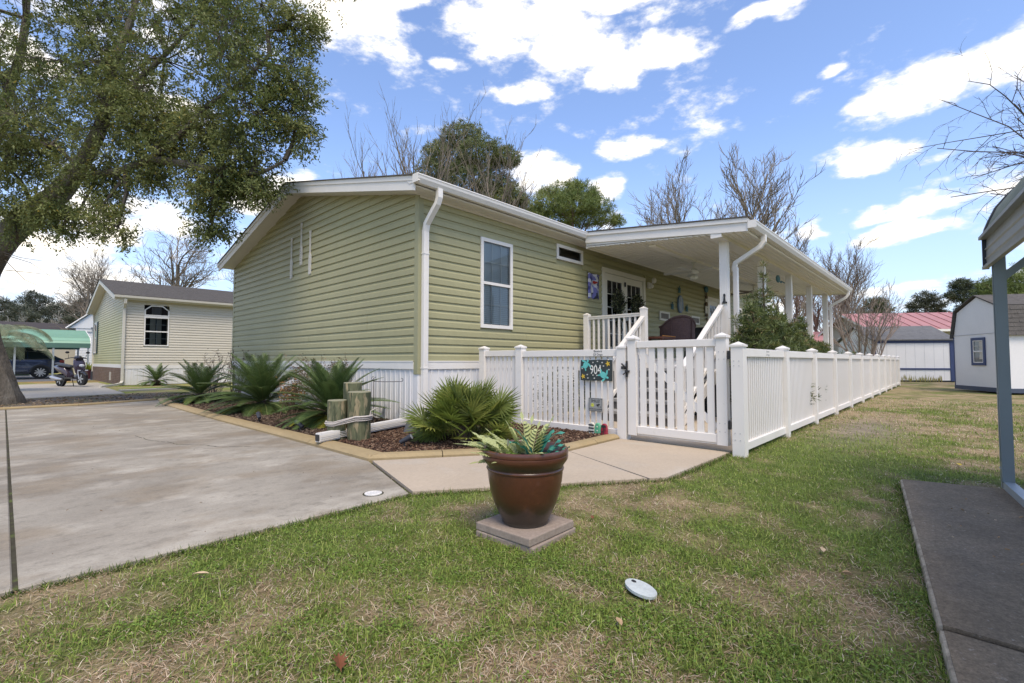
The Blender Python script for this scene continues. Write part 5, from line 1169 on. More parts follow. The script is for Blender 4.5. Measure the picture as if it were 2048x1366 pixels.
o = link('far_woodland', np_mesh('far_woodland', v, f, green_leaf, c)); stuff(o); o['label'] = 'hazy grey green woodland edge behind the carports'
n = 4200; a = RNG.uniform(1500, 2200, n); P = np.array([list(at(x, 722, 90+RNG.uniform(0, 14))) for x in a]); P[:, 2] = RNG.uniform(.2, 1, n)*(4.6+2.5*vnoise(a, a*0, 40, 5))
v, f, c = tufts(P, 5, 1.0, .16, np.tile([.11, .095, .075], (n, 1))*(.6+.8*RNG.random((n, 1))))
o = link('far_woodland', np_mesh('far_woodland', v, f, green_leaf, c)); stuff(o); o['label'] = 'brown grey woodland edge behind the sheds'
# bare tree leaning in from the right edge
rg = random.Random(12); out = []; prm = dict(BP); prm.update(lv=4, kids=[8, 8, 5, 4], ang=(25, 60), up=-.12, len=(.30, .48), wob=.10, rmin=.008, start=[.25, .12])
BR = ground_at(2330, 17)
tp = [Vector((0, 0, z)) for z in (0, 2, 4, 6, 8, 10, 11.5)]; A = MB(); A.tube(tp, [.28, .25, .23, .2, .16, .12, .06], 8)
tgt = [(2035, 150, 16), (2030, 225, 17), (2020, 310, 16), (2030, 385, 17), (2050, 90, 16), (2060, 270, 15), (2050, 420, 16)]
for i, (px, py, d) in enumerate(tgt):
    q = at(px, py, d)-BR; s = tp[min(5, 2+i % 4)]; L_ = (q-s).length
    grow(s, (q-s)+Vector((0, 0, .28*L_)), L_*.82, .085, 1, dict(prm, up=-.22), out, rg)
B = MB()
for lvl, pts, rad in out: (A if lvl == 1 else B).tube(pts, rad, 4 if lvl == 1 else 3, caps=False)
t = thing('bare_tree', 'dark bare tree reaching in from the right edge above the metal carport', 'tree', tuple(BR)); part('trunk', A, mat('dark_bark', (.085, .07, .06), .9, .1), t); part('branches', B, MATS['dark_bark'], t)

# ---- oak on the left
OB = Vector((-4.22, 10.3, 0)); OK = thing('oak_tree', 'large evergreen oak leaning over the driveway from the left edge', 'tree', tuple(OB))
def op(px, py, d): return at(px, py, d)-OB
limb1 = [Vector((0, 0, -.05)), Vector((0, 0, .25)), op(-24, 690, 11.0), op(-34, 610, 10.9), op(-26, 545, 10.8), op(12, 480, 10.6), op(60, 430, 10.3), op(118, 385, 10.1), op(165, 325, 9.9), op(198, 262, 9.8), op(215, 200, 9.8), op(228, 130, 9.9), op(262, 40, 10.0), op(290, -80, 10.2)]
r1 = [.44, .29, .23, .22, .23, .24, .23, .19, .14, .12, .10, .08, .06, .03]
limb2 = [op(150, 350, 10.0), op(225, 345, 9.5), op(300, 318, 9.2), op(372, 258, 9.0), op(410, 215, 9.0), op(470, 175, 9.0), op(540, 110, 9.1)]; r2 = [.10, .075, .06, .05, .04, .03, .015]
limb3 = [op(-10, 520, 10.8), op(-30, 420, 11.0), op(-15, 300, 11.2), op(15, 190, 11.2), op(45, 90, 11.3), op(60, -60, 11.5)]; r3 = [.18, .14, .12, .10, .08, .04]
limb4 = [op(205, 240, 9.8), op(260, 175, 9.6), op(330, 110, 9.5), op(400, 30, 9.5), op(450, -60, 9.6)]; r4 = [.07, .055, .04, .03, .015]
limb5 = [op(300, 318, 9.2), op(380, 330, 9.0), op(450, 345, 8.9), op(520, 345, 8.9), op(570, 320, 8.9)]; r5 = [.08, .07, .05, .035, .02]
def smooth(pts, rad, k=4):
    P, R_ = [], []
    for i in range(len(pts)-1):
        p0, p1, p2, p3 = pts[max(i-1, 0)], pts[i], pts[i+1], pts[min(i+2, len(pts)-1)]
        for j in range(k):
            t = j/k; P.append(.5*((2*p1)+(p2-p0)*t+(2*p0-5*p1+4*p2-p3)*t*t+(3*p1-p0-3*p2+p3)*t**3)); R_.append(rad[i]+(rad[i+1]-rad[i])*t)
    P.append(pts[-1]); R_.append(rad[-1]); return P, R_
mb = MB(); P_, R_ = smooth(limb1, r1, 5); rg = random.Random(3)
n = 18; o_ = 0
for i, (p, r) in enumerate(zip(P_, R_)):
    d_ = (P_[min(i+1, len(P_)-1)]-P_[max(i-1, 0)]).normalized(); a = d_.cross(Vector((0, 1, 0))).normalized(); b = a.cross(d_)
    for j in range(n):
        t = 2*PI*j/n; rr = r*(1+.07*math.sin(3*t+i*.35)+.05*math.sin(7*t-i*.5)+.03*rg.uniform(-1, 1)) 
        if i < 5: rr *= 1+.22*max(0, math.sin(4*t+.6))*(1-i/5)
        q = p+(a*math.cos(t)+b*math.sin(t))*rr; mb.v.append(tuple(q))
for i in range(len(P_)-1):
    for j in range(n): mb.f.append((i*n+j, i*n+(j+1) % n, (i+1)*n+(j+1) % n, (i+1)*n+j))
part('trunk', mb, bark, OK, smooth=True)
for pts, rad in ((limb2, r2), (limb3, r3), (limb4, r4), (limb5, r5)):
    P2, R2_ = smooth(pts, rad, 3); mb = MB(); mb.tube(P2, R2_, 9, caps=False); part('limb', mb, bark, OK, smooth=True)
PADS = [(490,120,9.0,120),(540,230,9.0,92),(590,180,9.2,60),(560,60,9.2,80),(588,262,9,38),(330,120,10,150),(150,130,10.3,150),(0,150,10.8,150),(420,300,9.2,100),(462,372,9.0,60),(430,430,9.0,46),(500,330,9,70),
        (400,380,9.1,60),(250,250,9.6,120),(100,290,9.8,120),(10,330,10,110),(205,410,9.4,44),(150,440,9.5,40),(235,455,9.3,32),(110,455,9.6,28),(90,400,9.6,50),(400,20,9.6,120),(220,-40,10,150),(620,-90,10,110),(60,-60,10.4,160),(505,372,8.9,30),(350,300,9.3,80),(300,350,9.4,44),
        (-140,200,10.8,170),(-200,0,11,200),(-160,380,10.6,120),(420,470,9,18),(330,230,9.4,90),(190,340,9.6,70),(30,430,9.9,50),(440,-100,10,150),(200,-200,10.6,220)]
allp = [(Vector(p)) for L_ in (P_[12:], smooth(limb2, r2, 3)[0], smooth(limb3, r3, 3)[0], smooth(limb4, r4, 3)[0], smooth(limb5, r5, 3)[0]) for p in L_]
tw = MB(); Cs, Ds, tone = [], [], []
rg = random.Random(9)
for (px, py, d, rp) in PADS:
    c_ = op(px, py, d); r = rp*d/947*.92; near = min(allp, key=lambda q: (q-c_).length)
    m_ = near.lerp(c_, .5)+Vector((rg.uniform(-.2, .2), rg.uniform(-.2, .2), .15)); tw.tube([near, m_, c_], [.05, .035, .022], 4, caps=False)
    nsub = max(5, int(9*r)); tp_ = rg.uniform(-.25, .25)
    vis = 1.0 if (px > -60 and py > -60) else .35
    for s in range(nsub):
        u = Vector((rg.gauss(0, 1), rg.gauss(0, 1), rg.gauss(0, 1))).normalized(); e = c_+u*r*rg.uniform(.45, .8)
        tw.tube([c_, c_.lerp(e, .5)+Vector((0, 0, .06)), e], [.02, .014, .008], 3, caps=False)
        k = int(26*r*r/nsub*9.5*vis/ max(.6, r))+3
        for q in range(k):
            u2 = Vector((rg.gauss(0, 1), rg.gauss(0, 1), rg.gauss(0, .9))); u2.normalize(); f_ = e+u2*r*.5*rg.uniform(.2, 1)
            f_ = c_+(f_-c_)*min(1, r/(f_-c_).length*1.0)
            dd = (u2+Vector((0, 0, -.35))).normalized(); Cs.append(f_); Ds.append(dd); tone.append(tp_+rg.uniform(-.3, .3))
            if q % 2 == 0: tw.tube([e, f_, f_+dd*.22], [.006, .004, .002], 3, caps=False)
part('twigs', tw, mat('twig_bark', (.10, .085, .07), .9, .1), OK)
Cs = np.array([list(c) for c in Cs]); Ds = np.array([list(c) for c in Ds]); tone = np.array(tone); K = 24; n = len(Cs)
t_ = RNG.random((n*K, 1)); P = np.repeat(Cs, K, 0)+np.repeat(Ds, K, 0)*t_*.30+RNG.normal(0, .035, (n*K, 3))
D_ = unit(np.repeat(Ds, K, 0)*.7+rnd_unit(n*K)*.9+np.array([0, 0, -.15]))
Nn = RNG.normal(size=(n*K, 3))*.6+np.array([0, 0, 1.])
tn = np.clip(.45+np.repeat(tone, K)+RNG.normal(0, .18, n*K), 0, 1)[:, None]
colr = np.array([.105, .140, .042])*(1-tn)+np.array([.28, .295, .11])*tn
mk = RNG.random(n*K) < .018; colr[mk] = np.array([.34, .27, .06])
v, f, c = leaves(P, D_, Nn, RNG.uniform(.052, .098, n*K), RNG.uniform(.022, .036, n*K), colr, bend=.12)
link('leaves', np_mesh('leaves', v, f, leafm, c), OK); NLEAF = n*K
# hanging bare twigs and a lone palm crown beside the trunk
mb = MB()
for q in (((10, 540, 9.8), (60, 545, 9.6), (100, 550, 9.5)), ((10, 520, 9.8), (50, 560, 9.6), (85, 575, 9.6)), ((10, 510, 9.8), (60, 525, 9.5), (105, 555, 9.4)), ((8, 505, 9.8), (40, 515, 9.6), (85, 522, 9.5))): mb.tube([op(*p) for p in q], [.008, .006, .003], 3)
part('twigs', mb, MATS['twig_bark'], OK)
PT = thing('palm_tree', 'feathery pale palm fronds hanging behind the oak trunk', 'palm', tuple(ground_at(-14, 15)))
pb = ground_at(-14, 15); v_, f_, c_ = [], [], []
mb = MB(); mb.tube([(0, 0, 0), (0, 0, 1.7)], [.2, .16], 8); part('trunk', mb, bark, PT)
def frond_np(L, arch, nl, ll, lw, col, col2, drop=.5, vee=.5, seed=0, rach=.012, tipfrac=.35, base=.12):
    """pinnate frond along +X, rising then arching; returns verts, quad faces, colours"""
    r_ = np.random.default_rng(seed); t = np.linspace(0, 1, 22); ang = arch[0]+(arch[1]-arch[0])*t
    dx = np.cos(ang)*L/21; dz = np.sin(ang)*L/21; X = np.concatenate([[0], np.cumsum(dx[:-1])]); Z = np.concatenate([[0], np.cumsum(dz[:-1])])
    V_, F_, C_ = [], [], []
    for i in range(21):
        w0, w1 = rach*(1-.8*t[i]), rach*(1-.8*t[i+1]); o = len(V_)
        V_ += [(X[i], -w0, Z[i]), (X[i+1], -w1, Z[i+1]), (X[i+1], w1, Z[i+1]+w1), (X[i], w0, Z[i]+w0)]; F_.append((o, o+1, o+2, o+3)); C_ += [col2]*4
    for i in range(nl):
        u = base+(1-base)*(i/nl)**.95; x = np.interp(u, t, X); z = np.interp(u, t, Z); a = np.interp(u, t, ang); tv = np.array([math.cos(a), 0, math.sin(a)]); nv = np.array([-math.sin(a), 0, math.cos(a)])
        le = ll*min(1, (.45+2.2*(u-base)))*(1 if u < 1-tipfrac else 1-.72*(u-1+tipfrac)/tipfrac); fwd = .35+.9*u
        for s in (-1, 1):
            d = tv*fwd+np.array([0, s, 0])+nv*vee; d /= np.linalg.norm(d); d2 = d-nv*drop; d2 /= np.linalg.norm(d2); p = np.array([x, 0, z]); w = tv*lw
            k = 1+r_.uniform(-.25, .25); cc = [q*k for q in col]; o = len(V_)
            V_ += [tuple(p-w), tuple(p+w), tuple(p+d*le*.55+w*.9), tuple(p+d*le*.55-w*.9), tuple(p+d*le*.55+d2*le*.45)]; F_ += [(o, o+1, o+2, o+3), (o+3, o+2, o+4, o+4)]; C_ += [cc]*5
    return np.array(V_, 'f'), F_, np.array(C_, 'f')
def frond_mesh(m, *a, **k):
    V_, F_, C_ = frond_np(*a, **k); me = bpy.data.meshes.new('frond'); me.from_pydata(V_.tolist(), [], [tuple(dict.fromkeys(f)) for f in F_])
    at_ = me.color_attributes.new('Col', 'FLOAT_COLOR', 'POINT'); c4 = np.ones((len(V_), 4), 'f'); c4[:, :3] = C_; at_.data.foreach_set('color', c4.ravel()); me.materials.append(m); return me
pm_ = [frond_mesh(palm_m, 1.75, (a, -1.25), 46, .42, .010, (.26, .29, .17), (.30, .30, .18), drop=1.0, vee=-.1, seed=i) for i, a in enumerate((1.2, .8, .4))]
for i in range(22): link('frond', pm_[i % 3], PT, (0, 0, 1.65), rz=2*PI*i/22*1.9)
# ---- sago palms: every frond is a leaf one could pick
def sago(label, x, y, L, n, seed, yellow=0, z=.06, squash=1.0, name='sago_palm'):
    t = thing(name, label, 'palm', (x, y, z)); rg = random.Random(seed)
    ms = [frond_mesh(sago_m, L*s, a, 52, .175*L, .0062, (.095, .145, .046), (.21, .24, .09), drop=.25, vee=.32, seed=i+seed) for i, (s, a) in enumerate(((.92, (1.25, .75)), (1.0, (.98, .25)), (1.0, (.62, -.12)), (.95, (.28, -.42)), (.85, (-.02, -.6))))]
    ym = frond_mesh(sago_m, L*.7, (.3, -.5), 46, .14*L, .0042, (.36, .34, .05), (.4, .36, .1), drop=.3, vee=.4, seed=77)
    for i in range(n):
        k = min(4, int(5*(i/n)**.95)); az = i*2.39996+rg.uniform(-.2, .2)
        o = link('frond', ms[k], t, (0, 0, .10+.10*(1-i/n)), rot=(rg.uniform(-.12, .12), rg.uniform(-.14, .14), az), scale=rg.uniform(.86, 1.06))
    for i in range(yellow): link('frond', ym, t, (0, 0, .12), rot=(0, rg.uniform(.1, .3), math.radians(-130)+rg.uniform(-.9, .9)))
    mb = MB(); mb.ball((0, 0, .08), .16, 10, (1, 1, .9)); part('trunk', mb, mat('sago_trunk', (.07, .05, .035), .9, noise=(20., .4)), t); return t
sago('largest dark green sago palm at the middle of the garden bed', -.90, 3.60, 1.15, 96, 1, 2)
sago('mid sized sago palm with yellowed lower fronds beside the wooden pilings', -.84, .98, .96, 84, 2, 5)
sago('drooping sago palm at the far driveway end of the garden bed', -1.15, 6.7, .92, 60, 3, 1)
sago('small sago palm against the skirting of the cream house', .05, 18.0, .85, 34, 4, 0, z=.02)
# ---- fan palm
FP = thing('fan_palm', 'bright green spiky fan palm at the corner of the bed beside the fence', 'palm', (-.50, -1.62, .06))
def fan_mesh(R_, nseg, col, seed):
    r_ = np.random.default_rng(seed); V_, F_, C_ = [], [], []
    pl = .42*R_/.36
    for i in range(2): pass
    V_ += [(0, -.006, 0), (0, .006, 0), (pl, .004, 0), (pl, -.004, 0)]; F_.append((0, 1, 2, 3)); C_ += [(.16, .17, .06)]*4
    for i in range(nseg):
        a = -2.2+4.4*i/(nseg-1); L = R_*(1-.12*abs(a)/2.2)*r_.uniform(.88, 1.05); fold = .02*(1 if i % 2 else -1)
        d = np.array([math.cos(a), math.sin(a), .10*abs(a)+fold]); s = np.array([-math.sin(a), math.cos(a), 0]); p = np.array([pl, 0, 0]); k = r_.uniform(.75, 1.2); cc = [q*k for q in col]
        o = len(V_); w = .5*4.4/(nseg-1)*L*.52
        dr_ = np.array([0, 0, -.08*R_*r_.uniform(.3, 1.6)])
        V_ += [tuple(p), tuple(p+d*L*.5-s*w), tuple(p+d*L*.5+s*w), tuple(p+d*L+dr_)]; F_.append((o, o+1, o+3, o+2)); C_ += [cc, cc, cc, [q*1.15 for q in cc]]
    me = bpy.data.meshes.new('fan_leaf'); me.from_pydata([tuple(map(float, q)) for q in V_], [], F_); at_ = me.color_attributes.new('Col', 'FLOAT_COLOR', 'POINT'); c4 = np.ones((len(V_), 4), 'f'); c4[:, :3] = np.array(C_); at_.data.foreach_set('color', c4.ravel()); me.materials.append(palm_m); return me
fm = [fan_mesh(.34, 26, c_, i) for i, c_ in enumerate(((.20, .25, .05), (.165, .21, .04), (.27, .29, .07), (.13, .165, .04)))]
rg = random.Random(6)
for i in range(92):
    az = i*2.39996; el = rg.uniform(.05, 1.35)*(1-.25*(i/92)) if i > 12 else rg.uniform(1.0, 1.5)
    bx, by = rg.gauss(0, .10), rg.gauss(0, .10)
    link('fan_leaf', fm[i % 4], FP, (bx, by, .03+.12*rg.random()), rot=Matrix.Rotation(az, 3, 'Z').to_4x4().to_3x3().__matmul__(Matrix.Rotation(-el, 3, 'Y')).__matmul__(Matrix.Rotation(rg.uniform(-.9, .9), 3, 'X')).to_euler(), scale=rg.uniform(.7, 1.02))
mb = MB(); mb.tube([(0, 0, 0), (0, 0, .22)], [.10, .07], 8); part('trunk', mb, MATS['sago_trunk'], FP)
# ---- shrubs
def shrub(label, loc, r, h, nst, nleaf, cols, L=.035, seed=0, name='dry_shrub', sm=None, lean=(0, 0)):
    rg = random.Random(seed); t = thing(name, label, 'shrub', loc); mb = MB(); tips = []
    for i in range(nst):
        a = rg.uniform(0, 2*PI); e = Vector((math.cos(a)*r*rg.uniform(.2, 1)+lean[0], math.sin(a)*r*rg.uniform(.2, 1)+lean[1], h*rg.uniform(.6, 1)))
        s = Vector((rg.gauss(0, .05), rg.gauss(0, .05), 0)); m_ = s.lerp(e, .5)+Vector((rg.gauss(0, .04), rg.gauss(0, .04), .04)); mb.tube([s, m_, e], [.009, .006, .003], 3); tips += [m_.lerp(e, u) for u in (.3, .6, .85, 1)]
        for _ in range(4):
            q = m_.lerp(e, rg.random()); e2 = q+Vector((rg.gauss(0, 1), rg.gauss(0, 1), abs(rg.gauss(0, 1)))).normalized()*rg.uniform(.1, .25); mb.tube([q, e2], [.004, .002], 3); tips += [q.lerp(e2, .6), e2]
    part('stems', mb, sm or mat('thin_brown_stem', (.15, .105, .075), .85, .1), t)
    T = np.array([list(q) for q in tips]); idx = RNG.integers(0, len(T), nleaf); P = T[idx]+RNG.normal(0, .025, (nleaf, 3)); cc = np.array(cols)[RNG.integers(0, len(cols), nleaf)]*RNG.uniform(.7, 1.2, (nleaf, 1))
    v, f, c = leaves(P, rnd_unit(nleaf), RNG.normal(size=(nleaf, 3)), RNG.uniform(.6, 1.2, nleaf)*L, RNG.uniform(.5, .8, nleaf)*L*.6, cc, bend=.1)
    link('foliage', np_mesh('foliage', v, f, green_leaf, c), t); return t
shrub('twiggy shrub with brown and rust coloured leaves between the two large sago palms', (-.36, 2.15, .06), .62, .98, 46, 2300, [(.13, .085, .04), (.10, .10, .035), (.23, .11, .045), (.07, .08, .03)], seed=1)
shrub('small shrub with orange blotched leaves at the foot of the large sago palm', (-.95, 2.25, .06), .28, .62, 16, 420, [(.36, .20, .06), (.30, .17, .07), (.14, .12, .05)], L=.055, seed=2)
shrub('nearly leafless thorny shrub at the far house corner', (-.55, 8.0, .06), .65, 1.15, 26, 90, [(.06, .05, .035), (.13, .06, .05)], L=.06, seed=3, sm=mat('pinkish_stem', (.22, .16, .14), .8, .1))
shrub('thin rose shrub against the left corner of the green house', (-.35, 6.9, .06), .5, 1.25, 18, 130, [(.05, .055, .03), (.12, .05, .045)], L=.06, seed=4, sm=MATS['pinkish_stem'])
# big podocarpus bush by the porch and its small neighbours
def conif(label, loc, lobes, n, seed, name='evergreen_shrub'):
    t = thing(name, label, 'shrub', loc); C, K = pad_points(lobes, n); tn = RNG.random(len(C))[:, None]; col = np.array([.045, .070, .022])*(1-tn)+np.array([.165, .195, .055])*tn
    mk = RNG.random(len(C)) < .05; col[mk] = np.array([.27, .22, .09])
    v, f, c = tufts(C, 13, .105, .012, col, up=.55); link('foliage', np_mesh('foliage', v, f, green_leaf, c), t)
    mb = MB()
    for (x, y, z, r, rz) in lobes: mb.tube([(0, 0, 0), (x*.6, y*.6, z*.5), (x, y, z)], [.03, .022, .008], 5)
    for i in range(0, len(C), 9): q = C[i]; l_ = lobes[K[i]]; mb.tube([(l_[0], l_[1], l_[2]-.1), tuple(q)], [.006, .003], 3)
    part('stems', mb, MATS['thin_brown_stem'], t); return t
conif('large dense evergreen shrub with a pointed top between the porch and the side fence', (4.55, -3.62, 0), [(0, 0, .9, .55, .6), (-.45, .0, 1.15, .45, .42), (-.9, .0, 1.05, .42, .48), (.5, 0, 1.1, .5, .48), (1.0, .05, 1.05, .48, .48), (1.5, .05, .98, .42, .45), (1.95, .05, .9, .35, .4),
 (-.95, 0, 1.55, .24, .3), (-.9, 0, 1.85, .12, .28), (-.35, 0, 1.55, .34, .34), (-.30, 0, 1.9, .17, .32), (-.28, 0, 2.2, .085, .3), (-.27, 0, 2.45, .04, .18), (.15, 0, 1.5, .36, .32), (.3, 0, 1.75, .14, .22), (.7, 0, 1.45, .34, .3), (.85, 0, 1.68, .13, .2), (1.3, 0, 1.3, .3, .28), (0, 0, .45, .7, .45), (1.0, 0, .5, .6, .45)], 4600, 1)
conif('slim evergreen shrub with spiky shoots behind the second fence bay', (7.0, -3.55, 0), [(0, 0, 1.0, .40, .6), (.1, 0, 1.55, .18, .35), (-.35, 0, 1.2, .28, .3), (.45, 0, 1.25, .3, .35), (.25, 0, 1.75, .08, .3), (.8, 0, 1.1, .25, .3)], 900, 2)
conif('small round evergreen shrub behind the third fence post', (8.9, -3.55, 0), [(0, 0, .9, .45, .5), (.35, 0, 1.15, .25, .3), (-.3, 0, 1.2, .22, .25)], 600, 3)
conif('young round topped fern shrub inside the fence beyond the porch', (12.0, -3.7, 0), [(0, 0, .8, .5, .45)], 350, 4)
# privet-like hedge seen through the front fence pickets
H3 = thing('patio_shrub', 'low variegated shrub seen between the front fence pickets', 'shrub', (2.05, -1.1, .03))
n = 2600; P = rnd_unit(n)*RNG.uniform(.3, 1, (n, 1))*np.array([.42, .62, .45])+np.array([0, 0, .45]); v, f, c = leaves(P, rnd_unit(n), RNG.normal(size=(n, 3)), RNG.uniform(.03, .06, n), RNG.uniform(.02, .03, n), np.array([(.05, .07, .03), (.12, .13, .07), (.3, .3, .25)])[RNG.integers(0, 3, n)]); link('foliage', np_mesh('foliage', v, f, green_leaf, c), H3)
# ================================================================ SMALL THINGS
# planter and its pavers
PV = thing('paver', 'lower grey concrete paver half sunk in the lawn under the planter', 'paver', (-2.165, -4.065, 0), math.radians(3), group='stacked pavers under the planter')
pav = mat('paver_concrete', (.29, .235, .195), .9, .2, noise=[(6., .12), (60., .18)], col2=[(7., .52, .72, (.18, .14, .115), .6)], bump=(90., .35, .003))
for t_, (z0, z1, s_) in ((PV, (-.02, .036, .205)), (None, (0, .044, .200))):
    if t_ is None: t_ = thing('paver', 'upper grey concrete paver directly under the planter', 'paver', (-2.172, -4.062, .038), math.radians(1), group='stacked pavers under the planter')
    mb = MB(); mb.box(-s_, s_, -s_, s_, z0, z1); o = part('slab', mb, pav, t_); bv = o.modifiers.new('b', 'BEVEL'); bv.width = .006; bv.segments = 2
PT_ = thing('planter', 'large glazed brown pot on two stacked pavers in the foreground', 'planter', (-2.173, -4.064, .082))
def glaze():
    m = mat('brown_glaze', (.088, .030, .015), .33, .5, noise=[(3., .25), (70., .12)], col2=[(2.4, .5, .72, (.040, .024, .018), .8), (14., .55, .7, (.17, .062, .027), .5)], bump=(6., .15, .01), coat=.25); nt = m.node_tree; n, l = nt.nodes, nt.links
    b = n['Principled BSDF']; src = b.inputs['Base Color'].links[0].from_socket
    t = n.new('ShaderNodeTexCoord'); s = n.new('ShaderNodeSeparateXYZ'); l.new(t.outputs['Object'], s.inputs[0])
    r = n.new('ShaderNodeValToRGB'); e = r.color_ramp.elements; e[0].position = 0; e[0].color = (1, 1, 1, 1); e[1].position = 1; e[1].color = (0, 0, 0, 1)
    for p, c in ((.20, .75), (.36, .05), (.74, .0), (.755, .55), (.80, .75), (.86, .1), (.97, .0)): q = e.new(p); q.color = (c, c, c, 1)
    mr_ = n.new('ShaderNodeMath'); mr_.operation = 'MULTIPLY'; mr_.inputs[1].default_value = 1/.42; l.new(s.outputs['Z'], mr_.inputs[0]); 
    nz = n.new('ShaderNodeTexNoise'); nz.inputs['Scale'].default_value = 5; l.new(t.outputs['Object'], nz.inputs[0]); a_ = n.new('ShaderNodeMath'); a_.operation = 'MULTIPLY_ADD'; a_.inputs[1].default_value = .16; l.new(nz.outputs[0], a_.inputs[0]); l.new(mr_.outputs[0], a_.inputs[2])
    a2 = n.new('ShaderNodeMath'); a2.operation = 'SUBTRACT'; a2.inputs[1].default_value = .08; l.new(a_.outputs[0], a2.inputs[0]); l.new(a2.outputs[0], r.inputs[0])
    x = n.new('ShaderNodeMix'); x.data_type = 'RGBA'; l.new(r.outputs[0], x.inputs[0]); l.new(src, x.inputs[6]); x.inputs[7].default_value = (.030, .025, .020, 1); l.new(x.outputs[2], b.inputs['Base Color']); return m
prof = [(.128, 0), (.134, .006), (.133, .018), (.136, .024), (.160, .07), (.182, .12), (.200, .18), (.211, .24), (.2165, .285), (.217, .300), (.222, .303), (.224, .309), (.222, .315), (.218, .318), (.221, .33), (.238, .352), (.246, .366), (.248, .376), (.2475, .388), (.244, .391), (.2475, .394), (.249, .408), (.246, .419), (.238, .424), (.228, .422), (.222, .412), (.218, .36), (.2, .33)]
mb = MB(); mb.lathe(prof, 72); part('pot', mb, glaze(), PT_, smooth=True)
mb = MB(); mb.lathe([(.001, .0), (.21, .0), (.21, .005)], 32, (0, 0, .372)); part('potting_soil', mb, mat('dark_potting_soil', (.03, .03, .03), .95), PT_)
fern_a = mat('pale_fern_leaf', (.42, .45, .20), .45, .4, transl=.25, noise=(30., .15)); fern_b = mat('green_fern_leaf', (.20, .30, .05), .45, .4, transl=.25, noise=(30., .15)); teal = mat('teal_leaf', (.06, .30, .22), .3, .5, transl=.15, noise=[(14., .3)], col2=(22., .55, .7, (.25, .55, .45), .5))
def fern_mesh(L, nl, ll, lw, arch, m, seed):
    rg = random.Random(seed); mb = MB(); t = [i/12 for i in range(13)]; pts = [Vector((0, 0, 0))]
    for i in range(12): a = arch[0]+(arch[1]-arch[0])*i/11; pts.append(pts[-1]+Vector((math.cos(a), 0, math.sin(a)))*L/12)
    mb.tube(pts, [.003*(1-.6*u) for u in t], 4)
    for i in range(nl):
        u = .18+.8*i/nl; k = min(int(u*12), 11); p = pts[k].lerp(pts[k+1], u*12-k); d = (pts[k+1]-pts[k]).normalized(); le = ll*math.sin(PI*min(1, .25+u*.72))**.6*rg.uniform(.85, 1.1)
        for s in (-1, 1):
            e = (d*.75+Vector((0, s, 0))+Vector((0, 0, .1))).normalized(); up = Vector((0, 0, 1)); w = e.cross(up).normalized()*lw
            mb.add([p, p+e*le*.35+w, p+e*le*.75+w*.9, p+e*le+Vector((0, 0, -.004)), p+e*le*.75-w*.9, p+e*le*.35-w], [(0, 1, 2, 3, 4, 5)])
    p = pts[-1]; d = (pts[-1]-pts[-2]).normalized(); mb.add([p-d*.01, p+d*.02+Vector((0, lw, 0)), p+d*.045, p+d*.02-Vector((0, lw, 0))], [(0, 1, 2, 3)])
    return mb.mesh('fern_leaf', m)
fmA = [fern_mesh(.21, 9, .060, .0105, (1.35, .9), fern_a, 1), fern_mesh(.17, 8, .055, .0105, (1.0, .2), fern_a, 2)]; fmB = [fern_mesh(.16, 8, .055, .0115, (.9, .0), fern_b, 3), fern_mesh(.13, 7, .05, .0115, (.6, -.2), fern_b, 4)]
fmC = fern_mesh(.15, 8, .04, .0075, (.35, -.1), fern_a, 5)
PL1 = thing('fern', 'pale green artificial fern growing in the left half of the brown pot', 'fern', (-2.173, -4.064, .488))
rg = random.Random(5)
# camera right is (.68,-.73): left half of the pot is (-.68,.73)
def cr_(r, f): return (.6816*r+.7318*f, -.7318*r+.6816*f)
for i in range(46):
    r_, f_ = rg.uniform(-.19, .03), rg.uniform(-.10, .10); x, y = cr_(r_, f_); az = math.atan2(y, x)+rg.uniform(-.9, .9)
    m_ = rg.choice([fmB[0], fmB[1], fmA[1], fmC, fmB[0], fmA[1]]); link('fern_leaf', m_, PL1, (x*.8, y*.8, -.07), rot=(rg.uniform(-.3, .3), rg.uniform(-.35, .15), az), scale=rg.uniform(.9, 1.3))
for r_, f_, az, s in ((.0, .0, 1.2, 1.15), (.02, .03, .4, 1.05), (-.02, .02, 2.2, 1.0), (.06, .02, -.6, 1.1), (.03, -.01, .2, .95), (.05, .05, -.9, .9)):
    x, y = cr_(r_, f_); link('fern_leaf', fmA[0], PL1, (x, y, -.09), rot=(rg.uniform(-.2, .2), -.12, az), scale=s*1.12)
for f_, s in ((.0, 1.35), (.04, 1.2), (-.05, 1.1)): x, y = cr_(-.17, f_); link('fern_leaf', fmC, PL1, (x, y, -.02), rot=(0, -.18, math.atan2(.7318, -.6816)+rg.uniform(-.5, .3)), scale=s)
PL2 = thing('teal_plant', 'broad leaved teal artificial plant in the right half of the brown pot', 'plant', (-2.173, -4.064, .490))
def strap(L, w, arch, seed, m=teal):
    mb = MB(); n = 10; pts = [Vector((0, 0, 0))]
    for i in range(n): a = arch[0]+(arch[1]-arch[0])*i/(n-1); pts.append(pts[-1]+Vector((math.cos(a), 0, math.sin(a)))*L/n)
    for i, p in enumerate(pts): k = w*(.25+.75*math.sin(PI*min(1, (i/n)**.8*.97+.03))); wv = .006*math.sin(i*1.7+seed); mb.v += [(p.x, -k, p.z+.25*k+wv), (p.x, 0, p.z), (p.x, k, p.z+.25*k-wv)]
    for i in range(n): mb.f += [(3*i, 3*i+1, 3*i+4, 3*i+3), (3*i+1, 3*i+2, 3*i+5, 3*i+4)]
    return mb.mesh('strap_leaf', m, True)
sm_ = [strap(.19, .032, (1.3, .7), 1), strap(.20, .024, (1.25, .1), 2), strap(.13, .014, (1.0, .1), 3), strap(.12, .010, (.8, .4), 4)]
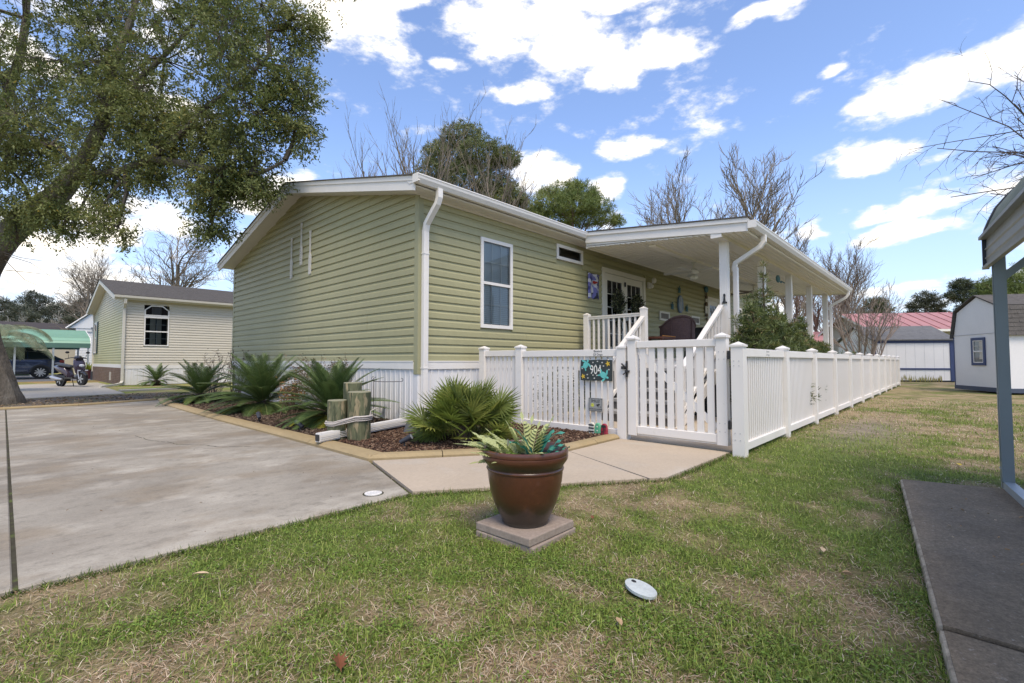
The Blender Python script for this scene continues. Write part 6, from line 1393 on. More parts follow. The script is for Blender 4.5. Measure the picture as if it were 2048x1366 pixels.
for r_, f_, k, az, tl, s in ((.045, -.03, 0, 2.5, .0, .92), (.06, .02, 1, -.75, .0, 1.0), (.07, .0, 0, -.3, .1, .85), (.10, -.01, 2, -.9, 0, 1.0), (.12, .0, 2, -.6, 0, .9), (.13, -.03, 3, -.8, .1, 1.0), (.09, -.04, 3, -1.6, 0, 1), (.08, .04, 2, .1, 0, 1.), (.11, .03, 3, -.3, 0, 1.2), (.03, -.02, 2, 2.9, -.1, 1.2)):
    x, y = cr_(r_, f_); link('strap_leaf', sm_[k], PL2, (x, y, -.05), rot=(0, tl, az), scale=s*1.2)
mb = MB(); mb.tube([(0, 0, 0), (0, 0, .14)], .003, 5); o = part('plant_marker', mb, mat('grey_stake', (.3, .3, .3), .6)); 
x, y = cr_(-.10, .05); o.location = (-2.173+x, -4.064+y, .40); tag(o, 'thin grey stake standing among the ferns in the pot', 'stake')

# wooden pilings with rope
pile_m = mat('treated_piling_wood', (.135, .14, .08), .85, .2, noise=[(9., .3), (45., .3)], col2=[(9., .46, .53, (.055, .065, .038), .9), (15., .54, .60, (.28, .23, .14), .8)], bump=(20., .6, .01), stretch=(1, 1, .22))
top_m = mat('piling_end_grain', (.24, .23, .15), .9, noise=(20., .15))
for lab, x, y, r, h in (('shorter left wooden piling of the rope tied trio', -1.50, -.47, .112, .50), ('thick front right wooden piling of the rope tied trio', -1.315, -.655, .135, .60), ('tallest wooden piling standing behind the other two', -1.265, -.40, .11, .70)):
    t = thing('piling', lab, 'piling', (x, y, .03), group='wooden dock pilings in the garden bed')
    rg = random.Random(int(h*100)); mb = MB(); mb.lathe([(r*.98, 0), (r, .1), (r*.99, h*.5), (r, h-.02), (r*.985, h-.004)], 28); o = part('trunk', mb, pile_m, t, smooth=True)
    mb = MB(); mb.lathe([(r*.985, h-.004), (r*.96, h+.004), (.001, h+.004)], 28); part('end_grain', mb, top_m, t, smooth=True)
rope_m = mat('grey_rope', (.46, .42, .38), .9, .15, noise=(60., .2))
RP = thing('rope', 'grey rope wound several times round the two front pilings', 'rope', (0, 0, 0))
c1, c2 = Vector((-1.50, -.47, 0)), Vector((-1.315, -.655, 0)); dd = (c2-c1).normalized(); pp = Vector((-dd.y, dd.x, 0))
def hull(z1, z2, off=0):
    pts = []; n = 14
    for i in range(n+1): a = PI/2+PI*i/n; pts.append(c1+(dd*math.cos(a)+pp*math.sin(a))*(.112+.010+off)+Vector((0, 0, z1)))
    for i in range(n+1): a = -PI/2+PI*i/n; pts.append(c2+(dd*math.cos(a)+pp*math.sin(a))*(.135+.010+off)+Vector((0, 0, z2)))
    return pts+[pts[0]]
for i, (a, b) in enumerate(((.24, .30), (.255, .32), (.27, .335), (.283, .35), (.262, .345))): mb = MB(); mb.tube(hull(a, b, .004*(i % 2)+(.012 if i == 4 else 0)), .0075, 6, False); part('rope_turn', mb, rope_m, RP, smooth=True)
e = c2+Vector((.10, -.09, .40)); mb = MB(); mb.tube([c2+Vector((.06, -.135, .33)), e, e+Vector((.07, .0, .03)), e+Vector((.12, .03, .025))], .006, 6); part('rope_end', mb, rope_m, RP, smooth=True)
# bottom run of the corner downspout
DS = thing('drain_pipe', 'white ribbed downspout extension lying across the bed onto the kerb', 'pipe', (0, 0, 0))
mb = MB(); mb.rtube([(.06, -.07, .20), (-.08, -.14, .155), (-1.80, -.62, .135)], .10, .075, Vector((0, 0, 1)))
part('pipe', mb, white, DS); mb = MB()
for k in (-.028, -.010, .010, .028): mb.rtube([(-.10, -.20-.0, .16+k), (-1.79, -.67, .135+k)], .007, .006, Vector((0, 0, 1)))
part('rib', mb, white2, DS)
mb = MB(); mb.box(-1.815, -1.802, -.655, -.585, .10, .17); part('pipe_mouth', mb, MATS['black_ink'], DS)
bk = thing('cover', 'small dark grey tapered plastic cover at the foot of the white corner', 'cover', (-.50, -.62, .05))
mb = MB(); mb.prism([(-.13, -.10, 0), (.13, -.10, 0), (.13, .10, 0), (-.13, .10, 0)], [(-.085, -.06, .16), (.085, -.06, .16), (.085, .06, .16), (-.085, .06, .16)]); o = part('shell', mb, mat('charcoal_plastic', (.075, .08, .085), .5), bk, rz=-.8); bv = o.modifiers.new('b', 'BEVEL'); bv.width = .012; bv.segments = 2
for lab, x, y, az in (('black spot light in the mulch near the kerb corner', -1.26, -1.52, -.9), ('black spot light between kerb and the yellowing sago palm', -1.50, .55, 1.9), ('pale topped spot light at the foot of the largest sago palm', -1.52, 2.0, 1.4)):
    t = thing('spot_light', lab, 'spot light', (x, y, .06), az, group='low garden spot lights'); mb = MB(); mb.tube([(0, 0, 0), (0, 0, .07)], .010, 6); part('stake', mb, black_plastic, t)
    mb = MB(); mb.tube([(-.045, 0, .06), (.03, 0, .10), (.075, 0, .125)], [.024, .030, .034], 12); part('lamp_head', mb, mat('black_lamp_housing', (.035, .037, .045), .45), t, smooth=True); mb = MB(); mb.tube([(.075, 0, .125), (.077, 0, .126)], .028, 12); part('lens', mb, mat('lens', (.3, .32, .34), .1), t)
hk = thing('plant_hook', 'thin black shepherd hook with empty arm in front of the white skirting', 'hook', (-.95, -.36, .06)); mb = MB()
mb.tube([(0, 0, 0), (0, 0, .72)]+[(.022*math.sin(a)-.022*0, -.022*math.sin(a), .72+.02*(1-math.cos(a))) for a in (.5, 1.2)], .0045, 5); part('stake', mb, black_metal, hk)
mb = MB(); u = Vector((.68, -.73, 0)); q = [Vector((0, 0, .675)), u*.16+Vector((0, 0, .67)), u*.36+Vector((0, 0, .672))]+[u*(.36+.022*math.sin(a))+Vector((0, 0, .694-.022*math.cos(a))) for a in (.6, 1.2, 1.9, 2.6, 3.3)]; mb.tube(q, .0045, 5); mb.tube([Vector((0, 0, .675)), Vector((0, 0, .715))-u*.03, Vector((0, 0, .735))-u*.015, Vector((0, 0, .735))], .004, 5); part('arm', mb, black_metal, hk)
# cleanout covers
cv = thing('access_cover', 'pale grey oval access cover with finger hole, tilted in the lawn', 'cover', (-2.36, -4.885, .022), math.radians(-108)); cv.rotation_euler = (.0, .06, math.radians(-108))
mb = MB(); mb.extZ(ellipse(0, 0, .080, .050, n=28), 0, .012); part('lid', mb, mat('pale_cover', (.43, .47, .46), .6, noise=[(8., .12), (60., .1)]), cv); mb = MB(); mb.extZ(ellipse(-.052, .010, .013, .009, n=12), .0125, .0135); part('finger_hole', mb, dark_in, cv)
cv = thing('drain_cover', 'round white drain grate set in the corner of the driveway', 'drain cover', (-2.37, -2.755, .030)); mb = MB(); mb.lathe([(.062, 0), (.062, .006), (.001, .006)], 24); part('plate', mb, white, cv); mb = MB()
for i in range(8):
    for j in range(3+i % 2): mb.box(-.045+.013*i, -.038+.013*i, -.03+.018*j, -.022+.018*j, .0062, .0066)
part('slots', mb, MATS['joint_grey'], cv); mb = MB(); mb.lathe([(.062, 0), (.075, .0015), (.075, .0), (.062, .0)], 24, (0, 0, .0005)); part('gap_ring', mb, joint_m, cv)
# painted ornaments beside the gate
for i, (lab, yy, cc, kind) in enumerate((('striped black and cream garden ornament, leftmost of three by the gate', -2.45, (.62, .60, .52), 0), ('mint green garden ornament, middle of three by the gate', -2.54, (.13, .42, .24), 1), ('red and black ladybird garden ornament nearest the gate post', -2.635, (.30, .03, .05), 2))):
    t = thing('ornament', lab, 'ornament', (.965, yy, .06), group='three painted garden ornaments'); m_ = mat('orn%d' % i if False else ['cream_paint', 'mint_paint', 'dark_red_paint'][i], cc, .5)
    mb = MB(); q = [(-.042, 0), (.042, 0), (.045, .07), (.036, .12), (.018, .148), (-.018, .148), (-.036, .12), (-.045, .07)]; mb.prism([(.02, a, b) for a, b in q], [(-.02, a, b) for a, b in q]); o = part('body', mb, m_, t); bv = o.modifiers.new('b', 'BEVEL'); bv.width = .008; bv.segments = 2
    mb = MB()
    if kind == 0:
        for z in (.025, .068, .108): mb.box(-.0225, -.020, -.041, .041, z, z+.018)
    elif kind == 1:
        for z in (.05, .1): mb.ball((-.02, .0, z), .010, 6)
    else:
        mb.box(-.023, -.02, -.004, .004, .02, .10); mb.box(-.023, -.02, -.034, .034, .10, .13); mb.ball((-.02, .02, .05), .01, 6); mb.ball((-.02, -.02, .075), .01, 6)
    part('painted_marks', mb, MATS['cream_paint'] if kind == 1 else ink, t)
# ---- on the walls
pad_m = mat('whitewashed_wood', (.62, .60, .56), .8, .2, noise=[(6., .12), (40., .1)])
for i, (lab, y, zb, L) in enumerate((('whitewashed wooden oar on the gable, lowest and leftmost of three', 4.60, 2.785, .89), ('whitewashed wooden oar with dark lettering, highest of three on the gable', 4.11, 3.02, .89), ('whitewashed wooden oar on the gable, rightmost of three', 3.68, 2.77, .90))):
    t = thing('oar', lab, 'oar', (-.022, y, zb), group='three oars hung on the gable'); w = 1
    prof = [(0, .02), (.012, 0), (.035, -.0), (.045, .02), (.048, .30), (.042, .38), (.016, .44), (.014, .80), (.030, .86), (.032, .89)]
    pts = [(-a, b*L/.89) for a, b in prof[1:]]; pr = [(a, b) for a, b in pts]+[(-a, b) for a, b in pts[::-1]]
    mb = MB(); mb.prism([(-.0, a, b) for a, b in pr], [(-.022, a, b) for a, b in pr]); part('oar_blade', mb, pad_m, t)
    mb = MB(); rg = random.Random(i)
    for k in range(6 if i == 1 else 8):
        z = .36-.052*k if i == 1 else .33-.038*k
        if i == 1: mb.box(-.0235, -.022, -.013, .013, z-.022, z-.014); mb.box(-.0235, -.022, -.013+.018*(k % 2), -.005+.018*(k % 2), z-.03, z-.005)
        else: mb.box(-.0232, -.022, -.006, .006, z-.014, z-.004)
    part('faint_lettering', mb, mat('slate_ink', (.13, .13, .16), .7) if i == 1 else mat('faint_ink', (.30, .30, .30), .7), t)
fl = thing('garden_flag', 'printed flag with blue shelves, bottles and a red bow beside the french door', 'flag', (4.71, -.05, 2.35))
mb = MB(); n = 12
for i in range(n+1):
    x = -.23+.46*i/n; y = -.02*math.sin(i*.9); mb.v += [(x, y, .02+.04*abs(math.sin(i*.5))), (x, y, .30), (x, y*.5, .60)]
for i in range(n): mb.f += [(3*i, 3*i+3, 3*i+4, 3*i+1), (3*i+1, 3*i+4, 3*i+5, 3*i+2)]
def flag_mat():
    m = bpy.data.materials.new('flag_print'); m.use_nodes = True; nt = m.node_tree; n, l = nt.nodes, nt.links; b = n['Principled BSDF']; b.inputs['Roughness'].default_value = .8
    t = n.new('ShaderNodeTexCoord'); mp = n.new('ShaderNodeMapping'); mp.inputs['Scale'].default_value = (7, 1, 9); l.new(t.outputs['Object'], mp.inputs[0]); v = n.new('ShaderNodeTexVoronoi'); v.inputs['Scale'].default_value = 1.1; l.new(mp.outputs[0], v.inputs['Vector'])
    s = n.new('ShaderNodeSeparateColor'); l.new(v.outputs['Color'], s.inputs[0]); r = n.new('ShaderNodeValToRGB'); r.color_ramp.interpolation = 'CONSTANT'; e = r.color_ramp.elements; e[0].color = (.05, .055, .20, 1); e[1].position = .85; e[1].color = (.5, .5, .55, 1)
    for p, c in ((.22, (.15, .15, .38)), (.42, (.55, .55, .62)), (.6, (.03, .03, .05)), (.75, (.22, .25, .5))): q = e.new(p); q.color = (*c, 1)
    l.new(s.outputs[0], r.inputs[0]); l.new(r.outputs[0], b.inputs['Base Color']); return m
part('cloth', mb, flag_mat(), fl); mb = MB(); mb.ball((-.02, -.03, .40), .06, 8, (1.3, .2, .6)); mb.ball((.06, -.03, .41), .04, 8, (1.4, .2, .5)); part('red_bow', mb, mat('bow_red', (.35, .03, .02), .7), fl)
mb = MB(); mb.tube([(-.26, 0, .60), (.24, 0, .60)], .008, 6); part('rod', mb, black_metal, fl)
for i, (lab, x) in enumerate((('leafy wreath with hanging stems on the left french door leaf', 5.72), ('leafy wreath with hanging stems on the right french door leaf', 6.63))):
    t = thing('wreath', lab, 'wreath', (x, -.09, 2.40), group='wreaths on the french door'); n = 900; a = RNG.uniform(0, 2*PI, n); R_ = .19+RNG.normal(0, .045, n)
    P = np.stack([R_*np.cos(a), RNG.normal(0, .035, n), R_*np.sin(a)], 1); k = RNG.random(n) < .28; P[k] = np.stack([RNG.normal(.03, .07, k.sum()), RNG.normal(0, .03, k.sum()), -RNG.uniform(.15, .62, k.sum())], 1)
    cc = np.array([(.045, .06, .03), (.10, .12, .055), (.30, .31, .17), (.03, .04, .025)])[RNG.integers(0, 4, n)]; v, f, c = leaves(P, rnd_unit(n), RNG.normal(size=(n, 3)), RNG.uniform(.05, .09, n), RNG.uniform(.025, .04, n), cc, bend=.1); link('foliage', np_mesh('foliage', v, f, green_leaf, c), t)
    mb = MB(); mb.tube([(.19*math.cos(2*PI*k/16), 0, .19*math.sin(2*PI*k/16)) for k in range(17)], .012, 5); part('ring', mb, MATS['thin_brown_stem'], t)
wl_ = thing('wall_light', 'small white wall lamp right of the french door', 'wall light', (7.36, -.03, 3.0)); mb = MB(); mb.box(-.06, .06, -.03, .01, -.08, .08); part('back_plate', mb, white2, wl_); mb = MB(); mb.tube([(0, -.03, 0), (.02, -.12, .08)], .014); mb.ball((.03, -.14, .12), .065, 10, (1, 1, 1.2)); mb.ball((-.06, -.12, -.04), .055, 10); part('lamp_head', mb, white, wl_, smooth=True)
tealw = mat('weathered_teal', (.055, .14, .17), .6, noise=(9., .25)); bluew = mat('weathered_blue', (.16, .23, .34), .7, noise=[(7., .25), (30., .2)])
bo = thing('wall_ornament', 'tall weathered blue surfboard shaped ornament on the porch wall', 'wall ornament', (9.29, -.03, 2.67)); mb = MB(); q = ellipse(0, 0, .17, .26, n=18); q = [(a*(1 if abs(b) < .2 else .9), b) for a, b in q]; mb.prism([(a, 0, b) for a, b in q], [(a, -.05, b) for a, b in q]); part('board', mb, bluew, bo); mb = MB(); mb.box(-.10, -.07, -.055, -.05, -.2, .2); mb.box(.02, .05, -.055, -.05, -.22, .22); part('stripe', mb, pad_m, bo)
def tortoise(nm, lab, x, z, s=1, root=None):
    t = thing('turtle_ornament', lab, 'wall ornament', (x, -.03, z), group='small teal turtles on the porch wall'); mb = MB(); mb.ball((0, -.015, 0), .07*s, 10, (1, .35, 1.25)); mb.ball((0, -.02, .105*s), .028*s, 8, (1, .5, 1.2))
    for a, b in ((-.08, .06), (.08, .06), (-.07, -.06), (.07, -.06)): mb.ball((a*s, -.01, b*s), .034*s, 6, (1.1, .3, .7))
    part('turtle', mb, tealw, t, smooth=True)
tortoise('a', 'teal turtle above the blue surfboard ornament', 9.27, 3.08); tortoise('b', 'teal turtle left of the blue surfboard ornament', 8.78, 2.56); tortoise('c', 'teal turtle right of the blue surfboard ornament', 9.79, 2.57)
for lab, x0, x1, z in (('cream framed basement style picture left of the wicker chair back', 7.96, 8.57, 2.25), ('cream framed picture right of the wicker chair back', 10.11, 10.73, 2.27)):
    t = thing('wall_frame', lab, 'frame', (x0, -.02, z-.13), group='two cream frames on the porch wall'); w, h = x1-x0, .25; mb = MB()
    for q in ((0, w, 0, .05), (0, w, h-.05, h), (0, .05, .05, h-.05), (w-.05, w, .05, h-.05)): mb.box(q[0], q[1], -.04, .0, q[2], q[3])
    part('frame', mb, door_m, t); mb = MB(); mb.box(.05, w-.05, -.02, 0, .05, h-.05); part('picture', mb, mat('brown_grey_print', (.16, .14, .12), .6, noise=(9., .3)), t)
cs = thing('hanging_column', 'tall column of driftwood and tin ornaments hung beside the back door', 'ornament', (11.3, -.06, 2.3)); rg = random.Random(3); mb = MB(); z = 0
for k in range(8): r = rg.uniform(.05, .10); mb.ball((rg.uniform(-.03, .03), 0, z+r), r, 8, (1, .4, rg.uniform(.7, 1.1))); z += r*1.75
part('driftwood', mb, mat('driftwood_brown', (.13, .095, .065), .8, noise=(9., .3)), cs); mb = MB(); mb.ball((0, 0, 1.03), .14, 8, (1, .4, .8)); part('fish', mb, tealw, cs); mb = MB(); mb.box(-.12, .05, -.02, .0, .25, .48); mb.box(-.1, .06, -.02, .0, .62, .72); part('tin_sign', mb, pad_m, cs)
tm = thing('wall_ornament', 'teal metal turtle hanging from the third porch post', 'wall ornament', (8.55, -2.93, 3.0)); mb = MB(); mb.ball((-.12, .08, -.02), .12, 10, (1.2, .35, .8)); mb.ball((.06, .06, -.08), .05, 8, (1.2, .4, .6)); mb.tube([(.06, .05, -.06), (.14, .0, -.1)], .012); part('turtle', mb, tealw, tm, smooth=True)
tm = thing('lighthouse_ornament', 'small black metal lighthouse silhouette on the front porch post', 'wall ornament', (4.288, -3.0, 2.0)); mb = MB(); q = [(-.045, 0), (.05, .0), (.04, .03), (.02, .035), (.012, .12), (.02, .13), (.012, .17), (-.012, .17), (-.018, .13), (-.01, .12), (-.02, .05)]; mb.prism([(0, -a, b) for a, b in q], [(-.012, -a, b) for a, b in q]); part('silhouette', mb, black_metal, tm)
# ---- on the porch
wick = mat('plum_brown_wicker', (.115, .07, .062), .75, .25, noise=[(40., .25), (6., .1)], bump=(90., .8, .01))
def wicker(lab, loc, rz, m=wick, s=1.0):
    t = thing('wicker_chair', lab, 'chair', loc, rz); t.scale = (s,)*3          # local +x is the way it faces
    mb = MB(); n = 20; rows = 7
    def B(u, v):      # curved back wrapping into arms; u -1..1 around, v 0..1 up
        a = u*1.45; x = -.30*math.cos(a)+.12*abs(u)**2.2; y = .37*math.sin(a)*1.08; top = .62-.34*abs(u)**2.0 if abs(u) < .8 else .40-.05*(abs(u)-.8); return Vector((x-.06*v*(1-abs(u)), y, .38+top*v*.92))
    for i in range(n+1):
        for j in range(rows+1): mb.v.append(tuple(B(-1+2*i/n, j/rows)))
    for i in range(n):
        for j in range(rows): a = i*(rows+1)+j; mb.f.append((a, a+1, a+rows+2, a+rows+1))
    o = part('backrest', mb, m, t, smooth=True); sd_ = o.modifiers.new('s', 'SOLIDIFY'); sd_.thickness = .025
    mb = MB(); mb.tube([B(-1+2*i/24, 1.0) for i in range(25)], .026, 8); part('rolled_rim', mb, m, t, smooth=True)
    mb = MB()
    for u in (-.42, .42): mb.tube([B(u, v/6)+Vector((-.02, 0, 0)) for v in range(7)], .014, 6)
    part('back_stake', mb, m, t); mb = MB(); mb.box(-.30, .32, -.33, .33, .33, .40); part('seat', mb, m, t)
    for x in (-.24, .28):
        for y in (-.30, .30): mb = MB(); mb.tube([(x, y, 0), (x, y, .38)], .022, 8); part('leg', mb, m, t)
    mb = MB()
    for k in range(14): a = -.30+.6*k/13; mb.tube([(-.29, a, .18), (-.31, a+.022, .26), (-.29, a, .34)], .006, 4, False); mb.tube([(-.29, a+.022, .18), (-.31, a, .26), (-.29, a+.022, .34)], .006, 4, False)
    part('lattice', mb, mat('pale_wicker', (.30, .26, .23), .8), t); return t
p_ = at(1357, 722, 10.0); wicker('plum brown wicker armchair seen from behind at the top of the steps', (p_.x, p_.y, 1.045), math.radians(40), s=.92)
p_ = at(1301, 722, 9.3); wicker('dark low patio chair left of the wicker armchair', (p_.x, p_.y+.2, 1.045), math.radians(-60), mat('black_wicker', (.03, .03, .032), .7), s=.78)
tb = thing('side_table', 'low brown table with an orange edge between the two porch chairs', 'table', (at(1312, 722, 9.6).x, at(1312, 722, 9.6).y, 1.045)); mb = MB(); mb.box(-.28, .28, -.28, .28, .40, .44); part('tabletop', mb, mat('brown_table', (.13, .05, .03), .5), tb); mb = MB(); mb.box(-.29, .29, -.29, -.282, .44, .455); part('orange_edge', mb, mat('orange_strip', (.5, .2, .03), .5), tb)
for x in (-.24, .24):
    for y in (-.24, .24): mb = MB(); mb.box(x-.02, x+.02, y-.02, y+.02, 0, .4); part('leg', mb, MATS['brown_table'], tb)
gp = at(1418, 722, 11.3); gl_ = thing('grill', 'covered black barbecue grill behind the stair rail', 'grill', (gp.x, gp.y+.1, 1.045), math.radians(0)); mb = MB(); mb.prism([(-.3, -.38, .02), (.3, -.38, .02), (.3, .38, .02), (-.3, .38, .02)], [(-.26, -.36, .62), (.26, -.36, .62), (.26, .36, .62), (-.26, .36, .62)]); o = part('cover', mb, mat('black_vinyl_cover', (.02, .02, .022), .45), gl_); mb = MB(); mb.prism([(-.26, -.36, .62), (.26, -.36, .62), (.26, .36, .62), (-.26, .36, .62)], [(-.14, -.32, .76), (.14, -.32, .76), (.14, .32, .76), (-.14, .32, .76)]); part('lid_cover', mb, MATS['black_vinyl_cover'], gl_)
wb = mat('white_fan_paint', (.62, .61, .57), .4)
for lab, x, bm_, rz in (('white ceiling fan with a glass globe under the porch ceiling', 6.25, wb, .5), ('ceiling fan with brown blades farther along the porch', 10.6, mat('brown_fan_blade', (.10, .06, .04), .5), .2)):
    t = thing('ceiling_fan', lab, 'ceiling fan', (x, -1.68, 2.80), rz); mb = MB(); mb.lathe([(.001, .46), (.08, .46), (.06, .40), (.02, .38), (.02, .27), (.07, .26), (.11, .22), (.11, .16), (.06, .13), (.001, .13)][::-1], 20); part('motor', mb, wb, t, smooth=True)
    mb = MB(); mb.ball((0, 0, .06), .095, 14, (1, 1, .62)); part('globe', mb, mat('frosted_globe', (.6, .58, .5), .3), t, smooth=True)
    for k in range(5):
        a = 2*PI*k/5; c, s = math.cos(a), math.sin(a); mb = MB(); q = [(.12, -.03), (.22, -.06), (.64, -.07), (.66, 0), (.64, .07), (.22, .06), (.12, .03)]
        mb.prism([(x_*c-y_*s, x_*s+y_*c, .20+y_*.15) for x_, y_ in q], [(x_*c-y_*s, x_*s+y_*c, .208+y_*.15) for x_, y_ in q]); part('blade', mb, bm_, t)

# ================================================================ GROUND COVER
def scatter_region(n, power=1.6, dmin=1.15, dmax=16):
    """points on the ground round the viewpoint, denser near it"""
    u = RNG.random(n); d = dmin*((dmax/dmin)**u if power == 0 else (1+u*((dmax/dmin)**(2-power)-1))**(1/(2-power)))
    a = RNG.uniform(-1.02, 1.02, n); h = math.radians(42.97); th = h-a
    return -4.245+d*np.cos(th)/np.cos(a)*np.cos(a), -5.89+d*np.sin(th), d
FENCE_IN = [(1.0, -4.2), (21, -4.2), (21, 9), (1.0, 9)]
CSLAB = [(.70, -5.545), (-5.0, -6.16), (-9, -6.6), (-9, -12), (2.3, -12)]
HOUSEP = [(-.1, 0), (18, 0), (18, 8.6), (-.1, 8.6)]
def on_lawn(x, y, m=0.):
    ok = ~inpoly(x, y, DRIVE) & ~inpoly(x, y, WALK) & ~inpoly(x, y, CSLAB) & ~inpoly(x, y, HOUSEP) & ~inpoly(x, y, BED) & ~inpoly(x, y, [(1.0, -4.19), (21, -4.19), (21, 1), (1.0, 1)]) & ~inpoly(x, y, [(-1.85, -1.7), (-1.85, 8.7), (-1.5, 8.7), (-1.5, -1.5), (-.1, -2.6), (1.1, -2.6), (1.1, -3), (-.2, -3)])
    ok &= ~((np.abs(x+2.17) < .2) & (np.abs(y+4.065) < .2)); ok &= ~(((x+2.36)/.085)**2+((y+4.885)/.06)**2 < 1); ok &= (y < 7.9) | (x > -1.5)
    return ok
def dryness(x, y):
    v = .42*vnoise(x, y, .5, 1)+.42*vnoise(x, y, .14, 2)+.22*vnoise(x, y, 1.6, 3)-.015
    far = np.clip((x-1.5)/4.0, 0, 1)*.22; v = v+far
    v += .16*np.clip((x+3.4)/-.6, 0, 1)*0+.10*np.exp(-((x+3.1)**2+(y+4.35)**2)/.35)
    v -= .20*np.exp(-(((x-1.3)/2.0)**2+((y+4.75)/.45)**2))         # lush strip beside the gate corner
    v -= .12*np.exp(-(((x+2.6)/1.2)**2+((y+3.15)/.28)**2))
    return .5+(v-.5)*1.35
def bare(x, y): return np.exp(-(((x-4.3)/1.7)**2+((y+4.9)/.42)**2))*.9
def blades(n, L, Wd, flat, cols, keep, power, name, label, dmax=16, zoff=.004, nz=(.7, 1.0)):
    x, y, d = scatter_region(n, power, dmax=dmax); k = on_lawn(x, y); x, y, d = x[k], y[k], d[k]; dv = dryness(x, y); k = keep(dv, x, y); x, y, d, dv = x[k], y[k], d[k], dv[k]
    m = len(x); az = RNG.uniform(0, 2*PI, m); el = np.radians(np.clip(RNG.normal(flat[0], flat[1], m), 2, 88)); D0 = np.stack([np.cos(az)*np.cos(el), np.sin(az)*np.cos(el), np.sin(el)], 1)
    sc = np.clip(d/3.2, 1, 3.2)**.75; l_ = L*RNG.uniform(.5, 1.25, m)*np.clip(d/6, 1, 1.5); w_ = Wd*RNG.uniform(.7, 1.3, m)*sc
    P = np.stack([x, y, np.full(m, zoff)+RNG.uniform(0, .006, m)], 1); side = np.stack([-np.sin(az), np.cos(az), np.zeros(m)], 1)
    mid = P+D0*l_[:, None]*.55; D1 = D0.copy(); D1[:, 2] -= RNG.uniform(.1, .7, m); D1 = unit(D1); tip = mid+D1*l_[:, None]*.5; tip[:, 2] = np.maximum(tip[:, 2], .003)
    c = np.array(cols)[RNG.integers(0, len(cols), m)]*RNG.uniform(.7, 1.25, (m, 1)); W2_ = side*w_[:, None]*.5
    v = np.stack([P-W2_, P+W2_, mid+W2_*.85, mid-W2_*.85, tip], 1).reshape(-1, 3); b = np.arange(m)[:, None]*5
    f = np.concatenate([b+np.array([0, 1, 2, 3]), b+np.array([3, 2, 4, 4])])
    # quads only: the tip is a thin quad
    v = np.stack([P-W2_, P+W2_, mid+W2_*.85, mid-W2_*.85, tip+W2_*.12, tip-W2_*.12], 1).reshape(-1, 3); b = np.arange(m)[:, None]*6
    f = np.concatenate([b+np.array([0, 1, 2, 3]), b+np.array([3, 2, 4, 5])]); cc = np.repeat(c, 6, 0)
    o = link(name, np_mesh(name, v, f, grass_m, cc)); stuff(o); o['label'] = label; return m

# near lawn: thatch coloured by the same patches as the blades
gx = np.arange(-9, 26.01, .08); gy = np.arange(-11, -2.6, .08); GX, GY = np.meshgrid(gx, gy, indexing='ij'); fx, fy = GX.ravel(), GY.ravel()
dv = dryness(fx, fy)+.16*(vnoise(fx, fy, .09, 21)-.5); t = np.clip((dv-.40)/.52, 0, 1)[:, None]
cg, cm, cd = np.array([.12, .155, .04]), np.array([.19, .175, .075]), np.array([.31, .24, .14])
c = np.where(t < .5, cg+(cm-cg)*t*2, cm+(cd-cm)*(t-.5)*2); bb = bare(fx, fy)[:, None]; c = c*(1-bb)+np.array([.27, .225, .17])*bb
c = c*(.72+.56*vnoise(fx, fy, .11, 22))[:, None]; z = .003+.003*vnoise(fx, fy, .3, 23)+.002*vnoise(fx, fy, .1, 24)
ny = len(gy); ii = (np.arange(len(gx)-1)[:, None]*ny+np.arange(ny-1)[None]).ravel()[:, None]; F_ = ii+np.array([0, ny, ny+1, 1])
thatch = mat('thatch', (.1, .1, .1), .95, .1, attr='Col', noise=[(70., .35), (28., .2)], bump=(90., .9, .02))
o = link('near_lawn', np_mesh('near_lawn', np.stack([fx, fy, z], 1), F_, thatch, c, smooth=True)); o['kind'] = 'structure'; o['label'] = 'patchy lawn ground with green and straw coloured areas'
NG = [0]*5
NG[0] = blades(330000, .034, .0030, (52, 20), [(.195, .265, .043), (.27, .335, .07), (.14, .20, .032), (.33, .365, .11)], lambda dv, x, y: (RNG.random(len(dv)) < np.clip(1.0-1.15*(dv-.50)/.42+.9*(vnoise(x, y, .05, 31)-.5), .16, 1))*(RNG.random(len(dv)) > bare(x, y)), 1.55, 'grass', 'short green winter lawn grass')
NG[1] = blades(260000, .040, .0022, (14, 13), [(.52, .38, .25), (.60, .48, .34), (.42, .29, .18), (.68, .58, .44), (.30, .20, .12)], lambda dv, x, y: (RNG.random(len(dv)) < np.clip(.24+1.5*(dv-.46)+.5*(vnoise(x, y, .07, 32)-.5), .10, 1))*(RNG.random(len(dv)) > bare(x, y)), 1.45, 'dry_grass', 'straw coloured dead grass thatch', zoff=.010)
# clover like leaves low in the green patches
x, y, d = scatter_region(200000, 1.6, dmax=8); k = on_lawn(x, y); x, y, d = x[k], y[k], d[k]; k = RNG.random(len(x)) < np.clip(.8-1.8*(dryness(x, y)-.50)/.4, .08, 1)*(.35+.9*(vnoise(x, y, .12, 9) > .45)); x, y = x[k], y[k]; m = len(x)
P = np.stack([x, y, RNG.uniform(.006, .028, m)], 1); az = RNG.uniform(0, 2*PI, m); Dv = np.stack([np.cos(az), np.sin(az), RNG.uniform(-.2, .5, m)], 1)
v, f, c = leaves(P, Dv, np.tile([0, 0, 1.], (m, 1))+RNG.normal(0, .25, (m, 3)), RNG.uniform(.007, .014, m), RNG.uniform(.006, .011, m), np.array([(.165, .255, .045), (.215, .31, .065), (.12, .20, .035)])[RNG.integers(0, 3, m)]*RNG.uniform(.75, 1.25, (m, 1)))
o = link('clover', np_mesh('clover', v, f, grass_m, c)); stuff(o); o['label'] = 'small leaved clover in the green patches'
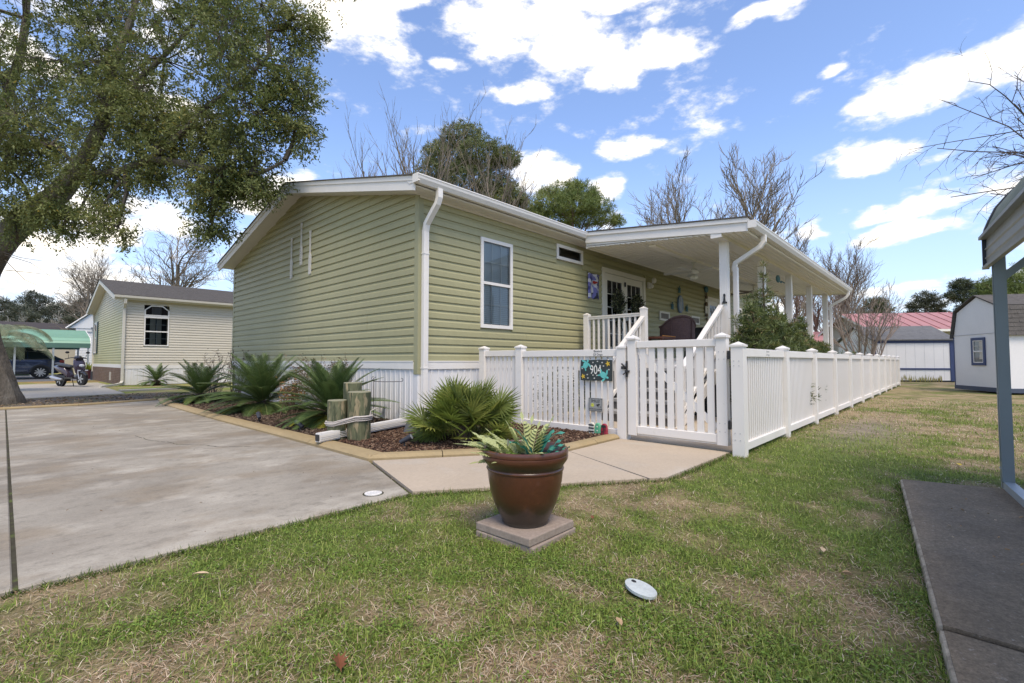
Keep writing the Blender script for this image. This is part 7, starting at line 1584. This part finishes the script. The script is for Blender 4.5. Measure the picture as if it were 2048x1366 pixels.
# edge tufts along the concrete
def edge(pts, n, name='edge_grass'):
    seg = [(Vector((*a, 0)), Vector((*b, 0))) for a, b in zip(pts, pts[1:])]; Ls = np.array([(b-a).length for a, b in seg]); ids = RNG.choice(len(seg), n, p=Ls/Ls.sum()); u = RNG.random(n); A = np.array([list(seg[i][0]) for i in ids]); B = np.array([list(seg[i][1]) for i in ids]); P = A+(B-A)*u[:, None]+RNG.normal(0, .012, (n, 3)); P[:, 2] = 0
    Dv = rnd_unit(n)*.7; Dv[:, 2] = np.abs(Dv[:, 2])+.3; col = np.array([(.09, .155, .025), (.13, .19, .04), (.34, .27, .15), (.07, .12, .02)])[RNG.integers(0, 4, n)]; v, f, c = leaves(P, Dv, RNG.normal(size=(n, 3)), RNG.uniform(.025, .062, n), np.full(n, .0042), col*RNG.uniform(.7, 1.2, (n, 1)), bend=.15)
    o = link(name, np_mesh(name, v, f, grass_m, c)); stuff(o); o['label'] = 'ragged grass fringe along the concrete edges'
edge([(-6.5, -2.97), (-2.18, -2.95), (-1.73, -3.26), (-1.13, -3.68), (-.46, -4.15), (1.0, -4.16)], 5200)
edge([(-4.6, -6.1), (-2.0, -5.84), (.68, -5.54), (.82, -6.2)], 2600); edge([(1.1, -4.27), (8, -4.27), (20.5, -4.27)], 3200)
# mulch chips
def chips(poly, n, z, cols, L, name, label, m=mulch_m, dense=None):
    xs_ = [p[0] for p in poly]; ys_ = [p[1] for p in poly]; x = RNG.uniform(min(xs_), max(xs_), n); y = RNG.uniform(min(ys_), max(ys_), n); k = inpoly(x, y, poly)
    x, y = x[k], y[k]; m_ = len(x); az = RNG.uniform(0, 2*PI, m_); D_ = unit(np.stack([np.cos(az), np.sin(az), RNG.normal(0, .28, m_)], 1)); Nn = unit(RNG.normal(0, .4, (m_, 3))+np.array([0, 0, 1.])); S_ = unit(np.cross(D_, Nn)); U_ = np.cross(S_, D_)
    l_ = (L*RNG.uniform(.4, 1.3, m_))[:, None]; w_ = l_*RNG.uniform(.2, .5, (m_, 1)); h_ = np.minimum(RNG.uniform(.003, .007, (m_, 1)), L*.12); P = np.stack([x, y, z+RNG.uniform(0, .016, m_)], 1)
    cr8 = [P+D_*l_*a+S_*w_*b+U_*h_*q for q in (-1, 1) for (a, b) in ((-.5, -.5), (.5, -.4), (.45, .5), (-.5, .35))]; v = np.stack(cr8, 1).reshape(-1, 3); b = np.arange(m_)[:, None]*8
    f = np.concatenate([b+np.array(q) for q in ((4, 5, 6, 7), (0, 1, 5, 4), (1, 2, 6, 5), (2, 3, 7, 6), (3, 0, 4, 7))]); c = np.array(cols)[RNG.integers(0, len(cols), m_)]*RNG.uniform(.6, 1.3, (m_, 1)); o = link(name, np_mesh(name, v, f, m, np.repeat(c, 8, 0))); stuff(o); o['label'] = label
MC_ = [(.085, .045, .028), (.055, .03, .02), (.13, .075, .048), (.20, .135, .09), (.04, .025, .018)]
chips([(-1.62, -1.6), (-1.5, -.1), (.0, -.05), (1.02, -.02), (1.02, -2.66), (-.12, -2.66)], 15000, .062, MC_, .034, 'mulch', 'reddish brown bark mulch in front of the fence and pilings')
chips([(-1.60, -.3), (-1.60, 3.9), (-1.6, 6.6), (-1.4, 8.4), (0, 8.4), (0, -.2)], 9000, .058, [(.075, .05, .035), (.05, .035, .025), (.12, .085, .06), (.16, .12, .085)], .045, 'mulch', 'thin brown mulch and litter under the sago palms')
chips([(-4.5, 8.3), (-1.5, 8.7), (-.3, 8.9), (-.3, 11), (-.6, 12.4), (-3.6, 11.8), (-4.5, 11.8)], 900, .006, [(.22, .15, .09), (.12, .09, .06), (.30, .22, .14)], .06, 'leaf_litter', 'scattered dry leaves on the soil under the oak')
chips([(-5, -2.9), (-2.3, -2.9), (-1.9, -.5), (-1.9, 7), (-5, 7.6)], 90, .032, [(.12, .085, .05), (.18, .13, .08)], .012, 'leaf_litter', 'tiny leaf scraps on the driveway')
chips([(.3, -5.7), (-2.3, -6.0), (-2.3, -7.0), (.6, -7.0)], 70, .062, [(.36, .22, .11), (.28, .17, .08), (.40, .30, .2)], .018, 'leaf_litter', 'small orange leaf scraps on the dark slab')
# single fallen leaves
def fallen(lab, x, y, s, col, rz, curl=.25, z=.03, lobed=False):
    q = [(-.5, 0), (-.3, .16), (-.05, .24), (.2, .2), (.5, 0), (.2, -.2), (-.05, -.24), (-.3, -.16)]
    if lobed: q = [(-.6, .0), (-.35, .03), (-.3, .22), (-.12, .12), (.0, .34), (.12, .14), (.34, .26), (.3, .06), (.58, .0), (.3, -.06), (.34, -.26), (.12, -.14), (.0, -.34), (-.12, -.12), (-.3, -.22), (-.35, -.03)]
    mb = MB(); n = len(q); mb.v = [(0, 0, 0)]+[(a*s, b*s, curl*s*(abs(b)*1.6+.3*a*a)) for a, b in q]; mb.f = [(0, i+1, (i+1) % n+1) for i in range(n)]
    o = part('fallen_leaf', mb, mat('leaf_%s' % col[0], col[1], .7, .25, noise=(30., .2)), loc=(x, y, z), rot=(.15, -.1, rz)); tag(o, lab, 'leaf')
TN, RD, YL = ('tan', (.40, .27, .16)), ('rust', (.17, .065, .03)), ('buff', (.5, .38, .24))
fallen('curled rust brown lobed leaf at the bottom edge of the lawn', -3.48, -4.42, .085, RD, 1.2, .5, lobed=True)
fallen('small tan leaf on the lawn left of the dark slab', -1.34, -5.37, .055, YL, .3); fallen('curled tan leaf standing in the grass right of the access cover', -1.60, -5.51, .05, TN, 1.9, .8)
fallen('dry tan leaf near the top left of the foreground lawn', -3.6, -3.35, .07, YL, 2.6); fallen('small reddish leaf beside the right corner of the pavers', -1.72, -4.22, .05, RD, .6); fallen('tan leaf lying along the grass below the access cover', -2.65, -4.95, .05, TN, .9)
fallen('yellowish leaf on the far lawn beside the metal post', 1.9, -5.9, .08, ('yellow', (.5, .38, .05)), .2)
